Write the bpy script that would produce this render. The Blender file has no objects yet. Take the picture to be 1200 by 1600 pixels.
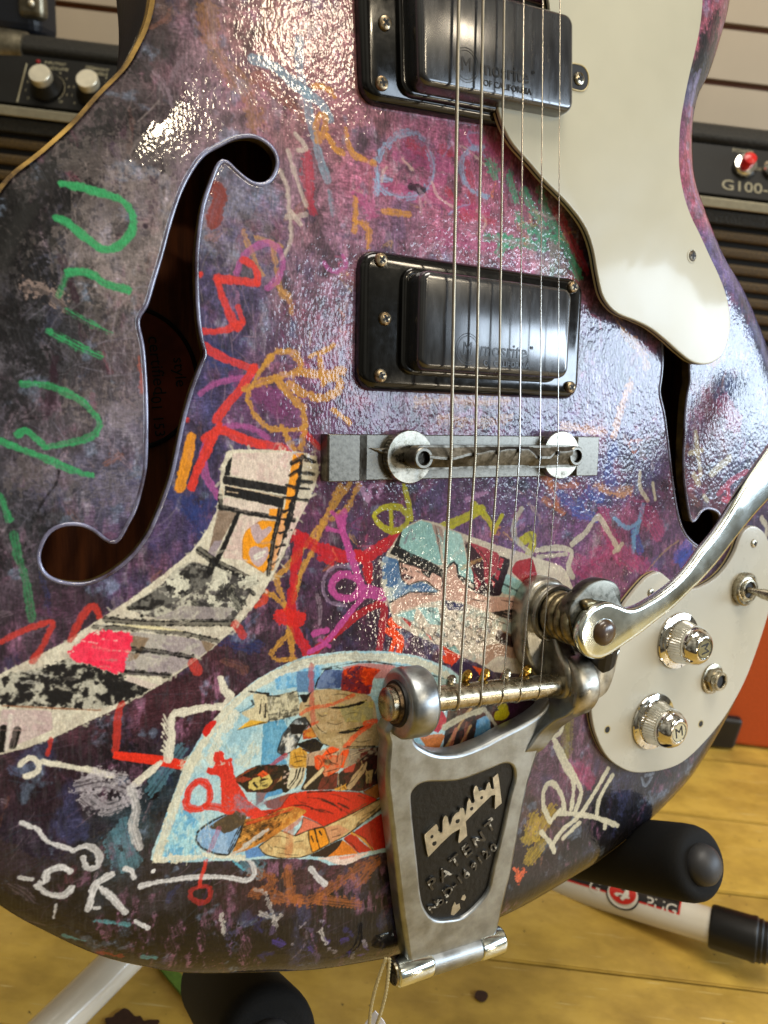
import bpy, bmesh, math, random
import numpy as np
from mathutils import Vector, Matrix
from mathutils.geometry import delaunay_2d_cdt
random.seed(7); RNG = np.random.default_rng(11)
SC = bpy.context.scene; COL = SC.collection

# ------------------------------------------------------------------ camera geometry
F = 1200.0; D = 245.0                    # focal length (photo pixels), distance to the guitar top (mm)
AX = np.array([2175., -100, 1200]); AX /= np.linalg.norm(AX)
AY = np.array([-200., 10035, 1200]); AY -= AX*AX.dot(AY); AY /= np.linalg.norm(AY)
AN = np.cross(AX, AY)
PITCH = math.radians(22); ROLL = math.atan(.12); CH = .480
_cp, _sp = math.cos(PITCH), math.sin(PITCH)
UP = np.array([math.sin(ROLL)*_cp, -math.cos(ROLL)*_cp, -_sp])
GF = np.array([0, 0, 1.]) - UP*UP[2]; GF /= np.linalg.norm(GF)
RT = np.cross(GF, UP); RT = RT if RT[0] > 0 else -RT
C2W = np.array([RT, GF, UP])             # camera (x right, y down, z forward) -> world

def W(px, py, z):                        # pixel and depth in mm -> world metres
    c = np.array([(px-600)/F, (py-800)/F, 1.])*z*.001
    return Vector(C2W @ c + np.array([0, 0, CH]))
def Wfloor(px, py, h=0.):
    c = C2W @ np.array([(px-600)/F, (py-800)/F, 1.])
    t = (h-CH)/c[2]
    return Vector(c*t + np.array([0, 0, CH]))
def Wdepth(px, py, y):                   # point at world distance y
    c = C2W @ np.array([(px-600)/F, (py-800)/F, 1.]); t = y/c[1]
    return Vector(c*t + np.array([0, 0, CH]))

def Gv(p, h=0.):                         # pixel on the guitar top at height h -> guitar mm (vectorised)
    p = np.atleast_2d(np.asarray(p, float)); h = np.broadcast_to(h, (len(p),)).astype(float)
    r = np.stack([(p[:, 0]-600)/F, (p[:, 1]-800)/F, np.ones(len(p))], 1)
    P = r*((D-h)/(r@AN))[:, None] - O0
    return np.stack([P@AX, -(P@AY), -(P@AN)], 1)
_r = np.array([(719-600)/F, (714-800)/F, 1.]); O0 = _r*(D/_r.dot(AN))
def G(px, py, h=0.):
    return Vector(Gv([(px, py)], h)[0])
def pscale(px, py):                      # photo pixels per mm on the top
    a, b, c = Gv([(px, py), (px+1, py), (px, py+1)])
    return 1/math.sqrt(abs((b[0]-a[0])*(c[1]-a[1])-(b[1]-a[1])*(c[0]-a[0])))
BASE = Vector((7.5, -196, -30))
RG = np.array([C2W@AX, C2W@(-AY), C2W@(-AN)])   # rows: guitar axes in world
Ow = Vector(C2W@O0*.001 + np.array([0, 0, CH]))
RM = Matrix([[RG[j][i] for j in range(3)] for i in range(3)])
def GW(v): return Ow + RM@(Vector(v)*.001)

cam = bpy.data.cameras.new('camera'); co = bpy.data.objects.new('camera', cam); COL.objects.link(co)
cam.sensor_fit = 'HORIZONTAL'; cam.sensor_width = 36; cam.lens = 36*F/1200
cam.clip_start = .01; cam.clip_end = 50
cb = np.array([C2W@[1, 0, 0], C2W@[0, -1, 0], C2W@[0, 0, -1]])
M = Matrix([[cb[j][i] for j in range(3)] for i in range(3)]).to_4x4(); M.translation = (0, 0, CH)
co.matrix_world = M; SC.camera = co
cam.dof.use_dof = True; cam.dof.focus_distance = .285; cam.dof.aperture_fstop = 20.0

# ------------------------------------------------------------------ world and lamps
SC.view_settings.view_transform = 'Standard'; SC.view_settings.look = 'None'
SC.view_settings.exposure = 0; SC.view_settings.gamma = 1
wd = bpy.data.worlds.new('World'); SC.world = wd; wd.use_nodes = True
nt = wd.node_tree; nt.nodes.clear()
o_ = nt.nodes.new('ShaderNodeOutputWorld'); bg = nt.nodes.new('ShaderNodeBackground')
tc = nt.nodes.new('ShaderNodeTexCoord'); sp = nt.nodes.new('ShaderNodeSeparateXYZ')
rp = nt.nodes.new('ShaderNodeValToRGB'); mr = nt.nodes.new('ShaderNodeMapRange')
mr.inputs['From Min'].default_value = -1; mr.inputs['From Max'].default_value = 1
nt.links.new(tc.outputs['Generated'], sp.inputs[0]); nt.links.new(sp.outputs['Z'], mr.inputs['Value'])
nt.links.new(mr.outputs[0], rp.inputs[0])
e = rp.color_ramp.elements
e[0].position = 0; e[0].color = (.16, .115, .05, 1); e[1].position = 1; e[1].color = (.62, .57, .47, 1)
for p, c in ((.42, (.13, .10, .06, 1)), (.5, (.30, .285, .24, 1)), (.62, (.25, .24, .20, 1)), (.8, (.55, .51, .42, 1))):
    k = e.new(p); k.color = c
nz = nt.nodes.new('ShaderNodeTexNoise'); nz.inputs['Scale'].default_value = 2.6; nz.inputs['Detail'].default_value = 3
nr = nt.nodes.new('ShaderNodeValToRGB'); nr.color_ramp.elements[0].position = .38; nr.color_ramp.elements[0].color = (.28, .25, .22, 1)
nr.color_ramp.elements[1].position = .62; nr.color_ramp.elements[1].color = (1.5, 1.5, 1.45, 1)
nt.links.new(tc.outputs['Generated'], nz.inputs['Vector']); nt.links.new(nz.outputs['Fac'], nr.inputs[0])
mx = nt.nodes.new('ShaderNodeMix'); mx.data_type = 'RGBA'; mx.blend_type = 'MULTIPLY'; mx.inputs[0].default_value = 1
nt.links.new(rp.outputs[0], mx.inputs[6]); nt.links.new(nr.outputs[0], mx.inputs[7])
nt.links.new(mx.outputs[2], bg.inputs['Color']); bg.inputs['Strength'].default_value = .62
nt.links.new(bg.outputs[0], o_.inputs['Surface'])

def refl(px, py):                        # world direction a flat top mirrors at this pixel
    d = np.array([(px-600)/F, (py-800)/F, 1.]); d /= np.linalg.norm(d)
    n = -AN; r = d - 2*d.dot(n)*n
    return Vector(C2W@r)
def area(name, at, target, sx, sy, power, color, spread=math.pi):
    l = bpy.data.lights.new(name, 'AREA'); l.shape = 'RECTANGLE'; l.size = sx; l.size_y = sy
    l.energy = power; l.color = color; l.spread = spread
    o = bpy.data.objects.new(name, l); COL.objects.link(o); o.location = at
    o.rotation_euler = (Vector(at)-Vector(target)).to_track_quat('Z', 'Y').to_euler()
    return o
gc = GW((0, 0, 0))
def lamp_at(name, px, py, dist, sx, sy, power, color):
    p = GW(G(px, py, 0)); return area(name, p + refl(px, py)*dist, p, sx, sy, power, color)
for _px, _w, _p in ((610, .40, 9.), (835, .44, 13.), (1045, .46, 16.), (1270, .50, 16.)):
    lamp_at('shop_window_pane', _px, 578, 2.6, _w, .58, _p, (.70, .84, 1.0))
lamp_at('ceiling_spot', 232, 175, 2.2, .10, .10, 3.0, (1.0, .84, .60))
lamp_at('ceiling_spot', 490, 50, 2.3, .24, .20, 6, (1.0, .84, .62))
lamp_at('shelf_lamp', 715, 965, 2.2, .20, .14, 3.2, (1.0, .87, .66))
area('ceiling_panel', (.25, .15, 2.4), (.1, .5, .2), 1.2, .7, 38, (1.0, .93, .82))

# ------------------------------------------------------------------ helpers
def s2l(c):
    c = np.asarray(c, float)
    return np.where(c <= .04045, c/12.92, ((c+.055)/1.055)**2.4)
def hx(s):
    s = s.lstrip('#')
    if len(s) == 3: s = s[0]*2+s[1]*2+s[2]*2
    return np.array([int(s[i:i+2], 16)/255. for i in (0, 2, 4)])
def lin(s, k=1.): return tuple(float(v) for v in s2l(hx(s))*k)+(1.,)

MATS = {}
def pm(name, color, rough=.5, metal=0., namt=0., nscale=200., ramt=0., bump=0., bscale=800., bdist=.0002, coat=0., coat_rough=.05,
       color2=None, stretch=(1, 1, 1), spec=.5, detail=6.):
    """procedural principled material: noise colour, noise roughness, noise bump (object space metres)"""
    if name in MATS: return MATS[name]
    m = bpy.data.materials.new(name); m.use_nodes = True; n = m.node_tree.nodes; l = m.node_tree.links
    b = n['Principled BSDF']; b.inputs['Metallic'].default_value = metal; b.inputs['Roughness'].default_value = rough
    b.inputs['Specular IOR Level'].default_value = spec
    b.inputs['Coat Weight'].default_value = coat; b.inputs['Coat Roughness'].default_value = coat_rough
    c1 = lin(color) if isinstance(color, str) else color
    t = n.new('ShaderNodeTexCoord'); mp = n.new('ShaderNodeMapping'); mp.inputs['Scale'].default_value = stretch
    l.new(t.outputs['Object'], mp.inputs['Vector'])
    nz = n.new('ShaderNodeTexNoise'); nz.inputs['Scale'].default_value = nscale; nz.inputs['Detail'].default_value = detail
    nz.inputs['Roughness'].default_value = .62
    l.new(mp.outputs[0], nz.inputs['Vector'])
    c2 = (lin(color2) if color2 else tuple(v*(1-namt) for v in c1[:3])+(1,))
    cr = n.new('ShaderNodeValToRGB'); cr.color_ramp.elements[0].position = .36; cr.color_ramp.elements[1].position = .66
    cr.color_ramp.elements[0].color = c2; cr.color_ramp.elements[1].color = tuple(min(1, v*(1+namt*.5)) for v in c1[:3])+(1,)
    l.new(nz.outputs['Fac'], cr.inputs[0]); l.new(cr.outputs[0], b.inputs['Base Color'])
    if ramt:
        r = n.new('ShaderNodeMapRange'); r.inputs['From Min'].default_value = .3; r.inputs['From Max'].default_value = .7
        r.inputs['To Min'].default_value = max(.02, rough-ramt); r.inputs['To Max'].default_value = min(1, rough+ramt)
        l.new(nz.outputs['Fac'], r.inputs['Value']); l.new(r.outputs[0], b.inputs['Roughness'])
    if bump:
        nb = n.new('ShaderNodeTexNoise'); nb.inputs['Scale'].default_value = bscale; nb.inputs['Detail'].default_value = 3
        l.new(mp.outputs[0], nb.inputs['Vector'])
        bp = n.new('ShaderNodeBump'); bp.inputs['Strength'].default_value = bump; bp.inputs['Distance'].default_value = bdist
        l.new(nb.outputs['Fac'], bp.inputs['Height']); l.new(bp.outputs[0], b.inputs['Normal'])
    MATS[name] = m
    return m

def link(name, me, mats, parent=None, kind=None, label=None, smooth=None, bevel=0., seg=3, ang=35):
    o = bpy.data.objects.new(name, me); COL.objects.link(o)
    for m in (mats if isinstance(mats, (list, tuple)) else [mats]): me.materials.append(m)
    if parent is not None: o.parent = parent
    if kind: o['kind'] = kind
    if label: o['label'] = label
    if bevel:
        b = o.modifiers.new('bevel', 'BEVEL'); b.width = bevel; b.segments = seg; b.limit_method = 'ANGLE'
        b.angle_limit = math.radians(ang); b.harden_normals = False
    if smooth is not None:
        me.polygons.foreach_set('use_smooth', [True]*len(me.polygons))
        try: me.set_sharp_from_angle(angle=math.radians(smooth))
        except Exception: pass
    return o
def mesh(name, vs, fs):
    me = bpy.data.meshes.new(name); me.from_pydata([tuple(v) for v in vs], [], [tuple(f) for f in fs]); me.update()
    return me
def fixn(me):
    bm = bmesh.new(); bm.from_mesh(me); bmesh.ops.recalc_face_normals(bm, faces=bm.faces); bm.to_mesh(me); bm.free(); return me
def L(v): return (Vector(v)-BASE)*.001            # guitar mm -> object space of the guitar
ID = lambda v: Vector(v)

class MB:
    """collects solids into one mesh; xf maps build coordinates to object space"""
    def __init__(s, xf=L): s.v = []; s.f = []; s.m = []; s.xf = xf
    def add(s, vs, fs, mi=0):
        o = len(s.v); s.v += [s.xf(v) for v in vs]; s.f += [tuple(o+i for i in f) for f in fs]; s.m += [mi]*len(fs)
    def prism(s, pts, z0, z1, mi=0, mtop=None):
        """pts: 2d points (or 3d: own top height), z0/z1 heights or callables"""
        n = len(pts)
        f0 = z0 if callable(z0) else (lambda x, y: z0); f1 = z1 if callable(z1) else (lambda x, y: z1)
        a = sum(pts[i][0]*pts[(i+1) % n][1]-pts[(i+1) % n][0]*pts[i][1] for i in range(n))
        if a < 0: pts = pts[::-1]
        vs = [(p[0], p[1], f0(p[0], p[1])) for p in pts]+[(p[0], p[1], f1(p[0], p[1])) for p in pts]
        s.add(vs, [tuple(range(n))[::-1]]+[(i, (i+1) % n, n+(i+1) % n, n+i) for i in range(n)], mi)
        o = len(s.v)-n; s.f.append(tuple(range(o, o+n))); s.m.append(mi if mtop is None else mtop)
    def box(s, c, d, mi=0, rot=None):
        vs = []
        for z in (-1, 1):
            for x, y in ((-1, -1), (1, -1), (1, 1), (-1, 1)):
                v = Vector((x*d[0]/2, y*d[1]/2, z*d[2]/2))
                if rot is not None: v = rot@v
                vs.append(Vector(c)+v)
        s.add(vs, [(3, 2, 1, 0), (4, 5, 6, 7), (0, 1, 5, 4), (1, 2, 6, 5), (2, 3, 7, 6), (3, 0, 4, 7)], mi)
    def lathe(s, prof, at, axis=(0, 0, 1), n=40, mi=0, knurl=None, caps=True):
        """prof: list of (radius, height along axis)"""
        ax = Vector(axis).normalized(); q = ax.to_track_quat('Z', 'Y').to_matrix(); vs = []; fs = []
        for j, (r, h) in enumerate(prof):
            for i in range(n):
                rr = r
                if knurl and j in knurl[0]: rr = r-(knurl[1] if i % 2 else 0)
                a = 2*math.pi*i/n
                vs.append(Vector(at)+q@Vector((rr*math.cos(a), rr*math.sin(a), h)))
        for j in range(len(prof)-1):
            for i in range(n):
                k = (i+1) % n; fs.append((j*n+i, j*n+k, (j+1)*n+k, (j+1)*n+i))
        if caps:
            fs.append(tuple(range(n))[::-1]); fs.append(tuple(range((len(prof)-1)*n, len(prof)*n)))
        s.add(vs, fs, mi)
    def tube(s, pts, r, n=10, mi=0, caps=True, flat=1.):
        pts = [Vector(p) for p in pts]; rs = r if isinstance(r, (list, tuple)) else [r]*len(pts)
        vs = []; fs = []; pv = None
        for i, p in enumerate(pts):
            t = (pts[min(i+1, len(pts)-1)]-pts[max(i-1, 0)]).normalized()
            if pv is None: pv = t.orthogonal().normalized()
            u = (pv-t*pv.dot(t)).normalized(); pv = u; w = t.cross(u)
            for k in range(n):
                a = 2*math.pi*k/n; vs.append(p+(u*math.cos(a)+w*math.sin(a)*flat)*rs[i])
        for i in range(len(pts)-1):
            for k in range(n):
                j = (k+1) % n; fs.append((i*n+k, i*n+j, (i+1)*n+j, (i+1)*n+k))
        if caps: fs.append(tuple(range(n))[::-1]); fs.append(tuple(range((len(pts)-1)*n, len(pts)*n)))
        s.add(vs, fs, mi)
    def build(s, name, mats, parent=None, **k):
        me = mesh(name, s.v, s.f); me.polygons.foreach_set('material_index', s.m)
        return link(name, me, mats, parent, **k)

def cr(pts, n=8, closed=False):
    """Catmull-Rom through points"""
    p = np.asarray(pts, float); m = len(p); out = []
    if m < 3 and not closed: return p
    rng = range(m) if closed else range(m-1)
    for i in rng:
        if closed: a, b, c, d = p[(i-1) % m], p[i], p[(i+1) % m], p[(i+2) % m]
        else: a, b, c, d = p[max(i-1, 0)], p[i], p[i+1], p[min(i+2, m-1)]
        for t in np.arange(n)/n:
            out.append(.5*((2*b)+(-a+c)*t+(2*a-5*b+4*c-d)*t*t+(-a+3*b-3*c+d)*t**3))
    if not closed: out.append(p[-1])
    return np.array(out)
def GP(pts, h=0., n=6, closed=True):     # smooth closed outline in pixels -> guitar mm 2d list
    q = cr(pts, n, closed) if n > 1 else np.array(pts, float)
    return [tuple(v[:2]) for v in Gv(q, h)]
def inset(poly, d):
    p = np.array(poly); n = len(p); a = np.sum(p[:, 0]*np.roll(p[:, 1], -1)-np.roll(p[:, 0], -1)*p[:, 1])
    t = np.roll(p, -1, 0)-np.roll(p, 1, 0); t /= np.linalg.norm(t, axis=1)[:, None]+1e-9
    nn = np.stack([-t[:, 1], t[:, 0]], 1)*(1 if a > 0 else -1)
    return p+nn*d
def inside(poly, x, y):
    p = np.asarray(poly); r = np.zeros(np.shape(x), bool); j = len(p)-1
    for i in range(len(p)):
        xi, yi = p[i]; xj, yj = p[j]
        if yi != yj:
            r ^= ((yi > y) != (yj > y)) & (x < (xj-xi)*(y-yi)/(yj-yi)+xi)
        j = i
    return r
def sdist(poly, x, y):
    p = np.asarray(poly, float); q = np.roll(p, -1, 0); best = np.full(np.shape(x), 1e9)
    for a, b in zip(p, q):
        ab = b-a; L2 = ab.dot(ab)+1e-12
        t = np.clip(((x-a[0])*ab[0]+(y-a[1])*ab[1])/L2, 0, 1)
        best = np.minimum(best, (x-a[0]-t*ab[0])**2+(y-a[1]-t*ab[1])**2)
    return np.sqrt(best)
def thing(name, label, cat, loc, group=None, rot=None):
    o = bpy.data.objects.new(name, None); COL.objects.link(o); o.empty_display_size = .05
    o.location = loc; o['label'] = label; o['category'] = cat
    if rot is not None: o.rotation_mode = 'QUATERNION'; o.rotation_quaternion = rot
    if group: o['group'] = group
    return o
_tc = {}
def text_mesh(s, size, bold=0.):
    """glyph outlines as flat 2d triangles, centred"""
    if (s, size, bold) in _tc: return _tc[(s, size, bold)]
    c = bpy.data.curves.new('t', 'FONT'); c.body = s; c.size = size; c.align_x = 'CENTER'; c.align_y = 'CENTER'; c.resolution_u = 3; c.offset = bold*size
    o = bpy.data.objects.new('t', c); COL.objects.link(o)
    dg = bpy.context.evaluated_depsgraph_get(); me = bpy.data.meshes.new_from_object(o.evaluated_get(dg))
    bm = bmesh.new(); bm.from_mesh(me); bmesh.ops.triangulate(bm, faces=bm.faces)
    bm.verts.ensure_lookup_table()
    vs = [tuple(v.co) for v in bm.verts]; fs = [tuple(v.index for v in f.verts) for f in bm.faces]
    be = [tuple(v.index for v in e.verts) for e in bm.edges if len(e.link_faces) == 1]
    bm.free(); bpy.data.objects.remove(o); bpy.data.meshes.remove(me); bpy.data.curves.remove(c)
    _tc[(s, size, bold)] = (vs, fs, be); return vs, fs, be
def add_text(mb, s, size, at, xdir, ydir, thick=.2, mi=0, sx=1., bold=0.):
    vs, fs, be = text_mesh(s, size, bold); at = Vector(at); X = Vector(xdir).normalized(); Y = Vector(ydir).normalized(); Z = X.cross(Y)
    n = len(vs); top = [at+X*v[0]*sx+Y*v[1]+Z*thick for v in vs]; bot = [at+X*v[0]*sx+Y*v[1]-Z*.02 for v in vs]
    mb.add(top+bot, fs+[(a, b, b+n, a+n) for a, b in be], mi)

# ------------------------------------------------------------------ the painted top: a canvas in guitar millimetres
S = 4.0; CX0, CX1, CY0, CY1 = -205., 225., -222., 262.
CW_, CH_ = int((CX1-CX0)*S), int((CY1-CY0)*S)
def noise(sx, sy, seed):                 # smooth value noise, feature size sx, sy in mm
    g = np.random.default_rng(seed); w = int((CX1-CX0)/sx)+4; h = int((CY1-CY0)/sy)+4
    a = g.random((h, w), dtype=np.float32)
    fx = np.arange(CW_, dtype=np.float32)/S/sx; fy = np.arange(CH_, dtype=np.float32)/S/sy
    ix = fx.astype(int); iy = fy.astype(int); tx = fx-ix; ty = fy-iy
    tx = tx*tx*(3-2*tx); ty = (ty*ty*(3-2*ty))[:, None]
    b = a[:, ix]*(1-tx)+a[:, ix+1]*tx
    return b[iy]*(1-ty)+b[iy+1]*ty
def fbm(s, seed, oct=4, ax=1., ay=1., gain=.55):
    r = 0; t = 0; a = 1.
    for k in range(oct):
        r = r+a*noise(s*ax/2**k if s*ax/2**k > .26 else .26, s*ay/2**k if s*ay/2**k > .26 else .26, seed*31+k); t += a; a *= gain
    return (r/t).astype(np.float32)
def sst(a, b, x): t = np.clip((x-a)/(b-a), 0, 1); return t*t*(3-2*t)

BASEC = '''60,380,332e2a 150,250,55474a 230,100,382a2e 300,250,6b5560 260,330,6f6260 130,380,6f625f 60,450,252424 40,520,25252a 150,520,5b4a4c 100,620,443c40
180,640,5e5563 60,680,4a4048 130,720,4f4a5e 180,720,504d63 30,800,303036 100,800,3e3b42 180,790,4a4560 60,870,38333a 250,850,46345c 200,930,472e48 80,940,4a3040 40,1000,4a2c40
20,340,1c1c1c 90,260,241e20 170,170,2c2224 210,60,3a2c30 215,150,4a3a3e 320,60,70505e 280,20,5a4540 350,150,80606a 420,50,8a5a5a 480,60,905a5c 540,80,905a5c 450,150,8a5a60 400,180,7d5560
500,200,86525a 560,220,8a505a 600,280,9a4a68 700,250,a04a70 760,260,963c5c 680,330,a0506f 620,370,84506a 480,330,7a4a5c 420,300,7a5565 360,310,62607a 350,420,54496a 450,380,80505f
500,450,7a5068 520,520,7a526c 450,450,6b4a5d 330,490,3e3358 340,560,34305c 400,520,5c3c5a 450,600,6a3258 420,650,642f58 340,660,2f2a4e 480,640,68345c 560,650,6a4468 650,640,704c6a
720,660,785068 850,400,5d7a6a 800,380,a05a78 870,420,8a3a4a 920,380,3a1420 950,640,5a5078 960,560,554e76 990,680,443a66 900,640,5c4c78 700,780,54305a 800,760,5f3f70 880,780,643a58
950,760,3c3060 1000,740,3f3460 1020,820,532a50 950,850,843a62 900,830,623264 560,800,4f2248 480,780,542548 520,850,522244 460,880,442040 560,940,441e38 400,980,34202e 480,1000,42243a
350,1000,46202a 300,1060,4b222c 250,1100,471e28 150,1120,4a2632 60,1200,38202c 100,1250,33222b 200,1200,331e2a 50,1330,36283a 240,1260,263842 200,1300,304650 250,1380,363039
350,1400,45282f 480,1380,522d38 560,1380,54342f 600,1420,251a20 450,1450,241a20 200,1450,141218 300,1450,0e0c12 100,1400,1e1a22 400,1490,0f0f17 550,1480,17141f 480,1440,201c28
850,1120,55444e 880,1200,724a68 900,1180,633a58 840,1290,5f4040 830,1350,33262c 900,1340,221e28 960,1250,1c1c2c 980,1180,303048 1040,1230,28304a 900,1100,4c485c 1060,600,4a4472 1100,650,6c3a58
1150,600,303e6c 1170,700,30325c 1110,780,542438 1150,780,4a2a48 1150,820,3c2c4c 1110,300,983c5c 1090,60,903a50 1100,110,262226 1095,160,5a5580 1095,230,8a3450 1130,420,5a4a80 1170,520,3c406c
1200,620,303860 330,840,32285c 240,740,443c66 290,720,26223a 290,850,3c2c4c 1120,1180,1c1e30 1180,1040,26283c 940,1340,181620 760,1440,14121a 820,1400,1a1820 0,1300,382838 0,1400,201c24
-100,900,3a3038 -100,1200,34242e -80,500,2a282a -60,700,3a363e 0,1150,40262f 600,-100,803848 400,-150,6a4048 900,-200,803040 1300,800,30283f 1300,500,34386a 1250,1000,22243a'''
def build_canvas():
    sam = [q.split(',') for q in BASEC.split()]  # paint colours by position, with some varnish sheen painted into them
    pts = Gv([(float(a), float(b)) for a, b, _ in sam])[:, :2]
    cols = np.array([s2l(hx(c)) for _, _, c in sam], np.float32)
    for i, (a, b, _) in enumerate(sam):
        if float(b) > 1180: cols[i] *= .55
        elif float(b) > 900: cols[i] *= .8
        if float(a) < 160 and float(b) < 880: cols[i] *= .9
    st = 4                                        # coarse grid 1 per mm
    wx = (fbm(26, 1, 4)-.5)*44; wy = (fbm(26, 2, 4)-.5)*44
    ys = CY0+np.arange(0, CH_, st)/S; xs = CX0+np.arange(0, CW_, st)/S
    X, Y = np.meshgrid(xs, ys); X = X+wx[::st, ::st]; Y = Y+wy[::st, ::st]
    num = np.zeros(X.shape+(3,), np.float32); den = np.zeros(X.shape, np.float32)
    for p, c in zip(pts, cols):
        w = (1/((X-p[0])**2+(Y-p[1])**2+6)**1.9).astype(np.float32)
        num += w[..., None]*c; den += w
    g = num/den[..., None]
    gy = np.clip(np.arange(CH_)/st, 0, g.shape[0]-1.001); gx = np.clip(np.arange(CW_)/st, 0, g.shape[1]-1.001)
    iy = gy.astype(int); ix = gx.astype(int); ty = (gy-iy)[:, None, None].astype(np.float32); tx = (gx-ix)[None, :, None].astype(np.float32)
    g = np.concatenate([g, g[-1:]], 0); g = np.concatenate([g, g[:, -1:]], 1)
    b = g[iy]*(1-ty)+g[iy+1]*ty
    C = b[:, ix]*(1-tx)+b[:, ix+1]*tx
    md0 = fbm(20, 15, 4)
    # painterly mottling: smeared layers of other pigments
    def layer(col, m, a):
        nonlocal C
        m = np.clip(m*a, 0, 1)[..., None]; C = C*(1-m)+np.array(s2l(hx(col)), np.float32)*m
    lf = (1-.65*sst(-70, -105, np.broadcast_to((CX0+np.arange(CW_)/S)[None, :], (CH_, CW_))+(md0-.5)*60)*sst(-60, -20, np.broadcast_to((CY0+np.arange(CH_)/S)[:, None], (CH_, CW_)))).astype(np.float32)
    hl = fbm(2.2, 9, 4, .8, 2.4); md = fbm(9, 10, 4)
    bright = C.mean(2)
    layer('8a5070', sst(.56, .72, fbm(12, 3, 5))*sst(.45, .6, hl)*lf, .5)
    layer('39406e', sst(.57, .72, fbm(11, 4, 5, .8, 1.2))*lf, .36)
    layer('1a1418', sst(.60, .72, fbm(8, 5, 5)), .55)
    layer('8f3b55', sst(.62, .74, fbm(9, 6, 5))*sst(.01, .09, bright)*lf, .35)
    layer('8d8490', sst(.60, .76, fbm(6, 7, 5, .7, 1.5))*sst(.4, .6, hl)*sst(.005, .07, bright), .38)
    layer('6a7f9a', sst(.66, .78, fbm(7, 8, 5)), .35)
    C = C*(.62+.76*hl[..., None])*(.8+.4*md[..., None])
    ma = sst(.42, .58, fbm(14, 91, 3)); mb_ = sst(.42, .58, fbm(18, 92, 3))
    gr = (noise(.28, 1.3, 77)*ma+noise(1.3, .28, 79)*(1-ma))*.5+(noise(.3, .3, 80)*mb_+noise(.55, .55, 81)*(1-mb_))*.5
    C = C*np.exp(1.7*(gr-.5))[..., None]
    C = C*np.exp(1.1*(fbm(3.2, 82, 4)-.5))[..., None]
    st_ = sst(.6, .8, noise(.35, 6, 78))[..., None]; C = C*(1-.25*st_)+st_*.012
    g_ = (C*np.array([.3, .55, .15], np.float32)).sum(2, keepdims=True); C = g_+(C-g_)*.76
    return (C*1.12).astype(np.float32)

C = build_canvas()
NR = fbm(1.6, 41, 4); NF = fbm(.8, 42, 2); ND = fbm(1.1, 43, 3); S1D = np.random.default_rng(5).random(997, dtype=np.float32); NB = fbm(5, 44, 4)
def bbox(P, m):
    x0 = max(0, int((P[:, 0].min()-m-CX0)*S)); x1 = min(CW_, int((P[:, 0].max()+m-CX0)*S)+2)
    y0 = max(0, int((P[:, 1].min()-m-CY0)*S)); y1 = min(CH_, int((P[:, 1].max()+m-CY0)*S)+2)
    return x0, x1, y0, y1
def comp(x0, x1, y0, y1, a, col):
    c = np.array(s2l(hx(col)), np.float32)
    c = c*(.86+.28*NR[y0:y1, x0:x1, None])
    C[y0:y1, x0:x1] = C[y0:y1, x0:x1]*(1-a[..., None])+c*a[..., None]
def stroke(pts, col, w, a=1., rough=.5, dry=0., smooth=True, mm=False, taper=False, z=None, vary=True):
    """a brush stroke; pts in photo pixels (or zoom pixels with z=(ox,oy,k)), w in photo pixels"""
    p = np.array(pts, float).reshape(-1, 2)
    if z: p = p/z[2]+np.array(z[:2]); w = w/z[2]
    if not mm:
        k = pscale(*p.mean(0)); w = w/k
    if smooth and len(p) > 2: p = cr(p, 6)
    P = p if mm else Gv(p)[:, :2]
    m = w/2+1.2; x0, x1, y0, y1 = bbox(P, m)
    if x1 <= x0 or y1 <= y0: return
    d = np.full((y1-y0, x1-x0), 99., np.float32); U = np.zeros_like(d); ph = RNG.uniform(0, 50); acc = 0.
    if len(P) == 1: P = np.vstack([P, P+.01])
    n = len(P)-1
    for i in range(n):
        A, B = P[i], P[i+1]; sx0, sx1, sy0, sy1 = bbox(np.array([A, B]), m)
        if sx1 <= sx0 or sy1 <= sy0: continue
        X = CX0+(np.arange(sx0, sx1)[None, :]+.5)/S; Y = CY0+(np.arange(sy0, sy1)[:, None]+.5)/S
        ab = B-A; L2 = ab.dot(ab)+1e-9; t = np.clip(((X-A[0])*ab[0]+(Y-A[1])*ab[1])/L2, 0, 1)
        ww = w/2*(math.sin(math.pi*min(max((i+.5)/n, .06), .94))**.6 if taper else 1)
        acc += math.sqrt(L2); ww = ww*(1+(.12*math.sin(acc*.35+ph)+.07*math.sin(acc*1.1+ph*2) if vary else 0))
        dd = np.sqrt((X-A[0]-t*ab[0])**2+(Y-A[1]-t*ab[1])**2)-ww
        v = d[sy0-y0:sy1-y0, sx0-x0:sx1-x0]; u = U[sy0-y0:sy1-y0, sx0-x0:sx1-x0]; mk_ = dd < v
        u[mk_] = (((X-A[0])*ab[1]-(Y-A[1])*ab[0])/math.sqrt(L2))[mk_]; v[mk_] = dd[mk_]
    d += (NR[y0:y1, x0:x1]-.5)*rough*1.6+(NF[y0:y1, x0:x1]-.5)*rough*.9
    al = np.clip(.5-d*S*.8, 0, 1)*a
    if dry or a > .6:                     # bristle streaks run along the stroke
        q = (U+ph)*3.2; qi = np.floor(q).astype(int); fr_ = q-qi; fr_ = fr_*fr_*(3-2*fr_); s1 = S1D[qi % 997]*(1-fr_)+S1D[(qi+1) % 997]*fr_
        q = s1*.5+ND[y0:y1, x0:x1]*.5
        al = al*(1-max(dry, .16)*sst(.47, .60, q))*(1-dry*.35*sst(.5, .7, NF[y0:y1, x0:x1]))
    comp(x0, x1, y0, y1, al, col)
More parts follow.
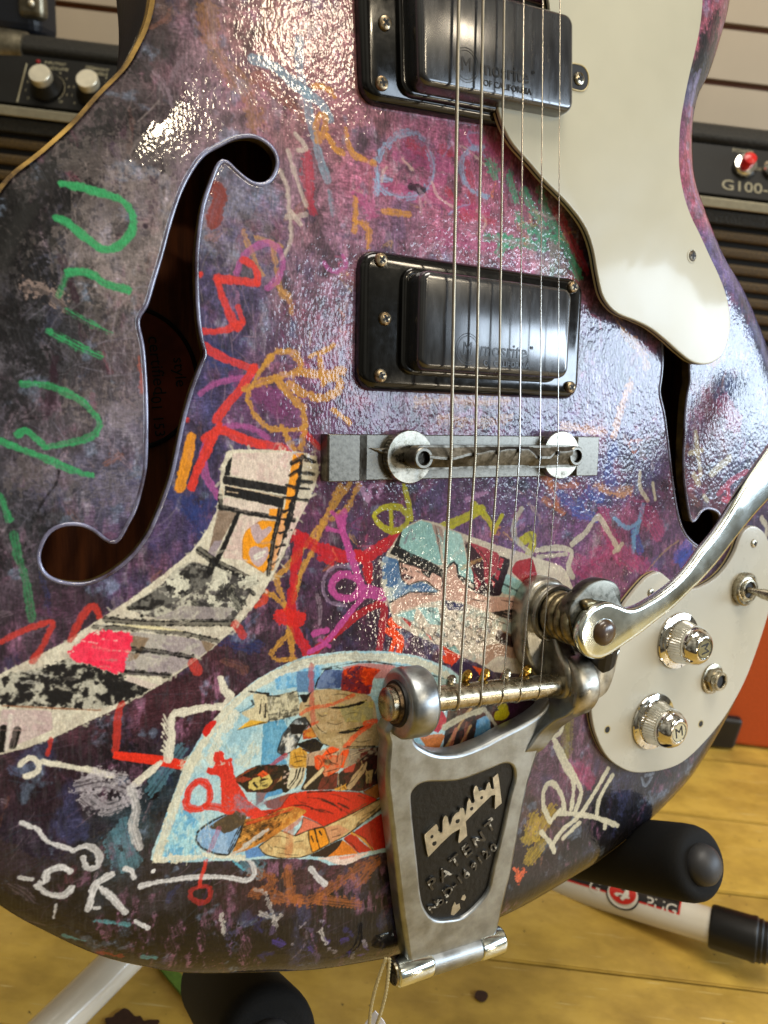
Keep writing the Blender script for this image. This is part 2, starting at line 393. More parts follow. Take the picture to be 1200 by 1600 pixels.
def poly(pts, col, a=1., rough=.25, mottle=None, z=None, smooth=False, line=None, lw=3., mk=.5, ms=(.44, .56)):
    p = np.array(pts, float).reshape(-1, 2)
    if z: p = p/z[2]+np.array(z[:2])
    if smooth: p = cr(p, 5, True)
    elif len(p) > 4:
        nx = np.roll(p, -1, 0); p = np.stack([p*.9+nx*.1, p*.1+nx*.9], 1).reshape(-1, 2)
    P = Gv(p)[:, :2]; x0, x1, y0, y1 = bbox(P, 1.5)
    if x1 <= x0 or y1 <= y0: return
    X, Y = np.meshgrid(CX0+(np.arange(x0, x1)+.5)/S, CY0+(np.arange(y0, y1)+.5)/S)
    wx = (NR[y0:y1, x0:x1]-.5)*rough*2.4; wy = (NF[y0:y1, x0:x1]-.5)*rough*1.6
    h = (.17/S*2)
    al = sum(inside(P, X+wx+dx, Y+wy+dy) for dx, dy in ((-h, -h), (h, -h), (-h, h), (h, h)))/4.*a
    comp(x0, x1, y0, y1, al.astype(np.float32), col)
    if mottle:
        for k, mc in enumerate(mottle if isinstance(mottle, list) else [mottle]):
            f = NB if k % 2 == 0 else 1-NB
            f = f[y0:y1, x0:x1]*.55+np.roll(NR, 97*k+13, 0)[y0:y1, x0:x1]*.45
            comp(x0, x1, y0, y1, (al*sst(ms[0], ms[1], f)*mk).astype(np.float32), mc)
    if line: stroke(np.vstack([p, p[:1]]), line, lw, smooth=False, rough=.15)

# loose dabs and hairline scratches everywhere
for k in range(900):
    x = RNG.uniform(-190, 210); y = RNG.uniform(-200, 240); L_ = RNG.uniform(3, 14); an = RNG.normal(1.4, .7)
    i, j = int((x-CX0)*S), int((y-CY0)*S); base = C[j, i]
    pal = ['6a3f5a', '3c4262', '1d171c', '8c4a5c', '5a6a8a', '9a8590', '2b3560', '6a2f4a', '8a5a48', '44304e']
    if base.mean() < .012: pal = ['141018', '2a2440', '1c1a2c', '332a33', '0c0a0e']
    stroke([(x, y), (x+L_*math.cos(an)*.5+RNG.normal(0, 1), y+L_*math.sin(an)*.5), (x+L_*math.cos(an), y+L_*math.sin(an))],
           pal[RNG.integers(len(pal))], RNG.uniform(.8, 4), a=RNG.uniform(.15, .5), rough=1.2, dry=.8, mm=True, taper=True)
def hairs(n, x0, x1, y0, y1, cols, ang, sd, l=(3, 14), w=.22, a=(.12, .36)):
    for k in range(n):
        p = G(RNG.uniform(x0, x1), RNG.uniform(y0, y1)); q = RNG.normal(ang, sd); l_ = RNG.uniform(*l); b = RNG.normal(0, .12)*l_
        stroke([(p.x, p.y), (p.x+l_*.5*math.cos(q)+b, p.y+l_*.5*math.sin(q)), (p.x+l_*math.cos(q), p.y+l_*math.sin(q))],
               cols[RNG.integers(len(cols))], w*RNG.uniform(.7, 1.6), a=RNG.uniform(*a), rough=.1, dry=.5, mm=True)
hairs(420, 20, 330, 130, 480, ['a08f8c', '8a7a78', '2a2022', 'b0a09a'], 1.3, .5)
hairs(420, 0, 230, 450, 900, ['9a8f98', '7c7488', '1c181c', '8a8694', '3a1c24'], 1.0, .8)
hairs(260, 330, 560, 260, 700, ['a58a98', '2a2038', 'c0a0a8', '6a4a68'], 1.55, .25)
hairs(200, 400, 900, 200, 620, ['b08aa0', '5a2a48', 'c8a0b0'], 1.3, .9, l=(2, 8))
hairs(300, 0, 620, 1040, 1500, ['6a5260', '8a7480', '221820', '5c4a60', '3c4c5a'], .2, .5)
hairs(200, 800, 1150, 600, 1400, ['8a7a98', '3a2c4a', 'a08aa8', '5a6a98'], 1.2, .7, l=(2, 9))
Z1 = (0, 0, 3.)
for p in ((70, 467), (203, 800//3+87), (173, 350), (90, 235)): pass
# dark soot patches on the left, pale haze round the peg mark
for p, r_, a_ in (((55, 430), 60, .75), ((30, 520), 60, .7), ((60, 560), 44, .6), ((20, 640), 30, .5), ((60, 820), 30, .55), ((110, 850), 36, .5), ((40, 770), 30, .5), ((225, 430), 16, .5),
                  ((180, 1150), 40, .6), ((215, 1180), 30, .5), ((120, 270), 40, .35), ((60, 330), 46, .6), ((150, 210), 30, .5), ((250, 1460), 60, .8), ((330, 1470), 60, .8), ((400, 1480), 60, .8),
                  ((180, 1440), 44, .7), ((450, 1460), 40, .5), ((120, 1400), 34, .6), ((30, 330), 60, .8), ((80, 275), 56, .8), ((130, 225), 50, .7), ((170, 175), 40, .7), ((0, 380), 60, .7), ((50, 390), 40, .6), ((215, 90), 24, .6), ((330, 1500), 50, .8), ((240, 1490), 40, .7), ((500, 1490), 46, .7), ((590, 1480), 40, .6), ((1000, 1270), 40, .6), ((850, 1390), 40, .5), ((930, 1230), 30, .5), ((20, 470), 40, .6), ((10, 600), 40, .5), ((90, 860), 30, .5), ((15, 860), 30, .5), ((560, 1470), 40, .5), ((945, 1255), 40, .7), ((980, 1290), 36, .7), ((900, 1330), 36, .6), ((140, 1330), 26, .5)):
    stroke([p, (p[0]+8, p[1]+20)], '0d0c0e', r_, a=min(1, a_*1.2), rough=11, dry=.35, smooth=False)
for p, w_, a_ in (([130, 260, 190, 250, 260, 230], 60, .4), ([150, 330, 200, 310, 240, 300], 60, .5), ([120, 390, 190, 400, 235, 380], 60, .5), ([170, 450, 215, 450, 235, 440], 46, .5), ([150, 500, 200, 520], 40, .35), ([120, 620, 190, 640, 222, 640], 44, .4), ([40, 740, 100, 750, 200, 770], 50, .3), ([330, 330, 370, 320, 420, 360], 40, .3), ([340, 380, 400, 420], 40, .3)):
    stroke(p, '9c8e88', w_, a=a_*.5, rough=14, dry=.3)  # taupe washes: a pale grey sheen painted into the colour
stroke([(50, 450), (70, 455), (90, 470)], 'a08a80', 26, a=.6, rough=5, dry=.7)
stroke([(70, 467), (71, 468)], '14141a', 16, rough=.3)
stroke([(227, 353), (227, 353)], '2a1c28', 9, rough=.2)
stroke([(237, 1235), (240, 1240)], '0c0608', 20, rough=.6)
for a_ in ([(95, 400), (110, 440), (120, 480), (130, 530)], [(85, 575), (83, 620), (75, 650)], [(155, 560), (165, 580)], [(100, 420), (120, 470)], [(88, 560), (78, 600), (73, 645)]):
    stroke(a_, '2a1420', 9, a=.7, rough=1.2, dry=.5)
stroke([(35, 655), (60, 652), (75, 650)], '181418', 2.5); stroke([(92, 735), (88, 755), (70, 780), (58, 800)], '181418', 3)
# broad colour washes
stroke([(325, 20), (330, 60), (348, 100), (385, 145), (400, 190)], '9a6a30', 30, a=.45, rough=3, dry=.6)
stroke([(420, 60), (428, 0)], '8a5a30', 30, a=.3, rough=3, dry=.6)
stroke([(400, 120), (440, 150), (470, 180)], '9a5a40', 16, a=.4, rough=2, dry=.5)
stroke([(330, 10), (332, 90)], '8a7068', 12, a=.35, rough=2, dry=.7)
for p in ([(690, 235), (720, 245), (735, 290), (740, 330), (770, 345)], [(700, 300), (730, 340)], [(640, 225), (668, 240)], [(480, 240), (482, 300), (490, 330)], [(870, 330), (895, 380), (915, 420)]):
    stroke(p, 'b02438', 15, a=.6, rough=2, dry=.5)
for p in ([(600, 290), (650, 300), (690, 280)], [(620, 240), (700, 260)], [(660, 310), (760, 330)], [(730, 215), (790, 240)], [(690, 370), (780, 385)], [(560, 300), (580, 330)]):
    stroke(p, 'b84a80', 20, a=.45, rough=3, dry=.5)
for p in ([(765, 255), (775, 272)], [(795, 275), (805, 310)], [(820, 300), (835, 330), (850, 350)], [(760, 372), (800, 378), (850, 385)], [(845, 300), (860, 345), (885, 390), (905, 430)], [(780, 395), (790, 375)], [(830, 360), (870, 372)], [(810, 340), (818, 352)]):
    stroke(p, '2f9a72', 14, a=.7, rough=2.4, dry=.55)
stroke([(835, 330), (870, 340), (880, 300)], 'c8b0b8', 4, a=.6, rough=1.5, dry=.5)
for p in ([(880, 665), (910, 670), (945, 675)], [(650, 630), (700, 624), (745, 628), (790, 626)], [(690, 655), (760, 660), (800, 652)], [(930, 760), (960, 768), (985, 765)], [(975, 520), (1000, 545), (1010, 570)], [(985, 600), (970, 640), (960, 680)]):
    stroke(p, 'c8905a', 12, a=.6, rough=2.5, dry=.6)
for p in ([(720, 650), (745, 640)], [(740, 670), (750, 645)], [(560, 750), (575, 780), (580, 760), (598, 755)], [(600, 752), (590, 775)], [(730, 780), (760, 770)]):
    stroke(p, 'c090b8', 8, a=.55, rough=1.2, dry=.4)
for p in ([(870, 770), (900, 790), (920, 770), (940, 780)], [(900, 800), (930, 810)], [(960, 700), (950, 740), (960, 760)], [(1000, 860), (990, 830)]):
    stroke(p, '2c4c9a', 15, a=.6, rough=2, dry=.5)
for p in ([(840, 740), (870, 760), (900, 755)], [(850, 780), (880, 800)], [(855, 745), (870, 785)], [(880, 690), (930, 692)]):
    stroke(p, 'c8743c', 10, a=.55, rough=2, dry=.6)
for p in ([(990, 830), (990, 860)], [(960, 810), (980, 825), (1000, 815)], [(1005, 790), (995, 830)]):
    stroke(p, '6a9ac0', 7, a=.7, rough=1, dry=.5)
for p in ([(1060, 870), (1075, 850)], [(1070, 880), (1080, 870)]): stroke(p, '3048a0', 20, a=.6, rough=2, dry=.4)
for p in ([(930, 870), (960, 860), (990, 880)], [(940, 800), (960, 850)], [(900, 880), (930, 900)], [(1010, 800), (1030, 830)], [(1000, 880), (1020, 900)], [(900, 1200), (920, 1220)], [(1110, 480), (1120, 520), (1115, 560)], [(1130, 630), (1150, 660)]):
    stroke(p, 'b83a6c', 22, a=.42, rough=3, dry=.6)
stroke([(970, 945), (1030, 870), (1060, 845)], 'a08050', 2.5, a=.5)
stroke([(370, 590), (390, 600), (420, 620), (440, 640)], '7a3064', 30, a=.5, rough=3, dry=.4)
for p in ([(840, 1300), (860, 1270)], [(825, 1310), (835, 1280)], [(845, 1320), (830, 1340)]): stroke(p, 'b89a2a', 22, a=.6, rough=3, dry=.55)
for p in ([(890, 1120), (888, 1180)], [(884, 1110), (882, 1190)]): stroke(p, '8a8038', 16, a=.45, rough=2, dry=.5)
for p in ([(812, 1370), (820, 1360)], [(806, 1358), (812, 1378)]): stroke(p, 'd8603a', 8, rough=2, dry=.4)
for p in ([(430, 1400), (480, 1408), (520, 1385), (560, 1358), (590, 1345)], [(450, 1360), (455, 1400), (470, 1410)], [(395, 1362), (425, 1372), (415, 1390), (395, 1395)], [(500, 1405), (560, 1412)], [(560, 1380), (585, 1350)]):
    stroke(p, 'a86030', 16, a=.6, rough=2.4, dry=.6)
for p in ([(150, 1440), (200, 1445)], [(225, 1502), (245, 1503)], [(100, 1473), (135, 1480)]): stroke(p, '5a9aa0', 7, a=.7, rough=1, dry=.3)
stroke([(160, 1500), (190, 1505)], '8a2a24', 8, a=.7, rough=1.5)
for k in range(26):
    x = RNG.uniform(400, 620); y = RNG.uniform(1435, 1500); stroke([(x, y), (x+RNG.uniform(-6, 14), y+RNG.uniform(-3, 12))], ['4a3a8a', '9a9098', '2a2858', '5a4a6a'][k % 4], RNG.uniform(3, 9), a=.6, rough=1.6, dry=.6)
for p in ([(405, 1425), (430, 1435), (440, 1430)], [(400, 1390), (415, 1400), (432, 1448)], [(500, 1455), (510, 1475)], [(345, 1430), (352, 1460)]): stroke(p, 'c0b8b0', 6, a=.7, rough=1.5, dry=.6)
for p in ([(190, 1290), (200, 1330), (205, 1350)], [(175, 1310), (185, 1350)], [(240, 1230), (262, 1200), (280, 1175)], [(385, 1345), (400, 1360)]): stroke(p, '5a8896', 24, a=.5, rough=3, dry=.6)
for p in ([(320, 545), (350, 560)], [(310, 800), (330, 790)], [(300, 790), (320, 830)], [(270, 770), (300, 800)], [(345, 1000), (400, 1010)]): stroke(p, '24346a', 26, a=.5, rough=3, dry=.5)
stroke([(318, 283), (345, 300), (340, 320), (333, 345)], '7a2c20', 22, a=.9, rough=1.5)
stroke([(217, 560), (222, 610)], 'b05a48', 8, a=.6, rough=1.5, dry=.4)
for p, w_ in (([1122, 30, 1108, 80, 1096, 130, 1092, 150], 26), ([1100, 60, 1092, 110], 18), ([1128, 60, 1112, 100], 14)): stroke(p, '141013', w_, a=.85, rough=2.5, dry=.3)
for p in ([1098, 110, 1090, 150, 1082, 180], [1092, 118, 1084, 160], [1082, 250, 1090, 300, 1100, 330]): stroke(p, '8884b0', 8, a=.5, rough=1.5, dry=.6)  # pale strokes along the waist edge: rim highlight painted into the colour
# ---- brush lettering and line drawings
GR = '2f9458'
for p, w, a, d in (([97, 286, 125, 292, 160, 302, 188, 312, 205, 330, 208, 350, 200, 370, 182, 386, 160, 389, 140, 376, 120, 360, 105, 348, 88, 341], 13, .95, .1),
                   ([108, 425, 125, 424, 145, 430, 165, 443, 200, 453], 13, .95, .1), ([102, 432, 92, 462], 8, .6, .5), ([105, 485, 130, 500, 160, 515, 172, 520], 9, .8, .9), ([75, 517, 100, 530, 125, 543, 155, 556], 13, .8, .85),
                   ([35, 600, 75, 602, 100, 612, 125, 625, 145, 645, 155, 662, 145, 680, 110, 692, 70, 698], 11, .85, .4), ([72, 698, 55, 684, 40, 673, 28, 679], 10, .9, .2), ([0, 688, 40, 705, 80, 720, 115, 735, 143, 743], 11, .85, .35),
                   ([-5, 770, 4, 785, 14, 812], 12, .7, .4), ([22, 835, 28, 870, 40, 905, 50, 968], 12, .45, .5)): stroke(p, GR, w, a, dry=d)
for k in range(7): stroke([(118+k*9, 425+k*3), (140+k*8, 432+k*4)], '2a6a48', 2, a=.4, dry=.5)
BL = '7c95a4'
stroke([395, 92, 430, 105, 465, 135, 500, 160, 515, 185], BL, 16, .8, dry=.3); stroke([468, 62, 468, 110, 480, 150, 485, 190, 498, 240, 512, 282], BL, 13, .75, dry=.4)
stroke([515, 300, 520, 335], BL, 9, .5, dry=.6)
for p in ([605, 228, 620, 212, 645, 206, 662, 216], [672, 238, 678, 265, 668, 293, 645, 306, 618, 306, 594, 290, 590, 262], [590, 275, 588, 300], [598, 278, 608, 280], [754, 231, 732, 234, 722, 250, 722, 272, 732, 292, 748, 303, 760, 308], [590, 250, 600, 228]):
    stroke(p, '86a6c4', 9, .75, rough=1.5, dry=.6)
stroke([642, 292, 662, 297, 655, 300], '14121a', 10, .9)
for p in ([437, 266, 448, 290, 452, 330, 454, 375, 440, 405], [462, 210, 478, 231, 466, 235], [450, 236, 460, 270, 478, 320], [448, 340, 478, 335], [455, 330, 470, 350]):
    stroke(p, 'b8a89c', 7, .8, dry=.35)
stroke([675, 285, 685, 308, 708, 323], 'd0a8a8', 4, .8); stroke([630, 250, 645, 265, 640, 262], 'd8b8a8', 5, .7, dry=.5); stroke([656, 310, 658, 335], 'b89098', 5, .5)
OR_ = 'c08434'
for p in ([492, 200, 500, 182, 508, 185, 507, 205, 498, 222, 495, 205], [512, 212, 522, 230, 535, 240], [540, 200, 545, 228, 558, 244, 586, 256], [490, 135, 510, 138, 522, 150], [555, 310, 555, 360], [600, 330, 640, 335], [555, 345, 575, 355, 575, 385]):
    stroke(p, OR_, 9, .85, rough=1, dry=.35)
for p, w in (([425, 380, 435, 440, 440, 460, 452, 470, 455, 490], 9), ([430, 445, 440, 455, 452, 462], 7), ([380, 360, 395, 400, 410, 430], 7), ([400, 370, 440, 385], 8)): stroke(p, 'b8864a', w, .7, rough=1, dry=.4)
PK = 'a8508c'
for p, w in (([370, 427, 378, 405, 395, 388, 418, 380, 436, 390, 442, 412, 434, 435, 418, 450], 10), ([313, 615, 335, 600, 365, 592, 395, 588], 9), ([346, 668, 375, 665, 400, 672, 418, 684], 9), ([322, 690, 317, 715, 322, 745, 342, 776], 13), ([506, 410, 520, 425, 540, 415, 535, 400], 7)):
    stroke(p, PK, w, .75, dry=.3)
RD = 'cc3428'
for p, w, a in (([340, 436, 362, 438, 400, 442], 13, .9), ([402, 442, 402, 428, 395, 414, 380, 407], 12, .9), ([340, 438, 350, 470, 362, 497, 372, 512], 12, .85), ([372, 480, 380, 502], 11, .8), ([378, 505, 345, 517, 317, 518], 11, .9),
                ([318, 540, 342, 556, 372, 568, 397, 577], 13, .85), ([397, 575, 378, 605, 355, 632, 338, 656], 13, .95), ([300, 760, 308, 735, 320, 710, 335, 680, 343, 665], 14, 1.), ([320, 686, 345, 672, 375, 684, 412, 697], 14, 1.),
                ([475, 675, 490, 690, 500, 700], 10, .8), ([400, 690, 430, 698, 455, 704], 12, .8)): stroke(p, RD, w, a, dry=.12)
stroke([313, 428], RD, 9, .9); stroke([292, 656], RD, 9, .9)
stroke([299, 683, 293, 715, 281, 762], 'd98a1a', 17, .95); stroke([297, 660, 300, 665], '241c30', 10, .6)
GD = 'bb8636'
for p, w in (([383, 607, 410, 598, 440, 588, 467, 577, 468, 562, 452, 550, 430, 552, 415, 570], 11), ([386, 625, 395, 598, 410, 575, 425, 556], 8), ([432, 590, 448, 612, 473, 637], 12), ([452, 600, 470, 612, 500, 622, 525, 612, 530, 598, 518, 590, 505, 596], 12),
             ([470, 580, 500, 585, 535, 580], 12), ([485, 555, 502, 550, 520, 540], 8), ([388, 628, 400, 650, 420, 668, 450, 672, 475, 668, 475, 648], 9), ([440, 668, 452, 690, 460, 704], 9), ([476, 670, 470, 700], 10), ([500, 560, 505, 600], 10), ([520, 640, 545, 660], 8),
             ([546, 755, 522, 790, 500, 822, 470, 862, 432, 902], 9), ([532, 758, 512, 800, 492, 852, 468, 900, 457, 942], 9), ([426, 893, 440, 930, 450, 960], 9), ([415, 926, 430, 932, 445, 950], 8), ([452, 975, 455, 1000, 458, 1030], 9), ([450, 990, 425, 1022, 440, 1032, 458, 1030], 8), ([560, 757, 545, 790, 520, 810], 9)):
    stroke(p, GD, w, .92, rough=1.1, dry=.3)
for p, w in (([458, 836, 490, 852, 530, 868, 570, 868, 600, 852, 618, 836], 18), ([556, 864, 572, 880, 577, 905], 14), ([470, 840, 462, 880, 455, 940, 455, 965], 14), ([455, 970, 470, 1000, 484, 1024], 15), ([500, 872, 520, 880], 8)): stroke(p, 'b8161c', w, .92, rough=.8, dry=.15)
stroke([440, 962, 466, 968], 'c82018', 24, .9, rough=1.5); stroke([486, 1022, 530, 985, 560, 960, 600, 940], 'a81c20', 12, .9, dry=.2); stroke([597, 938, 600, 960, 592, 1020], 'a0202a', 12, .9)
stroke([400, 945, 412, 938, 415, 925], 'c84020', 12, .8)
for p, w in (([530, 812, 542, 850, 556, 890, 566, 918], 12), ([565, 922, 600, 930], 20), ([568, 932, 535, 972, 508, 1005, 484, 1018], 9), ([518, 800, 530, 808, 538, 798, 535, 828, 512, 826], 7), ([490, 990, 510, 985], 9), ([500, 1000, 515, 1010], 6)): stroke(p, 'b04486', w, .92, dry=.12)
stroke([545, 900, 562, 908, 560, 925, 545, 935, 525, 930, 518, 915, 528, 900, 545, 897], 'b04486', 11, .92)
stroke([548, 886, 525, 885, 508, 900, 505, 920, 515, 940, 540, 946], 'b094b0', 5, .6, dry=.5)
YE = 'aaa31c'
for p, w in (([586, 803, 600, 793, 622, 792, 636, 804, 634, 820, 615, 830, 596, 822, 584, 806], 9), ([610, 796, 612, 826], 8), ([631, 758, 638, 785, 643, 812], 8), ([688, 826, 720, 812, 752, 796], 14), ([740, 788, 762, 810, 772, 832], 9), ([772, 830, 784, 806], 7)): stroke(p, YE, w, .95)
stroke([817, 845, 830, 838, 832, 850, 826, 865], YE, 14, .9)
OG = 'f04a18'
for p, w in (([612, 972, 628, 975], 16), ([606, 985, 625, 1000, 622, 1024], 11), ([620, 990, 610, 1020], 9)): stroke(p, OG, w, .95)
WH = 'b9b29c'
for p, w in (([815, 795, 804, 815, 804, 838, 815, 852, 830, 866], 8), ([838, 860, 870, 856, 893, 862, 888, 885, 895, 902], 8), ([894, 850, 915, 832, 934, 808, 950, 830, 966, 858], 8), ([960, 862, 972, 850], 7), ([840, 870, 885, 866], 6),
             ([1000, 738, 1000, 760, 1012, 782], 6), ([1020, 755, 1024, 780], 5), ([1087, 675, 1090, 705, 1095, 742], 7), ([1078, 708, 1097, 704], 7), ([1112, 740, 1140, 716], 9), ([1084, 742, 1092, 756], 8), ([1100, 775, 1105, 782], 6), ([1190, 810, 1198, 825, 1195, 845], 7)): stroke(p, WH, w, .82, dry=.2)
for p in ([1122, 772, 1145, 750, 1168, 738, 1176, 755], [1137, 760, 1142, 800], [1130, 780, 1155, 790], [1050, 640, 1053, 655]): stroke(p, 'b84660', 8, .7, dry=.3)
for p in ([880, 1130, 875, 1145, 862, 1152, 860, 1146], [866, 1156, 880, 1180, 900, 1218, 908, 1238, 900, 1265], [868, 1165, 882, 1198, 896, 1222, 893, 1264], [882, 1266, 878, 1245, 866, 1225, 855, 1226, 849, 1240, 850, 1262, 860, 1284], [873, 1270, 900, 1272, 930, 1277, 965, 1290],
          [950, 1202, 925, 1245, 905, 1275, 880, 1296, 862, 1322], [957, 1212, 938, 1245, 932, 1274], [905, 1286, 880, 1310], [846, 1300, 862, 1320, 866, 1330], [862, 1282, 875, 1265], [946, 1285, 945, 1293]):
    stroke(p, 'c9c2a8', 7, .95, dry=.12)
for p in ([1003, 1215, 1008, 1228, 1018, 1215], [1008, 1212, 1022, 1208]): stroke(p, '8a96a8', 4, .7, dry=.4)
# ---- collage band
ZA = (300, 690, 5.4545)
bandp = [355, 705, 380, 703, 440, 705, 475, 708, 494, 715, 499, 735, 492, 762, 478, 792, 462, 822, 450, 852, 436, 885, 420, 912, 400, 945, 370, 980, 335, 1012, 300, 1038, 250, 1072, 190, 1105, 130, 1132, 80, 1156, 40, 1170, 0, 1180, -70, 1190, -70, 1085, 0, 1054, 50, 1030, 100, 1005, 150, 972, 200, 940, 250, 903, 300, 862, 322, 832, 338, 800, 343, 765, 345, 730]
poly(bandp, '3a2c2c', rough=.5); poly(np.array(bandp, float)+np.tile([0, -1.2], len(bandp)//2), 'c6bda6', rough=.3, mottle=['b4a898', 'd8d2bc'])
def bk(p, w, z=ZA, c='14110f', a=1., r=.3, d=.0): stroke(p, c, w, a, rough=r, dry=d, smooth=False, z=z)
poly([350, 100, 860, 90, 805, 380, 330, 285], 'cbb4a8', z=ZA, mottle='d8cdba'); poly([270, 470, 760, 560, 720, 640, 390, 600, 260, 540], 'c8b3a6', z=ZA, mottle='d8cdba')
poly([410, 620, 720, 670, 640, 1120, 430, 1010, 250, 990], 'c9b0a4', z=ZA, mottle='d6ccb8'); poly([860, 510, 990, 515, 900, 690, 700, 1060, 650, 1120, 720, 900], 'cdb4a8', z=ZA, mottle='d8cfba')
poly([225, 580, 385, 605, 250, 850, 140, 950], '7e6a58', z=ZA, mottle='93806e'); poly([190, 850, 260, 840, 190, 985, 130, 950], '94868a', z=ZA)
poly([340, 130, 345, 128, 322, 290, 270, 290, 300, 180], '14110f', z=ZA); poly([268, 290, 830, 385, 810, 455, 262, 360], '14110f', z=ZA, mottle='2e2a26')
poly([285, 375, 790, 470, 770, 565, 275, 455], '14110f', z=ZA); bk([300, 425, 390, 438], 8, c='c8b090'); bk([275, 372, 520, 420, 780, 478], 9, c='c8b090'); bk([255, 400, 265, 450], 12, c='c8b090')
bk([240, 460, 245, 570], 36); bk([230, 555, 480, 610, 870, 670], 46); bk([395, 610, 270, 900, 160, 1110], 44)
poly([860, 100, 960, 100, 870, 500, 800, 640, 790, 560], 'e39120', z=ZA); poly([660, 570, 755, 575, 740, 640, 655, 625], 'e39120', z=ZA)
poly([590, 670, 725, 680, 630, 1130, 430, 1005, 430, 840, 460, 760], 'e39218', z=ZA, line='9a6a3a', lw=1)
for p in ([500, 740, 560, 700, 600, 750, 660, 720, 675, 760, 580, 860, 540, 850], [490, 920, 540, 890, 590, 910, 640, 900, 655, 960, 600, 1050, 540, 1060, 490, 980]): poly(p, 'b59c9c', z=ZA, smooth=True)
stroke([530, 980, 570, 960, 620, 940], 'd8d4c4', 30, z=ZA, dry=.4); stroke([540, 1000, 600, 975], 'd8d4c4', 20, z=ZA, dry=.4)
poly([770, 570, 830, 600, 700, 1090, 650, 1120, 720, 800], 'd8963c', z=ZA, mottle='d8a488')
for p, w in (([940, 130, 920, 260, 895, 420, 850, 620, 790, 800], 34), ([860, 500, 800, 700], 30), ([760, 540, 735, 680, 690, 860, 650, 1130], 42), ([850, 180, 950, 130], 34), ([835, 290, 920, 235], 30), ([800, 370, 900, 395], 28), ([780, 480, 870, 480], 26), ([970, 150, 1050, 175], 28),
             ([930, 265, 1035, 275], 28), ([900, 335, 1015, 345], 30), ([890, 395, 1005, 405], 26), ([870, 490, 985, 500], 26), ([780, 600, 850, 570], 22), ([760, 660, 880, 680], 22), ([740, 780, 850, 755], 24), ([720, 900, 790, 880], 24), ([690, 1050, 740, 1000], 22), ([815, 690, 770, 860, 730, 960], 20)): bk(p, w, r=.5)
ZB = (0, 800, 3.)
poly([890, 230, 1120, 280, 1195, 340, 1090, 520, 860, 510, 690, 490, 590, 450, 760, 340, 820, 270], '6a6460', z=ZB, mottle=['1c1a18', 'cfcab4'], mk=.7)
poly([600, 440, 800, 330, 890, 235, 1000, 260, 990, 330, 820, 420, 690, 465], '24211f', z=ZB, mottle='8a867c')
for p, w in (([935, 180, 1010, 235, 1110, 285, 1200, 330], 34), ([1000, 230, 985, 280], 30), ([1150, 350, 1190, 385], 20)): bk(p, w, z=ZB, d=.2)
for p in ([790, 320, 850, 340, 830, 380], [1000, 350, 1060, 330, 1050, 300], [1080, 380, 1110, 440], [1140, 330, 1195, 320], [980, 400, 1020, 440]): stroke(p, 'd6d2bc', 44, .9, z=ZB, rough=3, dry=.3)
for p in ([920, 420, 1010, 480], [1080, 350, 1100, 400, 1130, 430], [1040, 390, 1060, 360]): stroke(p, '1c1a18', 46, .9, z=ZB, rough=3, dry=.3)
poly([600, 560, 900, 590, 1010, 620, 880, 720, 790, 770, 580, 760], '8e8284', z=ZB, mottle=['a69a96', 'c0bba8']); poly([870, 440, 1100, 450, 1050, 510, 720, 500], '8c8280', z=ZB, mottle='b0aa9a')
poly([940, 600, 1010, 620, 970, 660], '84705a', z=ZB); poly([620, 580, 700, 590, 640, 690, 600, 700], '846f58', z=ZB, mottle='a09286')
for p, w in (([490, 505, 700, 520, 900, 520, 1085, 520], 30), ([440, 540, 700, 545, 860, 570, 1020, 605], 26), ([600, 645, 700, 650, 900, 680], 24), ([580, 752, 680, 755, 800, 768], 26), ([600, 450, 700, 452], 18)): bk(p, w, z=ZB, d=.25, r=.7)
poly([730, 535, 880, 560, 700, 550, 560, 530, 480, 525], 'd8cca0', z=ZB); stroke([555, 485], '14110f', 14, z=ZB); stroke([665, 485], '14110f', 18, z=ZB)
poly([455, 552, 625, 568, 575, 768, 320, 685, 330, 640, 380, 600], 'e82c4a', z=ZB, rough=1., mottle='f04860', mk=.4); stroke([330, 630, 400, 570, 450, 552], 'd8ccb8', 22, .8, z=ZB, rough=3, dry=.5)
poly([330, 690, 720, 820, 620, 880, 450, 925, 0, 905, 0, 770, 150, 740, 290, 700], '1e1b1a', z=ZB, rough=1.2, mottle=['c9c4b0', '1a1817'], mk=.75, ms=(.5, .6))
poly([600, 765, 740, 810, 700, 830, 590, 790], 'ccbcae', z=ZB); poly([20, 925, 240, 930, 250, 1020, 60, 1100, 0, 1120, 0, 940], 'b8a19c', z=ZB, mottle='cbbcb0')
bk([10, 908, 300, 922, 470, 930], 7, z=ZB, c='8a5a3a'); bk([15, 1020, 0, 1110], 44, z=ZB); bk([80, 1020, 62, 1095], 40, z=ZB); bk([50, 950, 30, 1110], 18, z=ZB, c='d0c4b8')
bk([0, 1022, 240, 1025], 3, z=ZB, c='a08880')
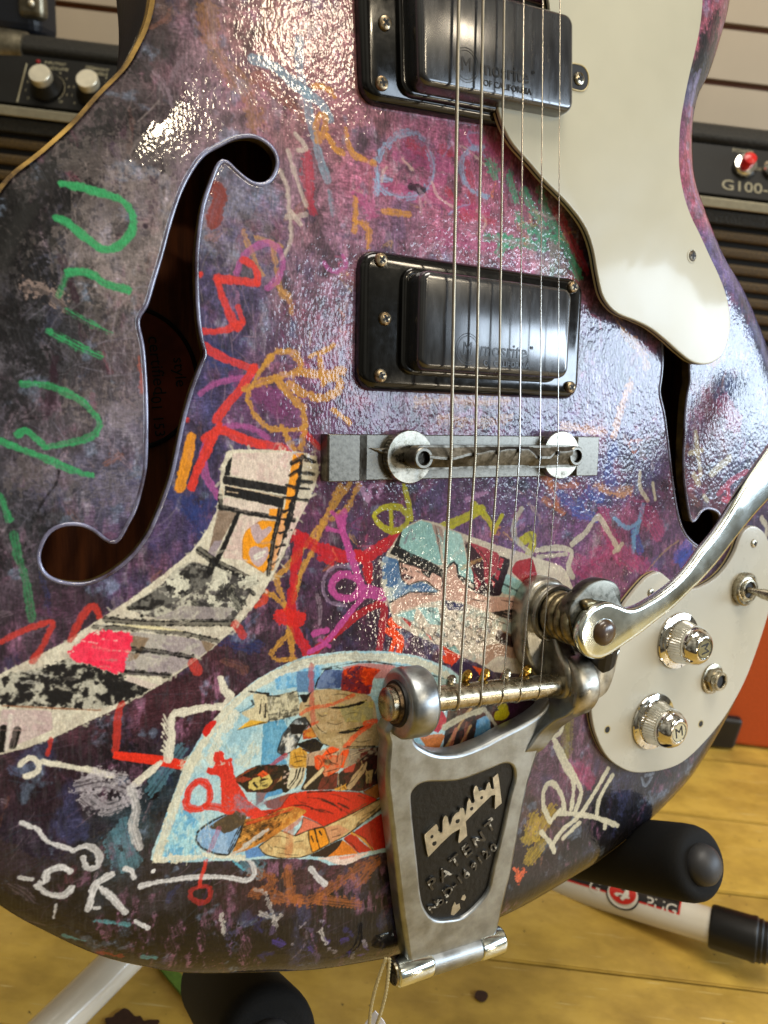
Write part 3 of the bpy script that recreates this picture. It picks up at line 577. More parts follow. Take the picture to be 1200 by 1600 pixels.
# ---- red strokes and white doodles, lower left
for p, w in (([0, 1003, 40, 984, 80, 972, 72, 1000, 52, 1032], 10), ([110, 1000, 128, 965, 146, 946, 156, 964], 11), ([368, 975, 380, 993], 12), ([301, 1036, 309, 1048], 15), ([190, 1100, 184, 1118, 183, 1150, 180, 1172], 11), ([80, 1155, 74, 1180], 8)): stroke(p, 'b83428', w, .85, dry=.2)
poly([178, 1173, 245, 1180, 300, 1190, 308, 1196, 290, 1204, 240, 1195, 176, 1186], 'd8301c')
CRM = 'd6cfba'
stroke([345, 1060, 350, 1078, 360, 1090, 348, 1103, 320, 1106, 292, 1112, 270, 1118, 268, 1150, 263, 1185], CRM, 12, smooth=True)
for k in range(9): stroke([262, 1180-k*6, 252+k % 3*2, 1172-k*7], CRM, 2.2)
stroke([32, 1195, 42, 1185, 54, 1186, 61, 1197, 56, 1208, 40, 1213], CRM, 9); stroke([66, 1190, 100, 1196, 140, 1203, 175, 1213], CRM, 9, dry=.15)
stroke([250, 1192, 232, 1208, 212, 1224], CRM, 11)
stroke([130, 1228, 160, 1222, 195, 1232, 205, 1245], 'b4acb0', 30, .6, rough=4, dry=.75); stroke([140, 1245, 165, 1262, 190, 1255], 'b4acb0', 26, .6, rough=4, dry=.7); stroke([150, 1210, 190, 1215], 'c0b8b8', 18, .6, rough=3, dry=.7)
stroke([205, 1232, 213, 1262, 208, 1292, 218, 1324], 'c8c4c0', 14, .85, dry=.45)
for p, w in (([34, 1285, 60, 1298, 75, 1315, 112, 1327], 7), ([115, 1328, 138, 1322, 154, 1335, 152, 1354, 136, 1356, 130, 1340], 10), ([110, 1362, 95, 1355, 75, 1362, 72, 1375], 10), ([58, 1385, 75, 1397, 98, 1400, 112, 1388], 10), ([32, 1373, 50, 1374], 9), ([62, 1378, 68, 1380], 6),
             ([174, 1366, 158, 1375, 148, 1385, 143, 1402, 138, 1421], 11), ([158, 1388, 178, 1405, 196, 1426], 10), ([195, 1357, 206, 1362, 209, 1372], 7), ([148, 1419, 155, 1418], 6), ([220, 1384, 260, 1376, 310, 1370, 355, 1371, 385, 1376, 398, 1364, 390, 1345, 375, 1338], 8), ([486, 1357, 497, 1372, 508, 1382], 9), ([212, 1440, 232, 1450], 8), ([88, 1415, 85, 1440], 4)):
    stroke(p, 'd0cdca', w, .92, dry=.3)
stroke([240, 1361], 'd8d4d0', 8)
# ---- oval collage
ZC = (580, 800, 4.2857)
ov = [75, 370, 100, 280, 160, 190, 240, 90, 330, 48, 430, 70, 600, 140, 800, 210, 1000, 270, 1300, 370, 1420, 700, 1350, 1100, 830, 1075, 740, 1025, 600, 965, 470, 900, 300, 825, 150, 740, 120, 640, 85, 500]
poly(ov, 'c2b7a2', z=ZC, mottle='ad9c90')
poly([75, 290, 180, 320, 200, 450, 240, 490, 350, 465, 460, 540, 250, 540, 120, 612, 75, 440], '46688f', z=ZC, mottle='a8bcc4'); stroke([90, 500, 130, 560, 100, 600], 'd0d4c0', 30, .8, z=ZC, rough=4, dry=.5); stroke([70, 330, 80, 440, 95, 560], 'c8c4b0', 34, .8, z=ZC, rough=3, dry=.3)
poly([205, 120, 330, 55, 410, 80, 440, 200, 480, 370, 185, 240], '8fb8b0', z=ZC, mottle='7da8a4'); poly([490, 110, 600, 145, 620, 210, 640, 330, 700, 440, 690, 490, 590, 430, 560, 335, 510, 375, 480, 300], '92b8b0', z=ZC, mottle='a8c4bc')
poly([405, 80, 470, 100, 490, 190, 450, 235, 430, 160], '9c8478', z=ZC); poly([205, 120, 185, 235, 400, 335, 480, 385, 480, 432, 350, 395, 150, 290, 125, 280, 165, 200], '15120f', z=ZC, mottle='2a241f')
poly([185, 330, 300, 360, 410, 400, 480, 440, 470, 530, 440, 520, 370, 462, 310, 465, 250, 490, 205, 452], 'c69a88', z=ZC, line='171210', lw=2.2)
poly([130, 612, 260, 535, 460, 545, 520, 370, 560, 335, 582, 425, 655, 505, 780, 565, 1010, 575, 1000, 652, 800, 672, 600, 600, 480, 590, 350, 612, 200, 672, 140, 690], 'bb9280', z=ZC, mottle='c8a896', mk=.3)
bk([500, 375, 552, 335, 575, 360, 582, 430, 655, 505, 780, 565], 12, z=ZC); bk([120, 608, 260, 535, 440, 540], 11, z=ZC); bk([500, 480, 520, 490, 515, 520, 495, 525], 5, z=ZC)
poly([330, 388, 410, 400, 390, 442, 345, 415], '15120f', z=ZC); bk([205, 345, 205, 375, 235, 380, 240, 390], 8, z=ZC); bk([190, 330, 410, 395], 14, z=ZC); poly([200, 420, 225, 415, 255, 425, 288, 438, 250, 456, 215, 446], '35141a', z=ZC); bk([222, 432, 258, 438], 5, z=ZC, c='d8c8bc')
poly([150, 680, 350, 615, 500, 588, 650, 640, 850, 700, 1010, 740, 1000, 850, 850, 790, 790, 850, 980, 930, 960, 985, 860, 962, 750, 1030, 500, 905, 300, 830, 170, 745], 'b39a86', z=ZC, mottle=['8fa8a0', 'c8bca8'], mk=.7)
for k in range(70):
    x = RNG.uniform(300, 860); y = 620+(x-300)*.2+RNG.uniform(0, 240); stroke([x, y, x+RNG.uniform(8, 40), y+RNG.uniform(-8, 30)], ['17130f', 'd8ccb4', '2a2a4a', '17130f'][k % 4], RNG.uniform(4, 14), .85, z=ZC, rough=1.5, dry=.4)
poly([310, 640, 450, 640, 470, 760, 390, 750], '9cc0ba', z=ZC, mottle='17130f', mk=.6); poly([160, 690, 300, 650, 280, 730], '90b8b4', z=ZC); poly([470, 590, 640, 620, 640, 660, 520, 655], '2c2c54', z=ZC, mottle='17130f')
for p in ([200, 700, 270, 740, 260, 770], [360, 810, 410, 865, 395, 830]): poly(p, 'c02c2c', z=ZC)
poly([620, 190, 690, 225, 755, 330, 770, 480, 740, 550, 690, 545, 680, 400, 645, 300], '34181e', z=ZC); poly([665, 300, 690, 400, 740, 480, 700, 540, 690, 440], '8a2430', z=ZC)
poly([640, 200, 700, 215, 860, 280, 840, 400, 790, 500, 760, 470, 752, 320, 690, 240], '8c2834', z=ZC, mottle='a84a50'); poly([860, 290, 935, 320, 870, 562, 760, 562, 720, 540, 790, 480, 800, 440, 840, 400], '26141a', z=ZC)
poly([865, 305, 890, 315, 870, 380, 845, 370], 'a02c3a', z=ZC); poly([845, 385, 868, 395, 850, 460, 826, 440], 'a02c3a', z=ZC); poly([800, 450, 830, 470, 820, 510], 'b03a40', z=ZC)
poly([970, 330, 1080, 305, 1115, 430, 1045, 495, 980, 440, 935, 395], '8c1c28', z=ZC, mottle='a43a3c'); poly([905, 410, 980, 450, 1050, 500, 1020, 572, 868, 545], '88ada8', z=ZC, mottle='a8c0b8'); bk([880, 480, 1020, 550], 9, z=ZC); bk([590, 430, 700, 490], 16, z=ZC)
poly([800, 672, 985, 645, 1012, 740, 860, 700], '29201e', z=ZC); bk([890, 670, 1000, 700], 5, z=ZC, c='b89884'); bk([880, 690, 1000, 728], 4, z=ZC, c='b89884'); poly([850, 785, 1015, 850, 1000, 935, 870, 880, 830, 850], '38221f', z=ZC); bk([880, 800, 1010, 862], 7, z=ZC, c='8a6a4a')
poly([850, 880, 980, 915, 975, 985, 850, 960, 760, 1030, 740, 900], 'a9866f', z=ZC); poly([485, 925, 560, 895, 600, 950], '6e9a94', z=ZC); poly([470, 960, 590, 960, 560, 1029, 490, 1010], 'd8401e', z=ZC)
for k in range(12): bk([860+k*11, 845+k*4, 866+k*11, 865+k*4], 5, z=ZC)
# ---- large comic-paper collage
big = [236, 1345, 238, 1328, 250, 1300, 270, 1245, 290, 1190, 318, 1143, 358, 1097, 400, 1062, 440, 1040, 480, 1024, 540, 1017, 600, 1017, 650, 1024, 700, 1042, 735, 1070, 765, 1110, 775, 1150, 790, 1220, 640, 1330, 596, 1332, 560, 1342, 545, 1350, 515, 1352, 495, 1343, 440, 1341, 300, 1347]
poly(big, 'a6c6ca', mottle=['8ab4c2', 'b8cfcc'], mk=.6)
Z2, Z3, Z4, Z5 = (220, 1000, 6.), (400, 1000, 5.4545), (220, 1180, 6.), (400, 1180, 5.4545)
poly([250, 520, 420, 510, 560, 640, 510, 780, 560, 880, 450, 980, 200, 1010, 140, 870, 190, 700], '7cb6cc', z=Z4, mottle=['5c9cc0', 'a8cfd0'], mk=.8); poly([1150, 780, 1200, 780, 1200, 1170, 1130, 1170], '4f8eae', z=Z2)
poly([60, 690, 230, 670, 290, 780, 180, 930, 280, 1062, 50, 1062], '5a98b8', z=Z3, mottle='78aec4'); poly([160, 300, 330, 240, 500, 190, 570, 240, 510, 410, 350, 400, 170, 430], '62a0c6', z=Z3, mottle='a8ccd4'); poly([345, 270, 500, 260, 500, 450, 350, 440], '5a7ea0', z=Z3)
stroke([245, 1342, 262, 1290, 285, 1225, 318, 1160, 352, 1115, 395, 1075, 440, 1050, 490, 1034, 545, 1027, 610, 1028, 655, 1036, 700, 1056], 'd2cbb0', 13, .9, rough=.7, dry=.1); stroke([440, 1045, 490, 1030, 540, 1025, 600, 1027], '8a8478', 8, .5, rough=3, dry=.7)
stroke([330, 1190, 342, 1150, 365, 1118], 'd8d2b8', 16, .8, rough=2, dry=.2); stroke([245, 1342, 300, 1340, 330, 1335, 380, 1342], 'd8d2b8', 10, .9, rough=1.6)
for p in ([380, 1190, 395, 1172], [310, 1185, 290, 1195]): stroke(p, 'd0ccb0', 18, .6, rough=3, dry=.5)
poly([520, 345, 590, 250, 780, 260, 730, 410, 510, 415], '465a86', z=Z3, mottle=['30406a', '7f93b4']); bk([505, 410, 525, 340, 590, 252, 700, 235, 790, 262], 9, z=Z3)
poly([720, 235, 900, 195, 1190, 215, 1190, 330, 1000, 325], 'c08480', z=Z3); poly([740, 260, 850, 215, 1065, 250, 1000, 322, 970, 470, 720, 440], 'e04414', z=Z3, mottle=['1c1430', 'b83418'], mk=.8); bk([560, 250, 720, 215, 850, 190, 1000, 185, 1200, 215, 1400, 270, 1600, 330], 9, z=Z3)
poly([370, 540, 430, 500, 500, 425, 650, 415, 970, 470, 1020, 560, 1060, 900, 850, 930, 700, 925, 560, 880, 480, 760, 420, 680, 365, 640], 'b09468', z=Z3, mottle=['9c8a5c', 'c4b088'])
poly([700, 560, 1000, 520, 1000, 700, 760, 700], '9e9668', z=Z3, mottle='c0a848'); poly([600, 575, 760, 565, 960, 505, 900, 550, 700, 592], '191510', z=Z3); poly([675, 795, 850, 745, 1000, 715, 900, 770, 760, 800], '191510', z=Z3)
stroke([470, 220, 470, 420, 490, 700], 'b4443a', 42, .72, z=Z3, smooth=False, dry=.2); stroke([380, 630, 480, 580, 640, 550, 830, 470], 'd04a22', 30, .75, z=Z3, dry=.3); stroke([760, 920, 840, 820, 960, 730], 'e85024', 48, .85, z=Z3, dry=.2); stroke([930, 710, 1020, 695], 'e85024', 40, .9, z=Z3); stroke([430, 740, 520, 700], 'd04a22', 30, .7, z=Z3)
bk([410, 660, 450, 700, 480, 780, 560, 880, 620, 900], 8, z=Z3); bk([560, 885, 700, 925, 1040, 915], 7, z=Z3)
poly([0, 440, 130, 480, 350, 430, 370, 540, 360, 640, 150, 690, 0, 712], 'c4bc9c', z=Z3, mottle='1d1a17', mk=.6); bk([0, 440, 100, 475, 200, 478], 12, z=Z3); bk([0, 712, 120, 680, 230, 672], 6, z=Z3); bk([290, 460, 350, 432, 368, 480, 330, 485], 8, z=Z3); bk([35, 540, 45, 680], 12, z=Z3); bk([75, 520, 80, 670], 8, z=Z3); stroke([120, 640, 250, 630, 340, 610], '1d1a17', 50, .8, z=Z3, rough=3, dry=.5)
poly([370, 465, 440, 465, 480, 430, 430, 530, 400, 535], '1a1512', z=Z3); poly([0, 700, 60, 695, 0, 712], 'd8b858', z=Z3)
poly([1050, 500, 1180, 510, 1200, 770, 1030, 810, 905, 840, 1030, 745, 935, 685, 1070, 620], 'd0c49c', z=Z2, mottle='b8a888'); poly([905, 838, 1030, 750, 1190, 770, 1050, 810], 'dca838', z=Z2); bk([905, 845, 1050, 800, 1200, 765], 8, z=Z2); bk([1010, 480, 1200, 505], 18, z=Z2, d=.3); bk([1040, 570, 1060, 605], 18, z=Z2); bk([930, 680, 1000, 645, 1050, 610], 4, z=Z2); bk([1130, 560, 1115, 690], 12, z=Z2); bk([1170, 600, 1165, 720], 16, z=Z2)
poly([330, 680, 420, 655, 450, 720, 390, 800, 330, 940, 230, 985, 180, 950, 230, 800], '8e9496', z=Z3, mottle=['d6d2c4', '1a1714'], mk=.9, line='191512', lw=2); poly([290, 720, 440, 720, 390, 800, 300, 800], '211b17', z=Z3)
poly([400, 780, 470, 740, 520, 830, 400, 850], 'b4421e', z=Z3, mottle='d8a840'); poly([330, 890, 500, 835, 580, 890, 545, 945, 470, 960, 400, 920], '1a1410', z=Z3)
poly([0, 1075, 110, 1060, 280, 1070, 290, 1300, 0, 1300], '1b1713', z=Z3); poly([290, 950, 380, 910, 440, 960, 430, 1095, 280, 1090], 'c08a2c', z=Z3, mottle='d8a850'); bk([400, 930, 470, 960, 440, 990], 12, z=Z3, c='3a1c14')
poly([430, 970, 560, 940, 640, 900, 800, 930, 790, 1091, 430, 1091], 'b89a7c', z=Z3, mottle='a47a54'); poly([510, 1091, 560, 980, 640, 905, 720, 930, 600, 1000, 560, 1091], 'e8501c', z=Z3); poly([640, 1091, 740, 940, 800, 930, 740, 1091], 'e8501c', z=Z3); bk([580, 1015, 680, 1020], 12, z=Z3); bk([590, 985, 680, 955], 8, z=Z3)
poly([790, 935, 1060, 915, 1060, 1091, 780, 1091], '3a2422', z=Z3, mottle=['a89880', '6a2a24'], mk=.8); stroke([820, 980, 960, 930], 'bca98c', 26, .9, z=Z3, dry=.3)
for p in ([780, 910, 1010, 905], [850, 1060, 960, 970]): bk(p, 12, z=Z3)
poly([0, 90, 90, 100, 280, 80, 300, 295, 220, 290, 100, 300, 60, 330, 0, 280], '1a1611', z=Z5); poly([0, 205, 60, 150, 110, 140, 130, 200, 90, 260, 0, 295], 'c8a85c', z=Z5, line='1a1410', lw=1.5); poly([130, 150, 220, 130, 222, 215, 150, 252, 120, 230], 'a87c50', z=Z5, mottle='b48c64'); bk([20, 200, 80, 190], 8, z=Z5); bk([20, 235, 50, 225], 5, z=Z5); stroke([0, 175, 60, 140, 250, 0], 'a8303a', 42, .8, z=Z5, smooth=False, dry=.1); poly([10, 160, 60, 130, 90, 150, 40, 200], 'cc3c20', z=Z5)
for x, y in ((240, 140), (265, 160), (240, 190), (270, 205), (245, 240)): stroke([x, y, x+14, y-6], 'b49a88', 12, z=Z5)
poly([60, 330, 220, 285, 230, 325, 130, 350, 60, 380], '4d8cb4', z=Z5); poly([60, 400, 300, 320, 270, 400, 200, 470, 100, 450], '8a4438', z=Z5, mottle='5a5a66'); poly([0, 300, 100, 300, 60, 390, 0, 430], '70747c', z=Z5, mottle='8a4c44')
poly([290, 110, 430, 90, 400, 240, 300, 295, 260, 280], 'cabf9e', z=Z5, mottle='b09a78'); 
for p in ([380, 110, 350, 200, 290, 280], [405, 110, 390, 200, 330, 290], [350, 120, 330, 200, 280, 260]): bk(p, 12, z=Z5)
poly([430, 85, 560, 90, 700, 160, 660, 290, 400, 300, 380, 290, 430, 200], '221a15', z=Z5); poly([430, 0, 520, 0, 520, 90, 440, 90, 290, 110, 290, 0], 'a88a6c', z=Z5); poly([290, 0, 430, 0, 430, 100, 330, 110, 285, 70], 'c08c30', z=Z5, mottle='d4a44c'); poly([500, 0, 770, 0, 710, 130, 590, 192, 570, 150, 500, 110], 'd84c1e', z=Z5, mottle='b8946c'); poly([590, 30, 650, 40, 620, 90, 580, 80], 'a07048', z=Z5)
poly([410, 295, 405, 265, 480, 180, 575, 95, 585, 120, 560, 160, 440, 265], 'c9b488', z=Z5, line='1a1410', lw=1); poly([560, 190, 660, 170, 700, 140, 690, 290, 520, 300], '6a2a20', z=Z5, mottle='221a15'); poly([700, 150, 1000, 0, 1090, 0, 1080, 220, 900, 310, 690, 290], '241a18', z=Z5, mottle='5a2420', mk=.5)
poly([770, 285, 820, 180, 940, 50, 950, 80, 915, 160, 800, 300], 'b89c74', z=Z5); poly([740, 120, 850, 70, 830, 140, 760, 150], 'b84434', z=Z5); poly([930, 140, 1000, 120, 980, 240, 940, 240], 'ae9460', z=Z5); poly([660, 290, 770, 240, 775, 300, 680, 300], 'd09438', z=Z5); bk([740, 255, 770, 300], 9, z=Z5); bk([700, 150, 705, 270], 5, z=Z5, c='b89a70')
poly([910, 312, 1095, 208, 1100, 330, 1020, 375], 'ad6a30', z=Z5, mottle='6a4020'); bk([920, 310, 1095, 212], 6, z=Z5)
poly([-20, 480, 200, 455, 290, 330, 420, 305, 560, 300, 900, 318, 1040, 378, 920, 450, 800, 515, 640, 590, 580, 612, 500, 560, 400, 515, 300, 485, 160, 500, 0, 510], 'cc2c18', z=Z5, mottle='b82818', mk=.4)
for p in ([440, 360, 560, 375, 660, 420, 790, 500], [540, 385, 640, 410, 740, 480], [280, 430, 420, 430, 520, 470, 600, 490], [470, 460, 580, 470, 660, 500], [700, 410, 790, 455], [440, 315, 640, 305]): stroke(p, '3a1010', 12, .95, z=Z5, taper=True, rough=.3)
poly([830, 655, 1095, 480, 1140, 780, 1000, 815, 880, 700], 'b82a1a', z=Z5); poly([740, 712, 830, 655, 900, 740, 1000, 812, 870, 835], 'b82e1c', z=Z5); stroke([810, 660, 900, 710, 1000, 810], 'd8943c', 16, z=Z5); bk([830, 655, 930, 710, 1000, 815], 5, z=Z5)
poly([590, 868, 740, 725, 800, 770, 872, 838], 'd07424', z=Z5); poly([450, 860, 640, 755, 745, 712, 700, 790, 600, 872], '2a1c18', z=Z5); bk([740, 712, 820, 760, 872, 830], 6, z=Z5)
poly([15, 785, 130, 700, 210, 640, 330, 690, 450, 640, 580, 610, 800, 508, 1095, 350, 1100, 430, 880, 600, 760, 690, 620, 760, 480, 840, 380, 872, 200, 878, 80, 850], 'ccae76', z=Z5, mottle=['b08a58', 'd8c088'], line='1a1410', lw=1.8, mk=.6)
poly([400, 525, 500, 565, 575, 605, 440, 640, 325, 692, 390, 600], 'cf6c50', z=Z5, line='1a1410', lw=1.2); poly([570, 620, 700, 590, 800, 640, 640, 750], 'c88460', z=Z5, a=.7); stroke([250, 640, 330, 590, 380, 540], 'c0603c', 40, .7, z=Z5, dry=.2); stroke([300, 590, 290, 700, 280, 850], 'b4643c', 60, .55, z=Z5, dry=.3)
poly([445, 640, 580, 610, 630, 752, 480, 832, 455, 740], 'dc8a20', z=Z5, line='1a1410', lw=2); bk([500, 625, 520, 720, 545, 800], 12, z=Z5); bk([540, 650, 560, 680], 10, z=Z5); bk([470, 690, 490, 740], 8, z=Z5); stroke([880, 590, 960, 540, 1080, 440], '3a2c1c', 22, .8, z=Z5, dry=.5, rough=1.5)
poly([-90, 880, 80, 858, 10, 780, -90, 800], '5a86b8', z=Z5)
poly([515, 880, 640, 868, 870, 842, 975, 822, 850, 905, 760, 935, 690, 932, 600, 895], 'd8bcae', z=Z5, mottle='e8d4c4'); poly([700, 870, 870, 845, 830, 870, 720, 890], 'd86848', z=Z5, a=.6)
poly([930, 600, 1060, 590, 1200, 560, 1330, 500, 1430, 480, 1560, 520, 1480, 600, 1330, 700, 1180, 800, 1000, 890, 850, 930, 890, 840], 'c07c30', z=Z4, mottle=['9a5a28', 'd8a050'])
for k in range(16):
    t = k/15; stroke([900+60*t, 880-270*t, 1100+60*t, 800-260*t, 1320+80*t, 640-140*t], '191310', RNG.uniform(7, 15), .9, z=Z4, taper=True)
stroke([1000, 640, 1200, 580, 1420, 500], 'cc4020', 30, .7, z=Z4, dry=.3); stroke([860, 925, 960, 870, 1080, 770, 1190, 700], 'c4bcae', 36, .85, z=Z4, dry=.2); stroke([960, 840, 1060, 800], 'c4bcae', 30, .6, z=Z4, dry=.4)
poly([515, 800, 530, 720, 600, 660, 700, 600, 900, 510, 960, 640, 940, 720, 880, 850, 820, 938, 700, 925, 570, 870], '7ea2c4', z=Z4, mottle='a4bcd0', line='15130f', lw=3, smooth=False); bk([960, 640, 900, 760, 820, 930], 12, z=Z4); bk([930, 660, 870, 780, 810, 920], 6, z=Z4)
poly([640, 668, 740, 600, 900, 505, 1000, 560, 960, 650, 850, 715, 780, 735, 740, 700, 660, 690], '4a3e30', z=Z4, mottle='6a5438'); stroke([730, 690, 690, 790, 640, 905], 'a8506a', 52, .6, z=Z4, smooth=False, dry=.35)
poly([860, 235, 900, 200, 1010, 130, 1100, 95, 1250, 90, 1350, 150, 1250, 300, 1200, 350, 1100, 350, 990, 345, 940, 290], '241c14', z=Z4, mottle='6a2c1c'); poly([1010, 250, 1060, 215, 1200, 170, 1240, 250, 1180, 310, 1060, 330, 1010, 310], 'c8b060', z=Z4); poly([1090, 180, 1150, 140, 1200, 180, 1130, 215], 'dc5020', z=Z4)
poly([860, 235, 960, 200, 1040, 220, 950, 260], '8a3420', z=Z4); bk([1060, 260, 1090, 300], 18, z=Z4); bk([1120, 240, 1190, 220], 12, z=Z4); bk([1140, 290, 1190, 270], 6, z=Z4)
RR = 'd03426'
stroke([440, 400, 450, 330, 500, 270, 570, 245, 630, 290, 650, 380, 620, 470, 540, 505, 450, 490, 425, 440, 440, 400], RR, 64, z=Z4); stroke([600, 480, 680, 480, 760, 500], RR, 66, z=Z4); poly([680, -30, 740, -40, 780, -20, 790, 40, 855, 20, 870, 150, 900, 260, 1000, 420, 1100, 500, 1200, 560, 1050, 600, 900, 520, 840, 560, 760, 540, 750, 260, 740, 200, 610, 170, 630, 115, 690, 120], RR, z=Z4, rough=.5)
stroke([640, 90, 720, 95, 780, 80], 'd8d0b8', 14, .8, z=Z4, dry=.4); poly([590, 830, 620, 790, 690, 750, 705, 780, 660, 850, 620, 905, 580, 880], 'c8241c', z=Z2, smooth=True)
for k in range(26): stroke([RNG.uniform(760, 960), RNG.uniform(330, 520), RNG.uniform(900, 1080), RNG.uniform(420, 600)][:4], ['9a8288', '6a5a64', 'a87078'][k % 3], 7, .45, z=Z4, dry=.6)
stroke([900, 400, 1000, 480, 1150, 440], '8a7a86', 60, .5, z=Z4, dry=.6)
stroke([610, 990, 590, 1080, 560, 1160, 555, 1230], 'cc3026', 40, .85, z=Z4, dry=.1); stroke([560, 1230, 640, 1240, 650, 1330, 590, 1380, 480, 1350, 470, 1270, 550, 1230], 'b82c2c', 44, .7, z=Z4, dry=.35)
stroke([870, 990, 960, 1070], '5cc0d8', 26, .6, z=Z4, dry=.6)
# pieces seen below the roller bar
poly([655, 1150, 696, 1148, 685, 1172], 'c4703c'); poly([690, 1110, 700, 1125, 685, 1145, 672, 1140], 'b03040'); poly([700, 1110, 800, 1080, 820, 1160, 690, 1180], '2c2422', mottle='6a3a30'); poly([655, 1150, 692, 1146, 684, 1176, 668, 1172], 'c8743c')
for p in ([690, 1180, 720, 1130, 740, 1100], [710, 1180, 735, 1135]): stroke(p, 'b08a5a', 5)
stroke([695, 1136, 720, 1122, 752, 1110], 'b8b094', 9, dry=.2); stroke([712, 1140, 700, 1178], 'b06a50', 7, dry=.4); stroke([730, 1130, 722, 1178], '8a5040', 6, dry=.4)
poly([745, 1125, 765, 1115, 768, 1160, 738, 1176], '5a90b8', mottle='90b4c8'); stroke([757, 1108, 775, 1135, 782, 1160], 'b0a894', 5); poly([785, 1085, 900, 1060, 870, 1140, 790, 1150], '34142a', mottle='1c1018'); stroke([783, 1100, 790, 1115, 778, 1118], 'b0a010', 14, dry=.1)
poly([700, 1040, 720, 1032, 765, 1050, 780, 1075, 760, 1090, 740, 1070], '34243c'); poly([738, 1040, 760, 1048, 752, 1058], 'd04c1e'); poly([690, 1008, 720, 1026, 705, 1042], 'cc3a20')
# inked comic details: contour lines, hatching, faces, folds
def ink(z, *ls, w=5, c='15110e', taper=True):
    for p in ls: stroke(p, c, w, .95, rough=.12, z=z, taper=taper, vary=False)
ink(Z5, [0, 92, 60, 82, 130, 92, 200, 80, 280, 82], [0, 285, 60, 315, 130, 290], [130, 145, 150, 200, 140, 250], [30, 170, 45, 200, 40, 230], [60, 160, 82, 175], [50, 250, 70, 262, 90, 250], [150, 150, 215, 135], [160, 250, 215, 218],
    [300, 30, 360, 10, 430, 20], [330, 60, 390, 45], [300, 85, 350, 100, 420, 90], [520, 20, 560, 60, 540, 110], [600, 10, 640, 60, 700, 80], [560, 150, 640, 130, 720, 110], [640, 160, 600, 240, 560, 280],
    [700, 300, 780, 250, 840, 200, 930, 70], [800, 180, 850, 140], [930, 60, 900, 130], [950, 75, 930, 150], [960, 200, 950, 260], [660, 290, 720, 262, 770, 245], w=7)
ink(Z5, [600, 300, 760, 310, 900, 320, 1040, 380], [420, 305, 330, 318, 270, 360, 210, 450], [100, 520, 200, 500, 300, 486], [820, 520, 900, 470, 980, 420], [870, 340, 930, 370], [620, 330, 720, 350, 820, 400], [330, 350, 380, 400, 470, 420], [900, 520, 1000, 470, 1080, 400],
    [640, 640, 700, 625], [650, 700, 720, 680], [120, 700, 200, 690, 280, 710], [160, 780, 260, 800], [180, 830, 300, 850, 380, 850], [100, 760, 140, 800], [330, 740, 400, 730], w=5)
for k in range(14): ink(Z5, [860+k*12, 590-k*9, 880+k*12, 560-k*9], w=4)
for k in range(12): ink(Z5, [680+k*22, 560-k*13+RNG.uniform(-8, 8), 720+k*22, 545-k*13], w=4, c='5a4020')
for k in range(10): ink(Z5, [560+k*9, 20+k*4, 575+k*9, 60+k*3], w=4)
for k in range(22):
    x = RNG.uniform(720, 1070); y = RNG.uniform(0, 290); ink(Z5, [x, y, x+RNG.uniform(-30, 30), y+RNG.uniform(20, 60)], w=6, c=['15110e', 'c0a070', '7a3020', 'a88a68'][k % 4])
ink(Z3, [500, 425, 560, 412, 650, 416, 760, 430, 900, 462], [640, 470, 720, 460, 800, 475], [540, 480, 560, 540], [520, 620, 560, 650, 600, 640], [760, 640, 820, 620, 900, 625], [600, 700, 680, 720, 740, 700], [840, 860, 900, 870, 980, 850], [500, 700, 540, 760, 600, 800], [420, 560, 470, 560], w=6)
ink(Z3, [190, 930, 230, 830, 270, 760, 330, 700], [215, 940, 260, 860], [390, 800, 350, 880, 310, 940], [440, 700, 470, 740, 500, 800], [400, 950, 420, 1000], [330, 960, 350, 1030], [450, 1000, 440, 1060], [600, 930, 640, 990], [700, 960, 690, 1040], [740, 960, 730, 1060], [800, 990, 900, 950, 1000, 940], w=6)
for k in range(30):
    x = RNG.uniform(60, 360); y = RNG.uniform(450, 690); ink(Z3, [x, y, x+RNG.uniform(-12, 12), y+RNG.uniform(15, 50)], w=5, c=['15110e', 'd8d0b8', '15110e'][k % 3])
for k in range(40):
    x = RNG.uniform(560, 980); y = RNG.uniform(440, 880); ink(Z3, [x, y, x+RNG.uniform(10, 50), y+RNG.uniform(-14, 8)], w=4, c=['7c6a3c', 'c8b890', '8a7448', 'd0ba60'][k % 4])
for k in range(26):
    x = RNG.uniform(740, 980); y = RNG.uniform(240, 440); ink(Z3, [x, y, x+RNG.uniform(8, 36), y+RNG.uniform(-26, 26)], w=8, c=['1a1430', 'f05a20', '2a3058', 'b83418'][k % 4])
ink(Z4, [1050, 270, 1070, 255, 1100, 262], [1062, 285, 1085, 300, 1090, 280], [1120, 235, 1150, 222, 1180, 226], [1130, 262, 1160, 258], [1110, 240, 1125, 270, 1118, 290], [1140, 300, 1175, 292, 1200, 280], [1000, 250, 1040, 230], [1010, 320, 1080, 340, 1180, 318], w=7)
for k in range(20): t = k/19; ink(Z4, [870+RNG.uniform(-5, 5)+180*t, 225-110*t+RNG.uniform(-10, 14), 900+200*t, 215-110*t], w=6, c=['8a5a28', '15110e', 'b83a20'][k % 3])
for k in range(90):                        # worn, scrubbed printing on the pale blue
    x = RNG.uniform(240, 700); y = RNG.uniform(480, 980); ink(Z4, [x, y, x+RNG.uniform(-12, 18), y+RNG.uniform(20, 60)], w=5, c=['c4d8d4', '6ea8c4', 'd8d4bc', '8ab8c4'][k % 4], taper=False)
for k in range(70):
    x = RNG.uniform(620, 1180); y = RNG.uniform(520, 1150); ink(Z2, [x, y+400 if y < 700 else y, x+RNG.uniform(-6, 26), (y+400 if y < 700 else y)+RNG.uniform(10, 50)], w=4, c=['c8dcd4', '98c0c8', 'd4d0b4', '88a8a0'][k % 4], taper=False)
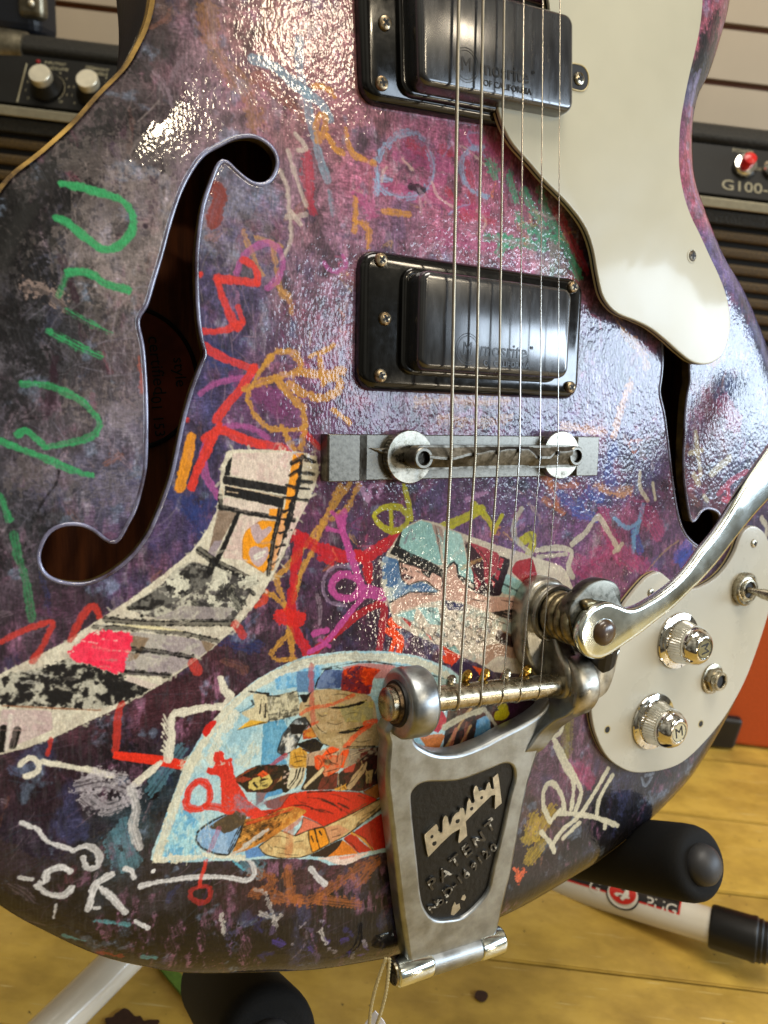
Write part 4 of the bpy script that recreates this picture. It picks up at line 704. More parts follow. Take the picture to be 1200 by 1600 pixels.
ink(ZC, [235, 345, 260, 352, 275, 362], [262, 380, 268, 402], [300, 395, 330, 405], [215, 400, 205, 372], [430, 90, 450, 200, 470, 340], [640, 240, 660, 330, 700, 430], [700, 230, 760, 300, 800, 420], [300, 560, 380, 552, 460, 556], [620, 560, 700, 590, 800, 600], [870, 590, 940, 600, 1000, 596], [340, 650, 480, 690, 620, 760, 760, 830], [400, 700, 520, 780, 640, 850], [200, 700, 320, 780, 450, 860], [700, 700, 820, 720, 920, 760], w=6)
for k in range(36):
    x = RNG.uniform(210, 470); ink(ZC, [x, RNG.uniform(90, 260), x+RNG.uniform(20, 70), RNG.uniform(160, 320)], w=3, c=['7aa49e', 'a4c8c0', '86aca6'][k % 3])
# torn white fibres along the collage edges
for e_ in (bandp, ):
    e2 = np.array(e_, float).reshape(-1, 2); e2 = cr(e2, 6, True)
    for k in range(70):
        q = e2[RNG.integers(len(e2))]; stroke([q[0]+RNG.uniform(-3, 3), q[1]+RNG.uniform(-3, 3), q[0]+RNG.uniform(-7, 7), q[1]+RNG.uniform(-7, 7)], ['d6cfb8', 'cbc4ae'][k % 2], 3, .5, rough=.6, vary=False)
for k in range(60):                        # scuffs across the band
    x = RNG.uniform(0, 440); y = 1110-.62*x+RNG.uniform(-50, 60); stroke([x, y, x+RNG.uniform(6, 34), y+RNG.uniform(-8, 8)], ['d4cdb8', '8a8278', 'b8b09c', 'ded8c8'][k % 4], RNG.uniform(1.5, 5), .45, rough=.8, dry=.7)
# fine scribbled lines round the pickups
for k in range(90):
    x = RNG.uniform(440, 1000); y = RNG.uniform(200, 900); q = [x, y]
    for _ in range(3): q += [q[-2]+RNG.uniform(-22, 22), q[-1]+RNG.uniform(-22, 22)]
    stroke(q, ['c89a5a', 'b04a6a', '8a9ac0', 'c0a0b0', '2a2050', 'd07a4a', '7a2a5a', 'c8b0a0'][k % 8], RNG.uniform(2, 5), RNG.uniform(.3, .6), rough=.8, dry=.7)
C = np.clip(C*np.exp(.42*(noise(.27, .27, 311)-.5)+.3*(noise(.3, 1.1, 312)-.5))[..., None]*1.03, 0, 1)
ALB = C
def make_image():
    im = bpy.data.images.new('painted_top', CW_, CH_, alpha=False, float_buffer=False)
    c = ALB.astype(np.float32); s = np.where(c <= .0031308, c*12.92, 1.055*np.power(np.maximum(c, 1e-6), 1/2.4)-.055)
    a = np.ones((CH_, CW_, 4), np.float32); a[..., :3] = np.clip(s, 0, 1)
    im.pixels.foreach_set(a.ravel()); im.update(); im.pack()
    return im

# ------------------------------------------------------------------ the guitar body
right_px = [(1060, -420), (1110, -300), (1146, -170), (1152, -80), (1143, 0), (1133, 43), (1112, 110), (1093, 150), (1085, 200), (1087, 267), (1102, 320), (1133, 397), (1167, 457), (1202, 542),
            (1224, 630), (1236, 720), (1238, 800), (1224, 880), (1201, 960), (1167, 1060), (1133, 1133), (1093, 1200), (1063, 1237), (1013, 1287), (943, 1343), (890, 1377), (800, 1428), (700, 1470), (630, 1494), (560, 1508), (500, 1517),
            (435, 1521), (300, 1523), (227, 1513), (160, 1497), (80, 1462), (0, 1417)]
left_mm = [(-178, -118), (-187.5, -94), (-190, -66), (-189, -38), (-184, -6), (-175, 30), (-165, 58), (-156, 77)]
left_px = [(60, 235), (110, 190), (150, 145), (190, 104), (208, 75), (225, 40), (235, 0), (240, -60), (236, -130), (220, -230)]
ol = [tuple(v[:2]) for v in Gv(right_px, -4)] + left_mm + [tuple(v[:2]) for v in Gv(left_px, -4)] + [(-142, 214), (-128, 238), (-90, 246), (-40, 216), (0, 205), (50, 216), (96, 250), (128, 262)]
ol = cr([p for p in ol], 5, True)
# resample evenly
def resample(P, step):
    P = np.vstack([P, P[:1]]); d = np.r_[0, np.cumsum(np.linalg.norm(np.diff(P, axis=0), axis=1))]
    n = int(d[-1]/step); t = np.linspace(0, d[-1], n, endpoint=False)
    return np.stack([np.interp(t, d, P[:, 0]), np.interp(t, d, P[:, 1])], 1)
OUT = resample(ol, 2.6)
if np.sum(OUT[:, 0]*np.roll(OUT[:, 1], -1)-np.roll(OUT[:, 0], -1)*OUT[:, 1]) < 0: OUT = OUT[::-1]
fl_px = [(347, 226), (333, 233), (318, 243), (300, 267), (283, 300), (267, 347), (253, 400), (240, 443), (230, 477), (219, 494), (217, 508), (224, 540), (228, 587), (230, 640), (230, 683), (228, 733), (220, 770), (212, 797), (200, 820), (188, 842), (177, 849),
         (163, 843), (147, 830), (127, 821), (100, 821), (77, 833), (64, 857), (62, 877), (72, 897), (93, 908), (120, 912), (147, 908), (180, 890), (207, 867), (230, 837), (247, 800), (253, 785), (267, 745), (277, 700), (287, 653), (300, 607), (316, 565), (320, 552),
         (315, 533), (310, 500), (307, 450), (307, 400), (310, 367), (317, 320), (330, 280), (339, 258), (348, 250), (358, 254), (370, 266), (390, 282), (405, 287), (420, 283), (430, 268), (433, 250), (425, 232), (408, 218), (390, 213), (368, 216)]
fr_px = [(1045, 470), (1036, 520), (1036, 560), (1034, 590), (1031, 610), (1034, 628), (1039, 650), (1044, 690), (1048, 725), (1053, 765), (1060, 805), (1071, 834), (1088, 851), (1101, 855), (1115, 845), (1125, 827), (1125, 806), (1116, 797), (1104, 795), (1095, 801), (1087, 813), (1081, 815),
         (1077, 803), (1073, 780), (1069, 750), (1068, 720), (1069, 690), (1071, 650), (1074, 617), (1078, 598), (1078, 585), (1077, 560), (1075, 520), (1070, 480)]
FL = resample(Gv(cr(fl_px, 3, True), 0)[:, :2], 1.6); FR = resample(Gv(cr(fr_px, 3, True), 0)[:, :2], 1.6)
def top_z(x, y, d, dh):
    z = np.where(d < 15, -5.2*(1-np.minimum(d, 15)/15)**2.0, 0.)
    return z-.55*np.clip(1-dh/1.1, 0, 1)**2
def build_top(parent, mat):
    pts = [OUT]; edges = []; n = len(OUT); edges += [(i, (i+1) % n) for i in range(n)]
    base = n
    for H in (FL, FR):
        m = len(H); pts.append(H); edges += [(base+i, base+(i+1) % m) for i in range(m)]; base += m
    for k in (.8, 2, 4, 6.5, 9.5, 12.5): pts.append(inset(OUT, k))
    for H in (FL, FR):
        a = np.sum(H[:, 0]*np.roll(H[:, 1], -1)-np.roll(H[:, 0], -1)*H[:, 1])
        for k in (.35, .8, 1.3, 2.6): pts.append(inset(H, -k))
    gx, gy = np.meshgrid(np.arange(-190, 210, 5.), np.arange(-190, 262, 5.)); gx = gx+(np.arange(gx.shape[0]) % 2)[:, None]*2.5
    g = np.stack([gx.ravel(), gy.ravel()], 1)
    ok = inside(OUT, g[:, 0], g[:, 1]) & (sdist(OUT, g[:, 0], g[:, 1]) > 15)
    for H in (FL, FR): ok &= ~inside(H, g[:, 0], g[:, 1]) & (sdist(H, g[:, 0], g[:, 1]) > 4)
    pts.append(g[ok]); P = np.vstack(pts)
    # drop inset points that landed inside holes or outside
    keep = np.ones(len(P), bool); k0 = base
    q = P[k0:]; kk = inside(OUT, q[:, 0], q[:, 1])
    for H in (FL, FR): kk &= ~inside(H, q[:, 0], q[:, 1])
    keep[k0:] = kk; P = P[keep]
    vv, ee, ff, *_ = delaunay_2d_cdt([Vector(p) for p in P], edges, [], 0, 1e-4)
    V = np.array([(v.x, v.y) for v in vv]); T = [f for f in ff if len(f) == 3]
    c = np.array([V[list(f)].mean(0) for f in T]); ok = inside(OUT, c[:, 0], c[:, 1])
    for H in (FL, FR): ok &= ~inside(H, c[:, 0], c[:, 1])
    T = [f for f, o in zip(T, ok) if o]
    d = sdist(OUT, V[:, 0], V[:, 1]); dh = np.minimum(sdist(FL, V[:, 0], V[:, 1]), sdist(FR, V[:, 0], V[:, 1]))
    z = top_z(V[:, 0], V[:, 1], d, dh)
    F_ = []
    for f in T:
        a, b, c_ = V[f[0]], V[f[1]], V[f[2]]
        F_.append(f if (b[0]-a[0])*(c_[1]-a[1])-(b[1]-a[1])*(c_[0]-a[0]) > 0 else f[::-1])
    me = mesh('top', [L((x, y, zz)) for (x, y), zz in zip(V, z)], F_)
    uv = me.uv_layers.new(name='UVMap'); li = np.zeros(len(me.loops), np.int32); me.loops.foreach_get('vertex_index', li)
    u = np.stack([(V[li, 0]-CX0)/(CX1-CX0), (V[li, 1]-CY0)/(CY1-CY0)], 1).astype(np.float32); uv.data.foreach_set('uv', u.ravel())
    return link('painted_top', me, mat, parent, smooth=180)

def paint_mat():
    m = bpy.data.materials.new('varnished_paint'); m.use_nodes = True; n = m.node_tree.nodes; l = m.node_tree.links
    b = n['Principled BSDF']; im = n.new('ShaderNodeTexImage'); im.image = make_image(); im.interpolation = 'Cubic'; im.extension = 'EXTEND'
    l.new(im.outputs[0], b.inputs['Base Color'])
    b.inputs['Roughness'].default_value = .5; b.inputs['Specular IOR Level'].default_value = .12; b.inputs['Coat Weight'].default_value = .85; b.inputs['Coat Roughness'].default_value = .035; b.inputs['Coat IOR'].default_value = 1.48
    t = n.new('ShaderNodeTexCoord')
    mp = n.new('ShaderNodeMapping'); mp.inputs['Scale'].default_value = (1, .62, 1); l.new(t.outputs['Object'], mp.inputs['Vector'])
    def nz(s, d): k = n.new('ShaderNodeTexNoise'); k.inputs['Scale'].default_value = s; k.inputs['Detail'].default_value = d; l.new(mp.outputs[0], k.inputs['Vector']); return k
    nw = nz(300, 2); add = n.new('ShaderNodeMix'); add.data_type = 'VECTOR'; add.inputs[0].default_value = .0016; l.new(mp.outputs[0], add.inputs[4]); l.new(nw.outputs['Color'], add.inputs[5])
    vo = n.new('ShaderNodeTexVoronoi'); vo.feature = 'F1'; vo.inputs['Scale'].default_value = 760; l.new(add.outputs[1], vo.inputs['Vector'])
    n1 = nz(900, 1.5); mm_ = n.new('ShaderNodeMath'); mm_.operation = 'MULTIPLY_ADD'; mm_.inputs[1].default_value = -.45; l.new(vo.outputs['Distance'], mm_.inputs[0]); l.new(n1.outputs['Fac'], mm_.inputs[2])
    a = mm_; c = nz(230, 3); reg = nz(26, 3)
    sx = n.new('ShaderNodeSeparateXYZ'); l.new(t.outputs['Object'], sx.inputs[0])
    mr = n.new('ShaderNodeMapRange'); mr.inputs['From Min'].default_value = -.13; mr.inputs['From Max'].default_value = .0
    mr.inputs['To Min'].default_value = .16; mr.inputs['To Max'].default_value = 1.; l.new(sx.outputs['X'], mr.inputs['Value'])
    m2 = n.new('ShaderNodeMapRange'); m2.inputs['From Min'].default_value = .35; m2.inputs['From Max'].default_value = .62; m2.inputs['To Min'].default_value = .45; m2.inputs['To Max'].default_value = 1.
    l.new(reg.outputs['Fac'], m2.inputs['Value'])
    mu = n.new('ShaderNodeMath'); mu.operation = 'MULTIPLY'; l.new(mr.outputs[0], mu.inputs[0]); l.new(m2.outputs[0], mu.inputs[1])
    # the lower edge of the body is smoother
    my = n.new('ShaderNodeMapRange'); my.inputs['From Min'].default_value = .06; my.inputs['From Max'].default_value = .12; my.inputs['To Min'].default_value = .3; l.new(sx.outputs['Y'], my.inputs['Value'])
    mu2 = n.new('ShaderNodeMath'); mu2.operation = 'MULTIPLY'; l.new(mu.outputs[0], mu2.inputs[0]); l.new(my.outputs[0], mu2.inputs[1])
    b1 = n.new('ShaderNodeBump'); b1.inputs['Distance'].default_value = .00026; l.new(c.outputs['Fac'], b1.inputs['Height'])
    l.new(mu2.outputs[0], b1.inputs['Strength'])
    b2 = n.new('ShaderNodeBump'); b2.inputs['Distance'].default_value = .00017; l.new(a.outputs[0], b2.inputs['Height']); l.new(mu2.outputs[0], b2.inputs['Strength']); l.new(b1.outputs[0], b2.inputs['Normal'])
    l.new(b2.outputs[0], b.inputs['Coat Normal'])
    b3 = n.new('ShaderNodeBump'); b3.inputs['Distance'].default_value = .00025; b3.inputs['Strength'].default_value = .5; l.new(a.outputs[0], b3.inputs['Height']); l.new(b3.outputs[0], b.inputs['Normal'])
    return m

# materials
DARKP = pm('dark_edge_paint', '221e20', .3, namt=.6, nscale=60, coat=.6, bump=.3, bscale=400, bdist=.0004, color2='3a2e34')
BIND = pm('aged_binding', 'c29c50', .3, namt=.35, nscale=70, coat=.4, color2='35241c')
LIP = pm('painted_lip', '8286a4', .25, namt=.3, nscale=55, coat=1., bump=.4, bscale=350, bdist=.0004, color2='33202e')
WOODIN = pm('raw_inner_wood', '84461e', .75, namt=.35, nscale=40, stretch=(6, .5, 1), color2='542810')
BLACK = pm('black_plastic', '0a0a0a', .14, namt=.2, nscale=300, ramt=.05, bump=.08, bscale=60, bdist=.0003, coat=.2, spec=.45)
COVER = pm('pickup_cover_plastic', '26282c', .24, namt=.25, nscale=90, stretch=(2.5, .6, 1), ramt=.10, bump=.05, bscale=60, bdist=.00012, coat=.9, coat_rough=.15, spec=.6)
ENGR = pm('pressed_lettering', '060607', .35, bump=.0)
CREAM = pm('aged_white_plastic', 'b8b39c', .36, namt=.05, nscale=14, ramt=.08, bump=1., bscale=16, bdist=.0012, coat=.3, coat_rough=.09, spec=.3)
CREAM2 = pm('aged_white_plate', 'c0bcac', .3, namt=.05, nscale=16, ramt=.07, bump=.8, bscale=18, bdist=.0009, coat=.3, coat_rough=.08, spec=.3)
PLYB = pm('black_ply', '0c0b0a', .3); PLYC = pm('cream_ply', 'b8a878', .35, namt=.15, nscale=100)
NICK = pm('worn_nickel', 'b8b09c', .28, 1., namt=.2, nscale=320, ramt=.10, bump=.10, bscale=900, bdist=.0001, color2='8c8470')
GREYM = pm('zinc_casting', '75736c', .36, 1., namt=.25, nscale=700, ramt=.10, bump=.15, bscale=1500, bdist=.0001, color2='5e5b54')
ALU = pm('cast_aluminium', 'a6aaab', .38, 1., namt=.08, nscale=120, ramt=.10, bump=.16, bscale=1100, bdist=.0001, color2='888c8e')
ALUD = pm('dull_aluminium', 'b2afa4', .36, 1., namt=.4, nscale=160, ramt=.12, bump=.2, bscale=900, bdist=.00015, color2='85827a')
POL = pm('polished_alloy', 'dce2dc', .15, 1., namt=.10, nscale=50, ramt=.07, bump=.04, bscale=140, bdist=.0003)
CHROME = pm('chrome', 'e2dfd8', .05, 1., namt=.12, nscale=400, ramt=.03)
RUSTM = pm('rusty_steel', '6c5a44', .45, .8, namt=.6, nscale=500, bump=.4, bscale=900, bdist=.0002, color2='2e2418')
BRASS = pm('brass', 'c29a48', .22, 1., namt=.3, nscale=500)
CRINK = pm('black_crinkle', '0b0b0a', .42, bump=.5, bscale=420, bdist=.0005, namt=.3, nscale=500, coat=.08, spec=.3)
BARE = pm('bare_aluminium', 'bcbab2', .30, 1., namt=.25, nscale=300)
BROWN = pm('brown_plastic', '3c302a', .28, namt=.4, nscale=200, coat=.4, color2='4a3418')
DARKIN = pm('dark_recess', '050403', .6)
SCREWM = pm('screw_steel', 'a89a80', .28, .9, namt=.6, nscale=600, color2='5a4020', bump=.2, bscale=1500)
WIREW = bpy.data.materials.new('wound_string'); WIREW.use_nodes = True
_n = WIREW.node_tree.nodes; _l = WIREW.node_tree.links; _b = _n['Principled BSDF']; _b.inputs['Base Color'].default_value = lin('b4ab98'); _b.inputs['Metallic'].default_value = 1; _b.inputs['Roughness'].default_value = .34
_t = _n.new('ShaderNodeTexCoord'); _w = _n.new('ShaderNodeTexWave'); _w.bands_direction = 'Y'; _w.inputs['Scale'].default_value = 480; _l.new(_t.outputs['Object'], _w.inputs[0])
_bp = _n.new('ShaderNodeBump'); _bp.inputs['Distance'].default_value = .0001; _bp.inputs['Strength'].default_value = .35; _l.new(_w.outputs['Fac'], _bp.inputs['Height']); _l.new(_bp.outputs[0], _b.inputs['Normal'])
PLAIN = pm('plain_string', 'd8d2c8', .18, 1.)

rotq = RM.to_quaternion()
guitar = thing('electric_guitar', 'graffiti painted hollow body electric guitar with pasted comic paper and cream pickguard', 'guitar', GW(BASE), rot=rotq)
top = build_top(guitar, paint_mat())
# side, binding, back, lips
def ring_strip(name, loop, z0, z1, mat, off0=0., off1=0., parent=guitar, flip=False):
    A = inset(loop, off0) if off0 else np.array(loop); B = inset(loop, off1) if off1 else np.array(loop); n = len(A)
    vs = [L((x, y, z0)) for x, y in A]+[L((x, y, z1)) for x, y in B]
    fs = [(i, (i+1) % n, n+(i+1) % n, n+i) for i in range(n)]
    if flip: fs = [f[::-1] for f in fs]
    return link(name, mesh(name, vs, fs), mat, parent, smooth=60)
ring_strip('binding', OUT, -8.4, -5.15, BIND, -.35, -.1)
_sel = np.where((OUT[:, 0] < -92) & (OUT[:, 1] > 62) & (OUT[:, 1] < 215))[0]; _brk = np.where(np.diff(_sel) > 1)[0]
_sel = np.concatenate([_sel[_brk[-1]+1:], _sel[:_brk[-1]+1]]) if len(_brk) else _sel
_in = inset(OUT, 1.25)
vs = [L((OUT[i, 0], OUT[i, 1], -5.0)) for i in _sel]+[L((_in[i, 0]*(1)+.0, _in[i, 1], -3.98+.35)) for i in _sel]; k = len(_sel)
link('worn_binding_edge', mesh('worn', vs, [(i, i+1, k+i+1, k+i) for i in range(k-1)]), BIND, guitar, smooth=60)
ring_strip('body_side', OUT, -58, -7.6, DARKP)
mb = MB(); mb.prism([tuple(p) for p in OUT], -60, -56); mb.build('body_back', DARKP, guitar)
mb = MB(); mb.prism([tuple(p) for p in inset(OUT, 3)], -52.5, -50); mb.build('inner_back', WOODIN, guitar)
RIM = pm('soundhole_rim_wood', '1c120c', .5, namt=.4, nscale=200, color2='5a4a20')
for H in (FL, FR):
    a = np.sum(H[:, 0]*np.roll(H[:, 1], -1)-np.roll(H[:, 0], -1)*H[:, 1])
    lipo = ring_strip('soundhole_rim', H, -4.5, -.62, RIM, 0, 0, flip=a > 0)
# rounded painted lip round each soundhole
for H in (FL, FR):
    mb = MB(); P = [(x, y, -.25) for x, y in inset(H, -.25)]
    mb.tube(P+[P[0]], .66, 8, caps=False); mb.build('soundhole_lip', LIP, guitar, smooth=180)
# label inside
LBLRED = pm('label_brown', '8a3a1e', .7, namt=.3, nscale=60, color2='6a2a14'); LBLK = pm('label_ink', '0a0604', .6)
ca = G(232, 592, -49.6); mb = MB()
ringr = (G(282, 600, -49.6)-G(232, 592, -49.6)).length*.98
pts = [(ca.x-6+math.cos(a)*24, ca.y+math.sin(a)*25.5) for a in np.linspace(0, 2*math.pi, 64, endpoint=False)]
mb.prism(pts, -50, -49.8); lbl = mb.build('maker_label', LBLRED, guitar)
mb = MB(); mb.tube([(x, y, -49.4) for x, y in pts+[pts[0]]], .9, 6, caps=False)
add_text(mb, 'certified', 6.5, (ca.x+3, ca.y+5, -49.7), (.1, -1, 0), (1, .1, 0)); add_text(mb, 'style', 6, (ca.x+11.5, ca.y+3, -49.7), (.1, -1, 0), (1, .1, 0)); add_text(mb, '-01 153', 5.5, (ca.x+3, ca.y-13, -49.7), (.1, -1, 0), (1, .1, 0))
mb.build('label_print', LBLK, lbl)

# screws ------------------------------------------------------------------
def screw(parent, at, r, name='screw', mat=None, tilt=0., dome=.35):
    mb = MB(); at = Vector(at)
    mb.lathe([(r*1.02, -1.5), (r*1.02, 0), (r*.92, dome*r*.6), (r*.6, dome*r)], at, n=20)
    for k in range(2):
        a = tilt+k*math.pi/2; q = Matrix.Rotation(a, 3, 'Z')
        mb.box(at+Vector((0, 0, dome*r*.9)), (r*1.15, r*.34, .5), 1, q)
    return mb.build(name, [mat or SCREWM, DARKIN], parent, smooth=40)

# ------------------------------------------------------------------ pickups
def rrect(cx, cy, w, h, r, n=7, rot=0.):
    out = []
    for qx, qy, a0 in ((1, 1, 0), (-1, 1, 90), (-1, -1, 180), (1, -1, 270)):
        for i in range(n):
            a = math.radians(a0+90*i/(n-1)); out.append((qx*(w/2-r)+r*math.cos(a), qy*(h/2-r)+r*math.sin(a)))
    c, s = math.cos(rot), math.sin(rot)
    return [(cx+x*c-y*s, cy+x*s+y*c) for x, y in out]
def pillow(mb, outline, levels, mi=0):
    """stack of inset loops: levels = [(inset, z)...]; z may be callable"""
    n = len(outline); vs = []; fs = []
    a = np.array(outline); ar = np.sum(a[:, 0]*np.roll(a[:, 1], -1)-np.roll(a[:, 0], -1)*a[:, 1])
    if ar < 0: a = a[::-1]
    c = a.mean(0)
    for d, z in levels:
        p = inset(a, d) if d else a
        vs += [(x, y, z(x, y) if callable(z) else z) for x, y in p]
    for j in range(len(levels)-1):
        for i in range(n): k = (i+1) % n; fs.append((j*n+i, j*n+k, (j+1)*n+k, (j+1)*n+i))
    fs.append(tuple(range((len(levels)-1)*n, len(levels)*n))); mb.add(vs, fs, mi)
def pickup(corners, rot, cover_c, cover_w, cover_h, screws, name, label, logo):
    cx, cy, w, h = corners
    mb = MB(); o = rrect(cx, cy, w, h, 6.5, 8, rot)
    pillow(mb, o, [(0, -.5), (0, 1.8), (.7, 3.1), (1.6, 3.9), (3.0, 4.4)])
    ring = mb.build(name, BLACK, guitar, label=label, smooth=35)
    mb = MB(); ccx, ccy = cover_c
    # raised well lip around the cover
    o3 = rrect(ccx-1.5, ccy, cover_w+3.6, cover_h+2.6, 5.2, 8, rot)
    pillow(mb, o3, [(0, 4.0), (.3, 6.2), (.9, 6.6), (2, 6.6)]); mb.build('cover_surround', BLACK, ring, smooth=35)
    mb = MB(); o2 = rrect(ccx, ccy, cover_w, cover_h, 4.6, 9, rot)
    pillow(mb, o2, [(0, 4), (.15, 10.6), (.5, 12.2), (1.2, 13.1), (2.2, 13.5)]); cov = mb.build('pickup_cover', COVER, ring, smooth=35)
    X = Vector((math.cos(rot), math.sin(rot), 0)); Y = Vector((-math.sin(rot), math.cos(rot), 0))
    mb = MB(); c0 = Vector((logo[0], logo[1], 13.45))
    k = logo[2]
    add_text(mb, 'mosrite', 7.2*k, c0+X*3.2*k+Y*.2, X, Y, .25, sx=.98, bold=.012); add_text(mb, '®', 2.0*k, c0+X*16.3*k+Y*2.2*k, X, Y, .22)
    add_text(mb, 'OF CALIFORNIA', 3.0*k, c0+X*4.6*k-Y*4.7*k, X, Y, .25, bold=.012); add_text(mb, 'M', 6.6*k, c0-X*13.5*k, X, Y, .22, sx=.9)
    for rr in (4.4, 5.2):
        pr = [c0-X*13.5*k+X*math.cos(a)*rr*k+Y*math.sin(a)*rr*1.08*k for a in np.linspace(0, 2*math.pi, 41)]
        mb.tube(pr, .16, 5, caps=False)
    mb.build('cover_lettering', ENGR, cov)
    for px, py, hh in screws:
        p = G(px, py, hh); screw(ring, p, 2.35, tilt=RNG.uniform(0, 1.5))
    return ring
pr = lambda a: a
A_, B_ = G(557, 500, 1), G(902, 530, 1)
T1, T2 = G(720, 411, 2), G(740, 617, 2)
pickup(((A_.x+B_.x)/2, (T1.y+T2.y)/2, B_.x-A_.x, T1.y-T2.y), -.002, ((G(655, 500, 13).x+G(893, 510, 13).x)/2, (G(760, 432, 13).y+G(760, 585, 13).y)/2), G(893, 510, 13).x-G(655, 500, 13).x, G(760, 432, 13).y-G(760, 585, 13).y,
       [(596, 406, 5), (602, 498, 5), (595, 587, 5), (896, 448, 5), (892, 605, 5)], 'bridge_pickup', 'lower black pickup with six screws between the strings and body', (G(777, 548, 13.5).x, G(777, 549, 13.5).y, .98))
# neck pickup, slightly slanted
cxy = G(745, 20, 2); a1 = G(573, 161, 2); a2 = G(707, 184, 2); rot1 = math.atan2(a2.y-a1.y, a2.x-a1.x)
lx = G(556, 80, 2).x; wN = 103.; hN = 46.; cxn = lx+wN/2+.6
yb = G(640, 172, 2).y-(G(640, 172, 2).x-cxn)*math.tan(rot1)
cen = (cxn, yb+hN/2/math.cos(rot1)); cl, crr = G(652, 80, 13).x, G(898, 100, 13).x
cb1, cb2 = G(700, 130, 13), G(860, 170, 13)
covb = cb2.y+(cb1.y-cb2.y)*((cl+crr)/2-cb2.x)/(cb1.x-cb2.x)
covt = G(860, 28, 13).y; hc = G(760, 432, 13).y-G(760, 585, 13).y
pickup((cen[0], cen[1], wN, hN), rot1, ((cl+crr)/2, covb+hc/2-1.4), crr-cl, hc, [(602, 36, 5), (597, 130, 5)], 'neck_pickup', 'upper black pickup partly under the cream pickguard', (G(777, 112, 13.5).x, G(777, 112, 13.5).y, .98))

# ------------------------------------------------------------------ pickguard and control plate
def layered(outline, z, name, mat, label=None, edge_round=.5, th=3.2):
    n_ = [tuple(p) for p in outline]
    mb = MB(); a = z-th
    pillow(mb, n_, [(-.0, a), (0, a+1.0)], 2); pillow(mb, n_, [(.0, a+1.0), (.0, a+1.9)], 1)
    pillow(mb, n_, [(0, a+1.9), (.05, z-.35), (.35, z-.08), (.9, z)], 0)
    return mb.build(name, [mat, PLYB, PLYC], guitar, label=label, smooth=30)
pg = [(861, -140), (861, 40), (840, 90), (800, 130), (779, 160), (781, 180), (790, 204), (803, 226), (827, 253), (850, 280), (880, 310), (903, 337), (918, 362), (928, 393), (934, 428), (943, 464), (963, 488), (993, 501), (1017, 513), (1040, 531), (1060, 549), (1083, 566), (1107, 569), (1127, 557), (1138, 533), (1142, 503),
      (1137, 467), (1125, 432), (1110, 400), (1095, 367), (1081, 338), (1070, 306), (1063, 267), (1062, 233), (1065, 187), (1076, 127), (1087, 80), (1096, 33), (1099, -20), (1094, -90), (1080, -150)]
PGH = 7.5
pgo = resample(Gv(cr(pg, 5, True), PGH)[:, :2], 1.5)
guard = layered(pgo, PGH, 'pickguard', CREAM, 'cream pickguard raised above the top with layered edge')
screw(guard, G(1081, 400, PGH-.35), 2.4, mat=pm('dark_screw_steel', '6a6256', .4, .9, namt=.4, nscale=600)); _p = G(1081, 400, PGH); mb = MB(); mb.tube([(_p.x+math.cos(a)*2.75, _p.y+math.sin(a)*2.75, PGH-.08) for a in np.linspace(0, 6.2832, 30)], .3, 6, caps=False); mb.build('screw_dimple', CREAM, guard, smooth=180)
for px, py in ((1020, 500), (960, 440), (1080, 545)):   # stand-off posts under the guard
    p = G(px, py, 0); mb = MB(); mb.lathe([(2.2, -.3), (2.2, PGH-3.3)], (p.x, p.y, 0), n=12); mb.build('standoff', BLACK, guard)
# ear of the neck pickup showing in its slot
p = G(908, 121, PGH); mb = MB(); mb.prism(rrect(p.x-2, p.y-.4, 11.5, 9.4, 4.4, 7, rot1), PGH-1, PGH+.12); slot = mb.build('pickup_slot', DARKIN, guard)
mb = MB(); mb.tube([(x, y, PGH+.05) for x, y in rrect(p.x-2, p.y-.4, 11.5, 9.4, 4.4, 7, rot1)+[rrect(p.x-2, p.y-.4, 11.5, 9.4, 4.4, 7, rot1)[0]]], .35, 6, caps=False); mb.build('slot_rim', PLYC, guard, smooth=180)
screw(guard, G(905, 123, PGH+.4), 2.4, mat=NICK, tilt=.5)

cpx = [(925, 1096), (924, 1110), (927, 1132), (934, 1155), (945, 1177), (960, 1193), (985, 1206), (1013, 1207), (1045, 1201), (1070, 1189), (1100, 1161), (1133, 1120), (1163, 1067), (1185, 1010), (1202, 955), (1211, 910), (1208, 868), (1198, 838), (1186, 825), (1174, 822), (1163, 830), (1156, 843), (1149, 862), (1137, 883), (1122, 900),
       (1105, 912), (1085, 920), (1065, 918), (1047, 906), (1035, 896), (1028, 894), (1013, 901), (999, 915), (985, 932), (974, 948), (958, 985), (942, 1025), (930, 1062)]
CPH = 3.4
cpo = resample(Gv(cr(cpx, 4, True), CPH)[:, :2], 1.5)
cplate = layered(cpo, CPH, 'control_plate', CREAM2, 'cream control plate with two chrome knobs and jack', th=3.6)
screw(cplate, G(1178, 849, CPH+.1), 2.2, mat=NICK, tilt=.3); screw(cplate, G(1017, 926, CPH+.1), 2.0, mat=NICK)
for px, py in ((949, 1140), (1095, 1131)):
    p = G(px, py, CPH); mb = MB(); mb.lathe([(1.5, 0), (1.5, .12)], (p.x, p.y, CPH-.06), n=16, mi=1); mb.lathe([(2.1, 0), (2.0, .1)], (p.x, p.y, CPH-.07), n=18); mb.build('empty_screw_hole', [PLYC, DARKIN], cplate)
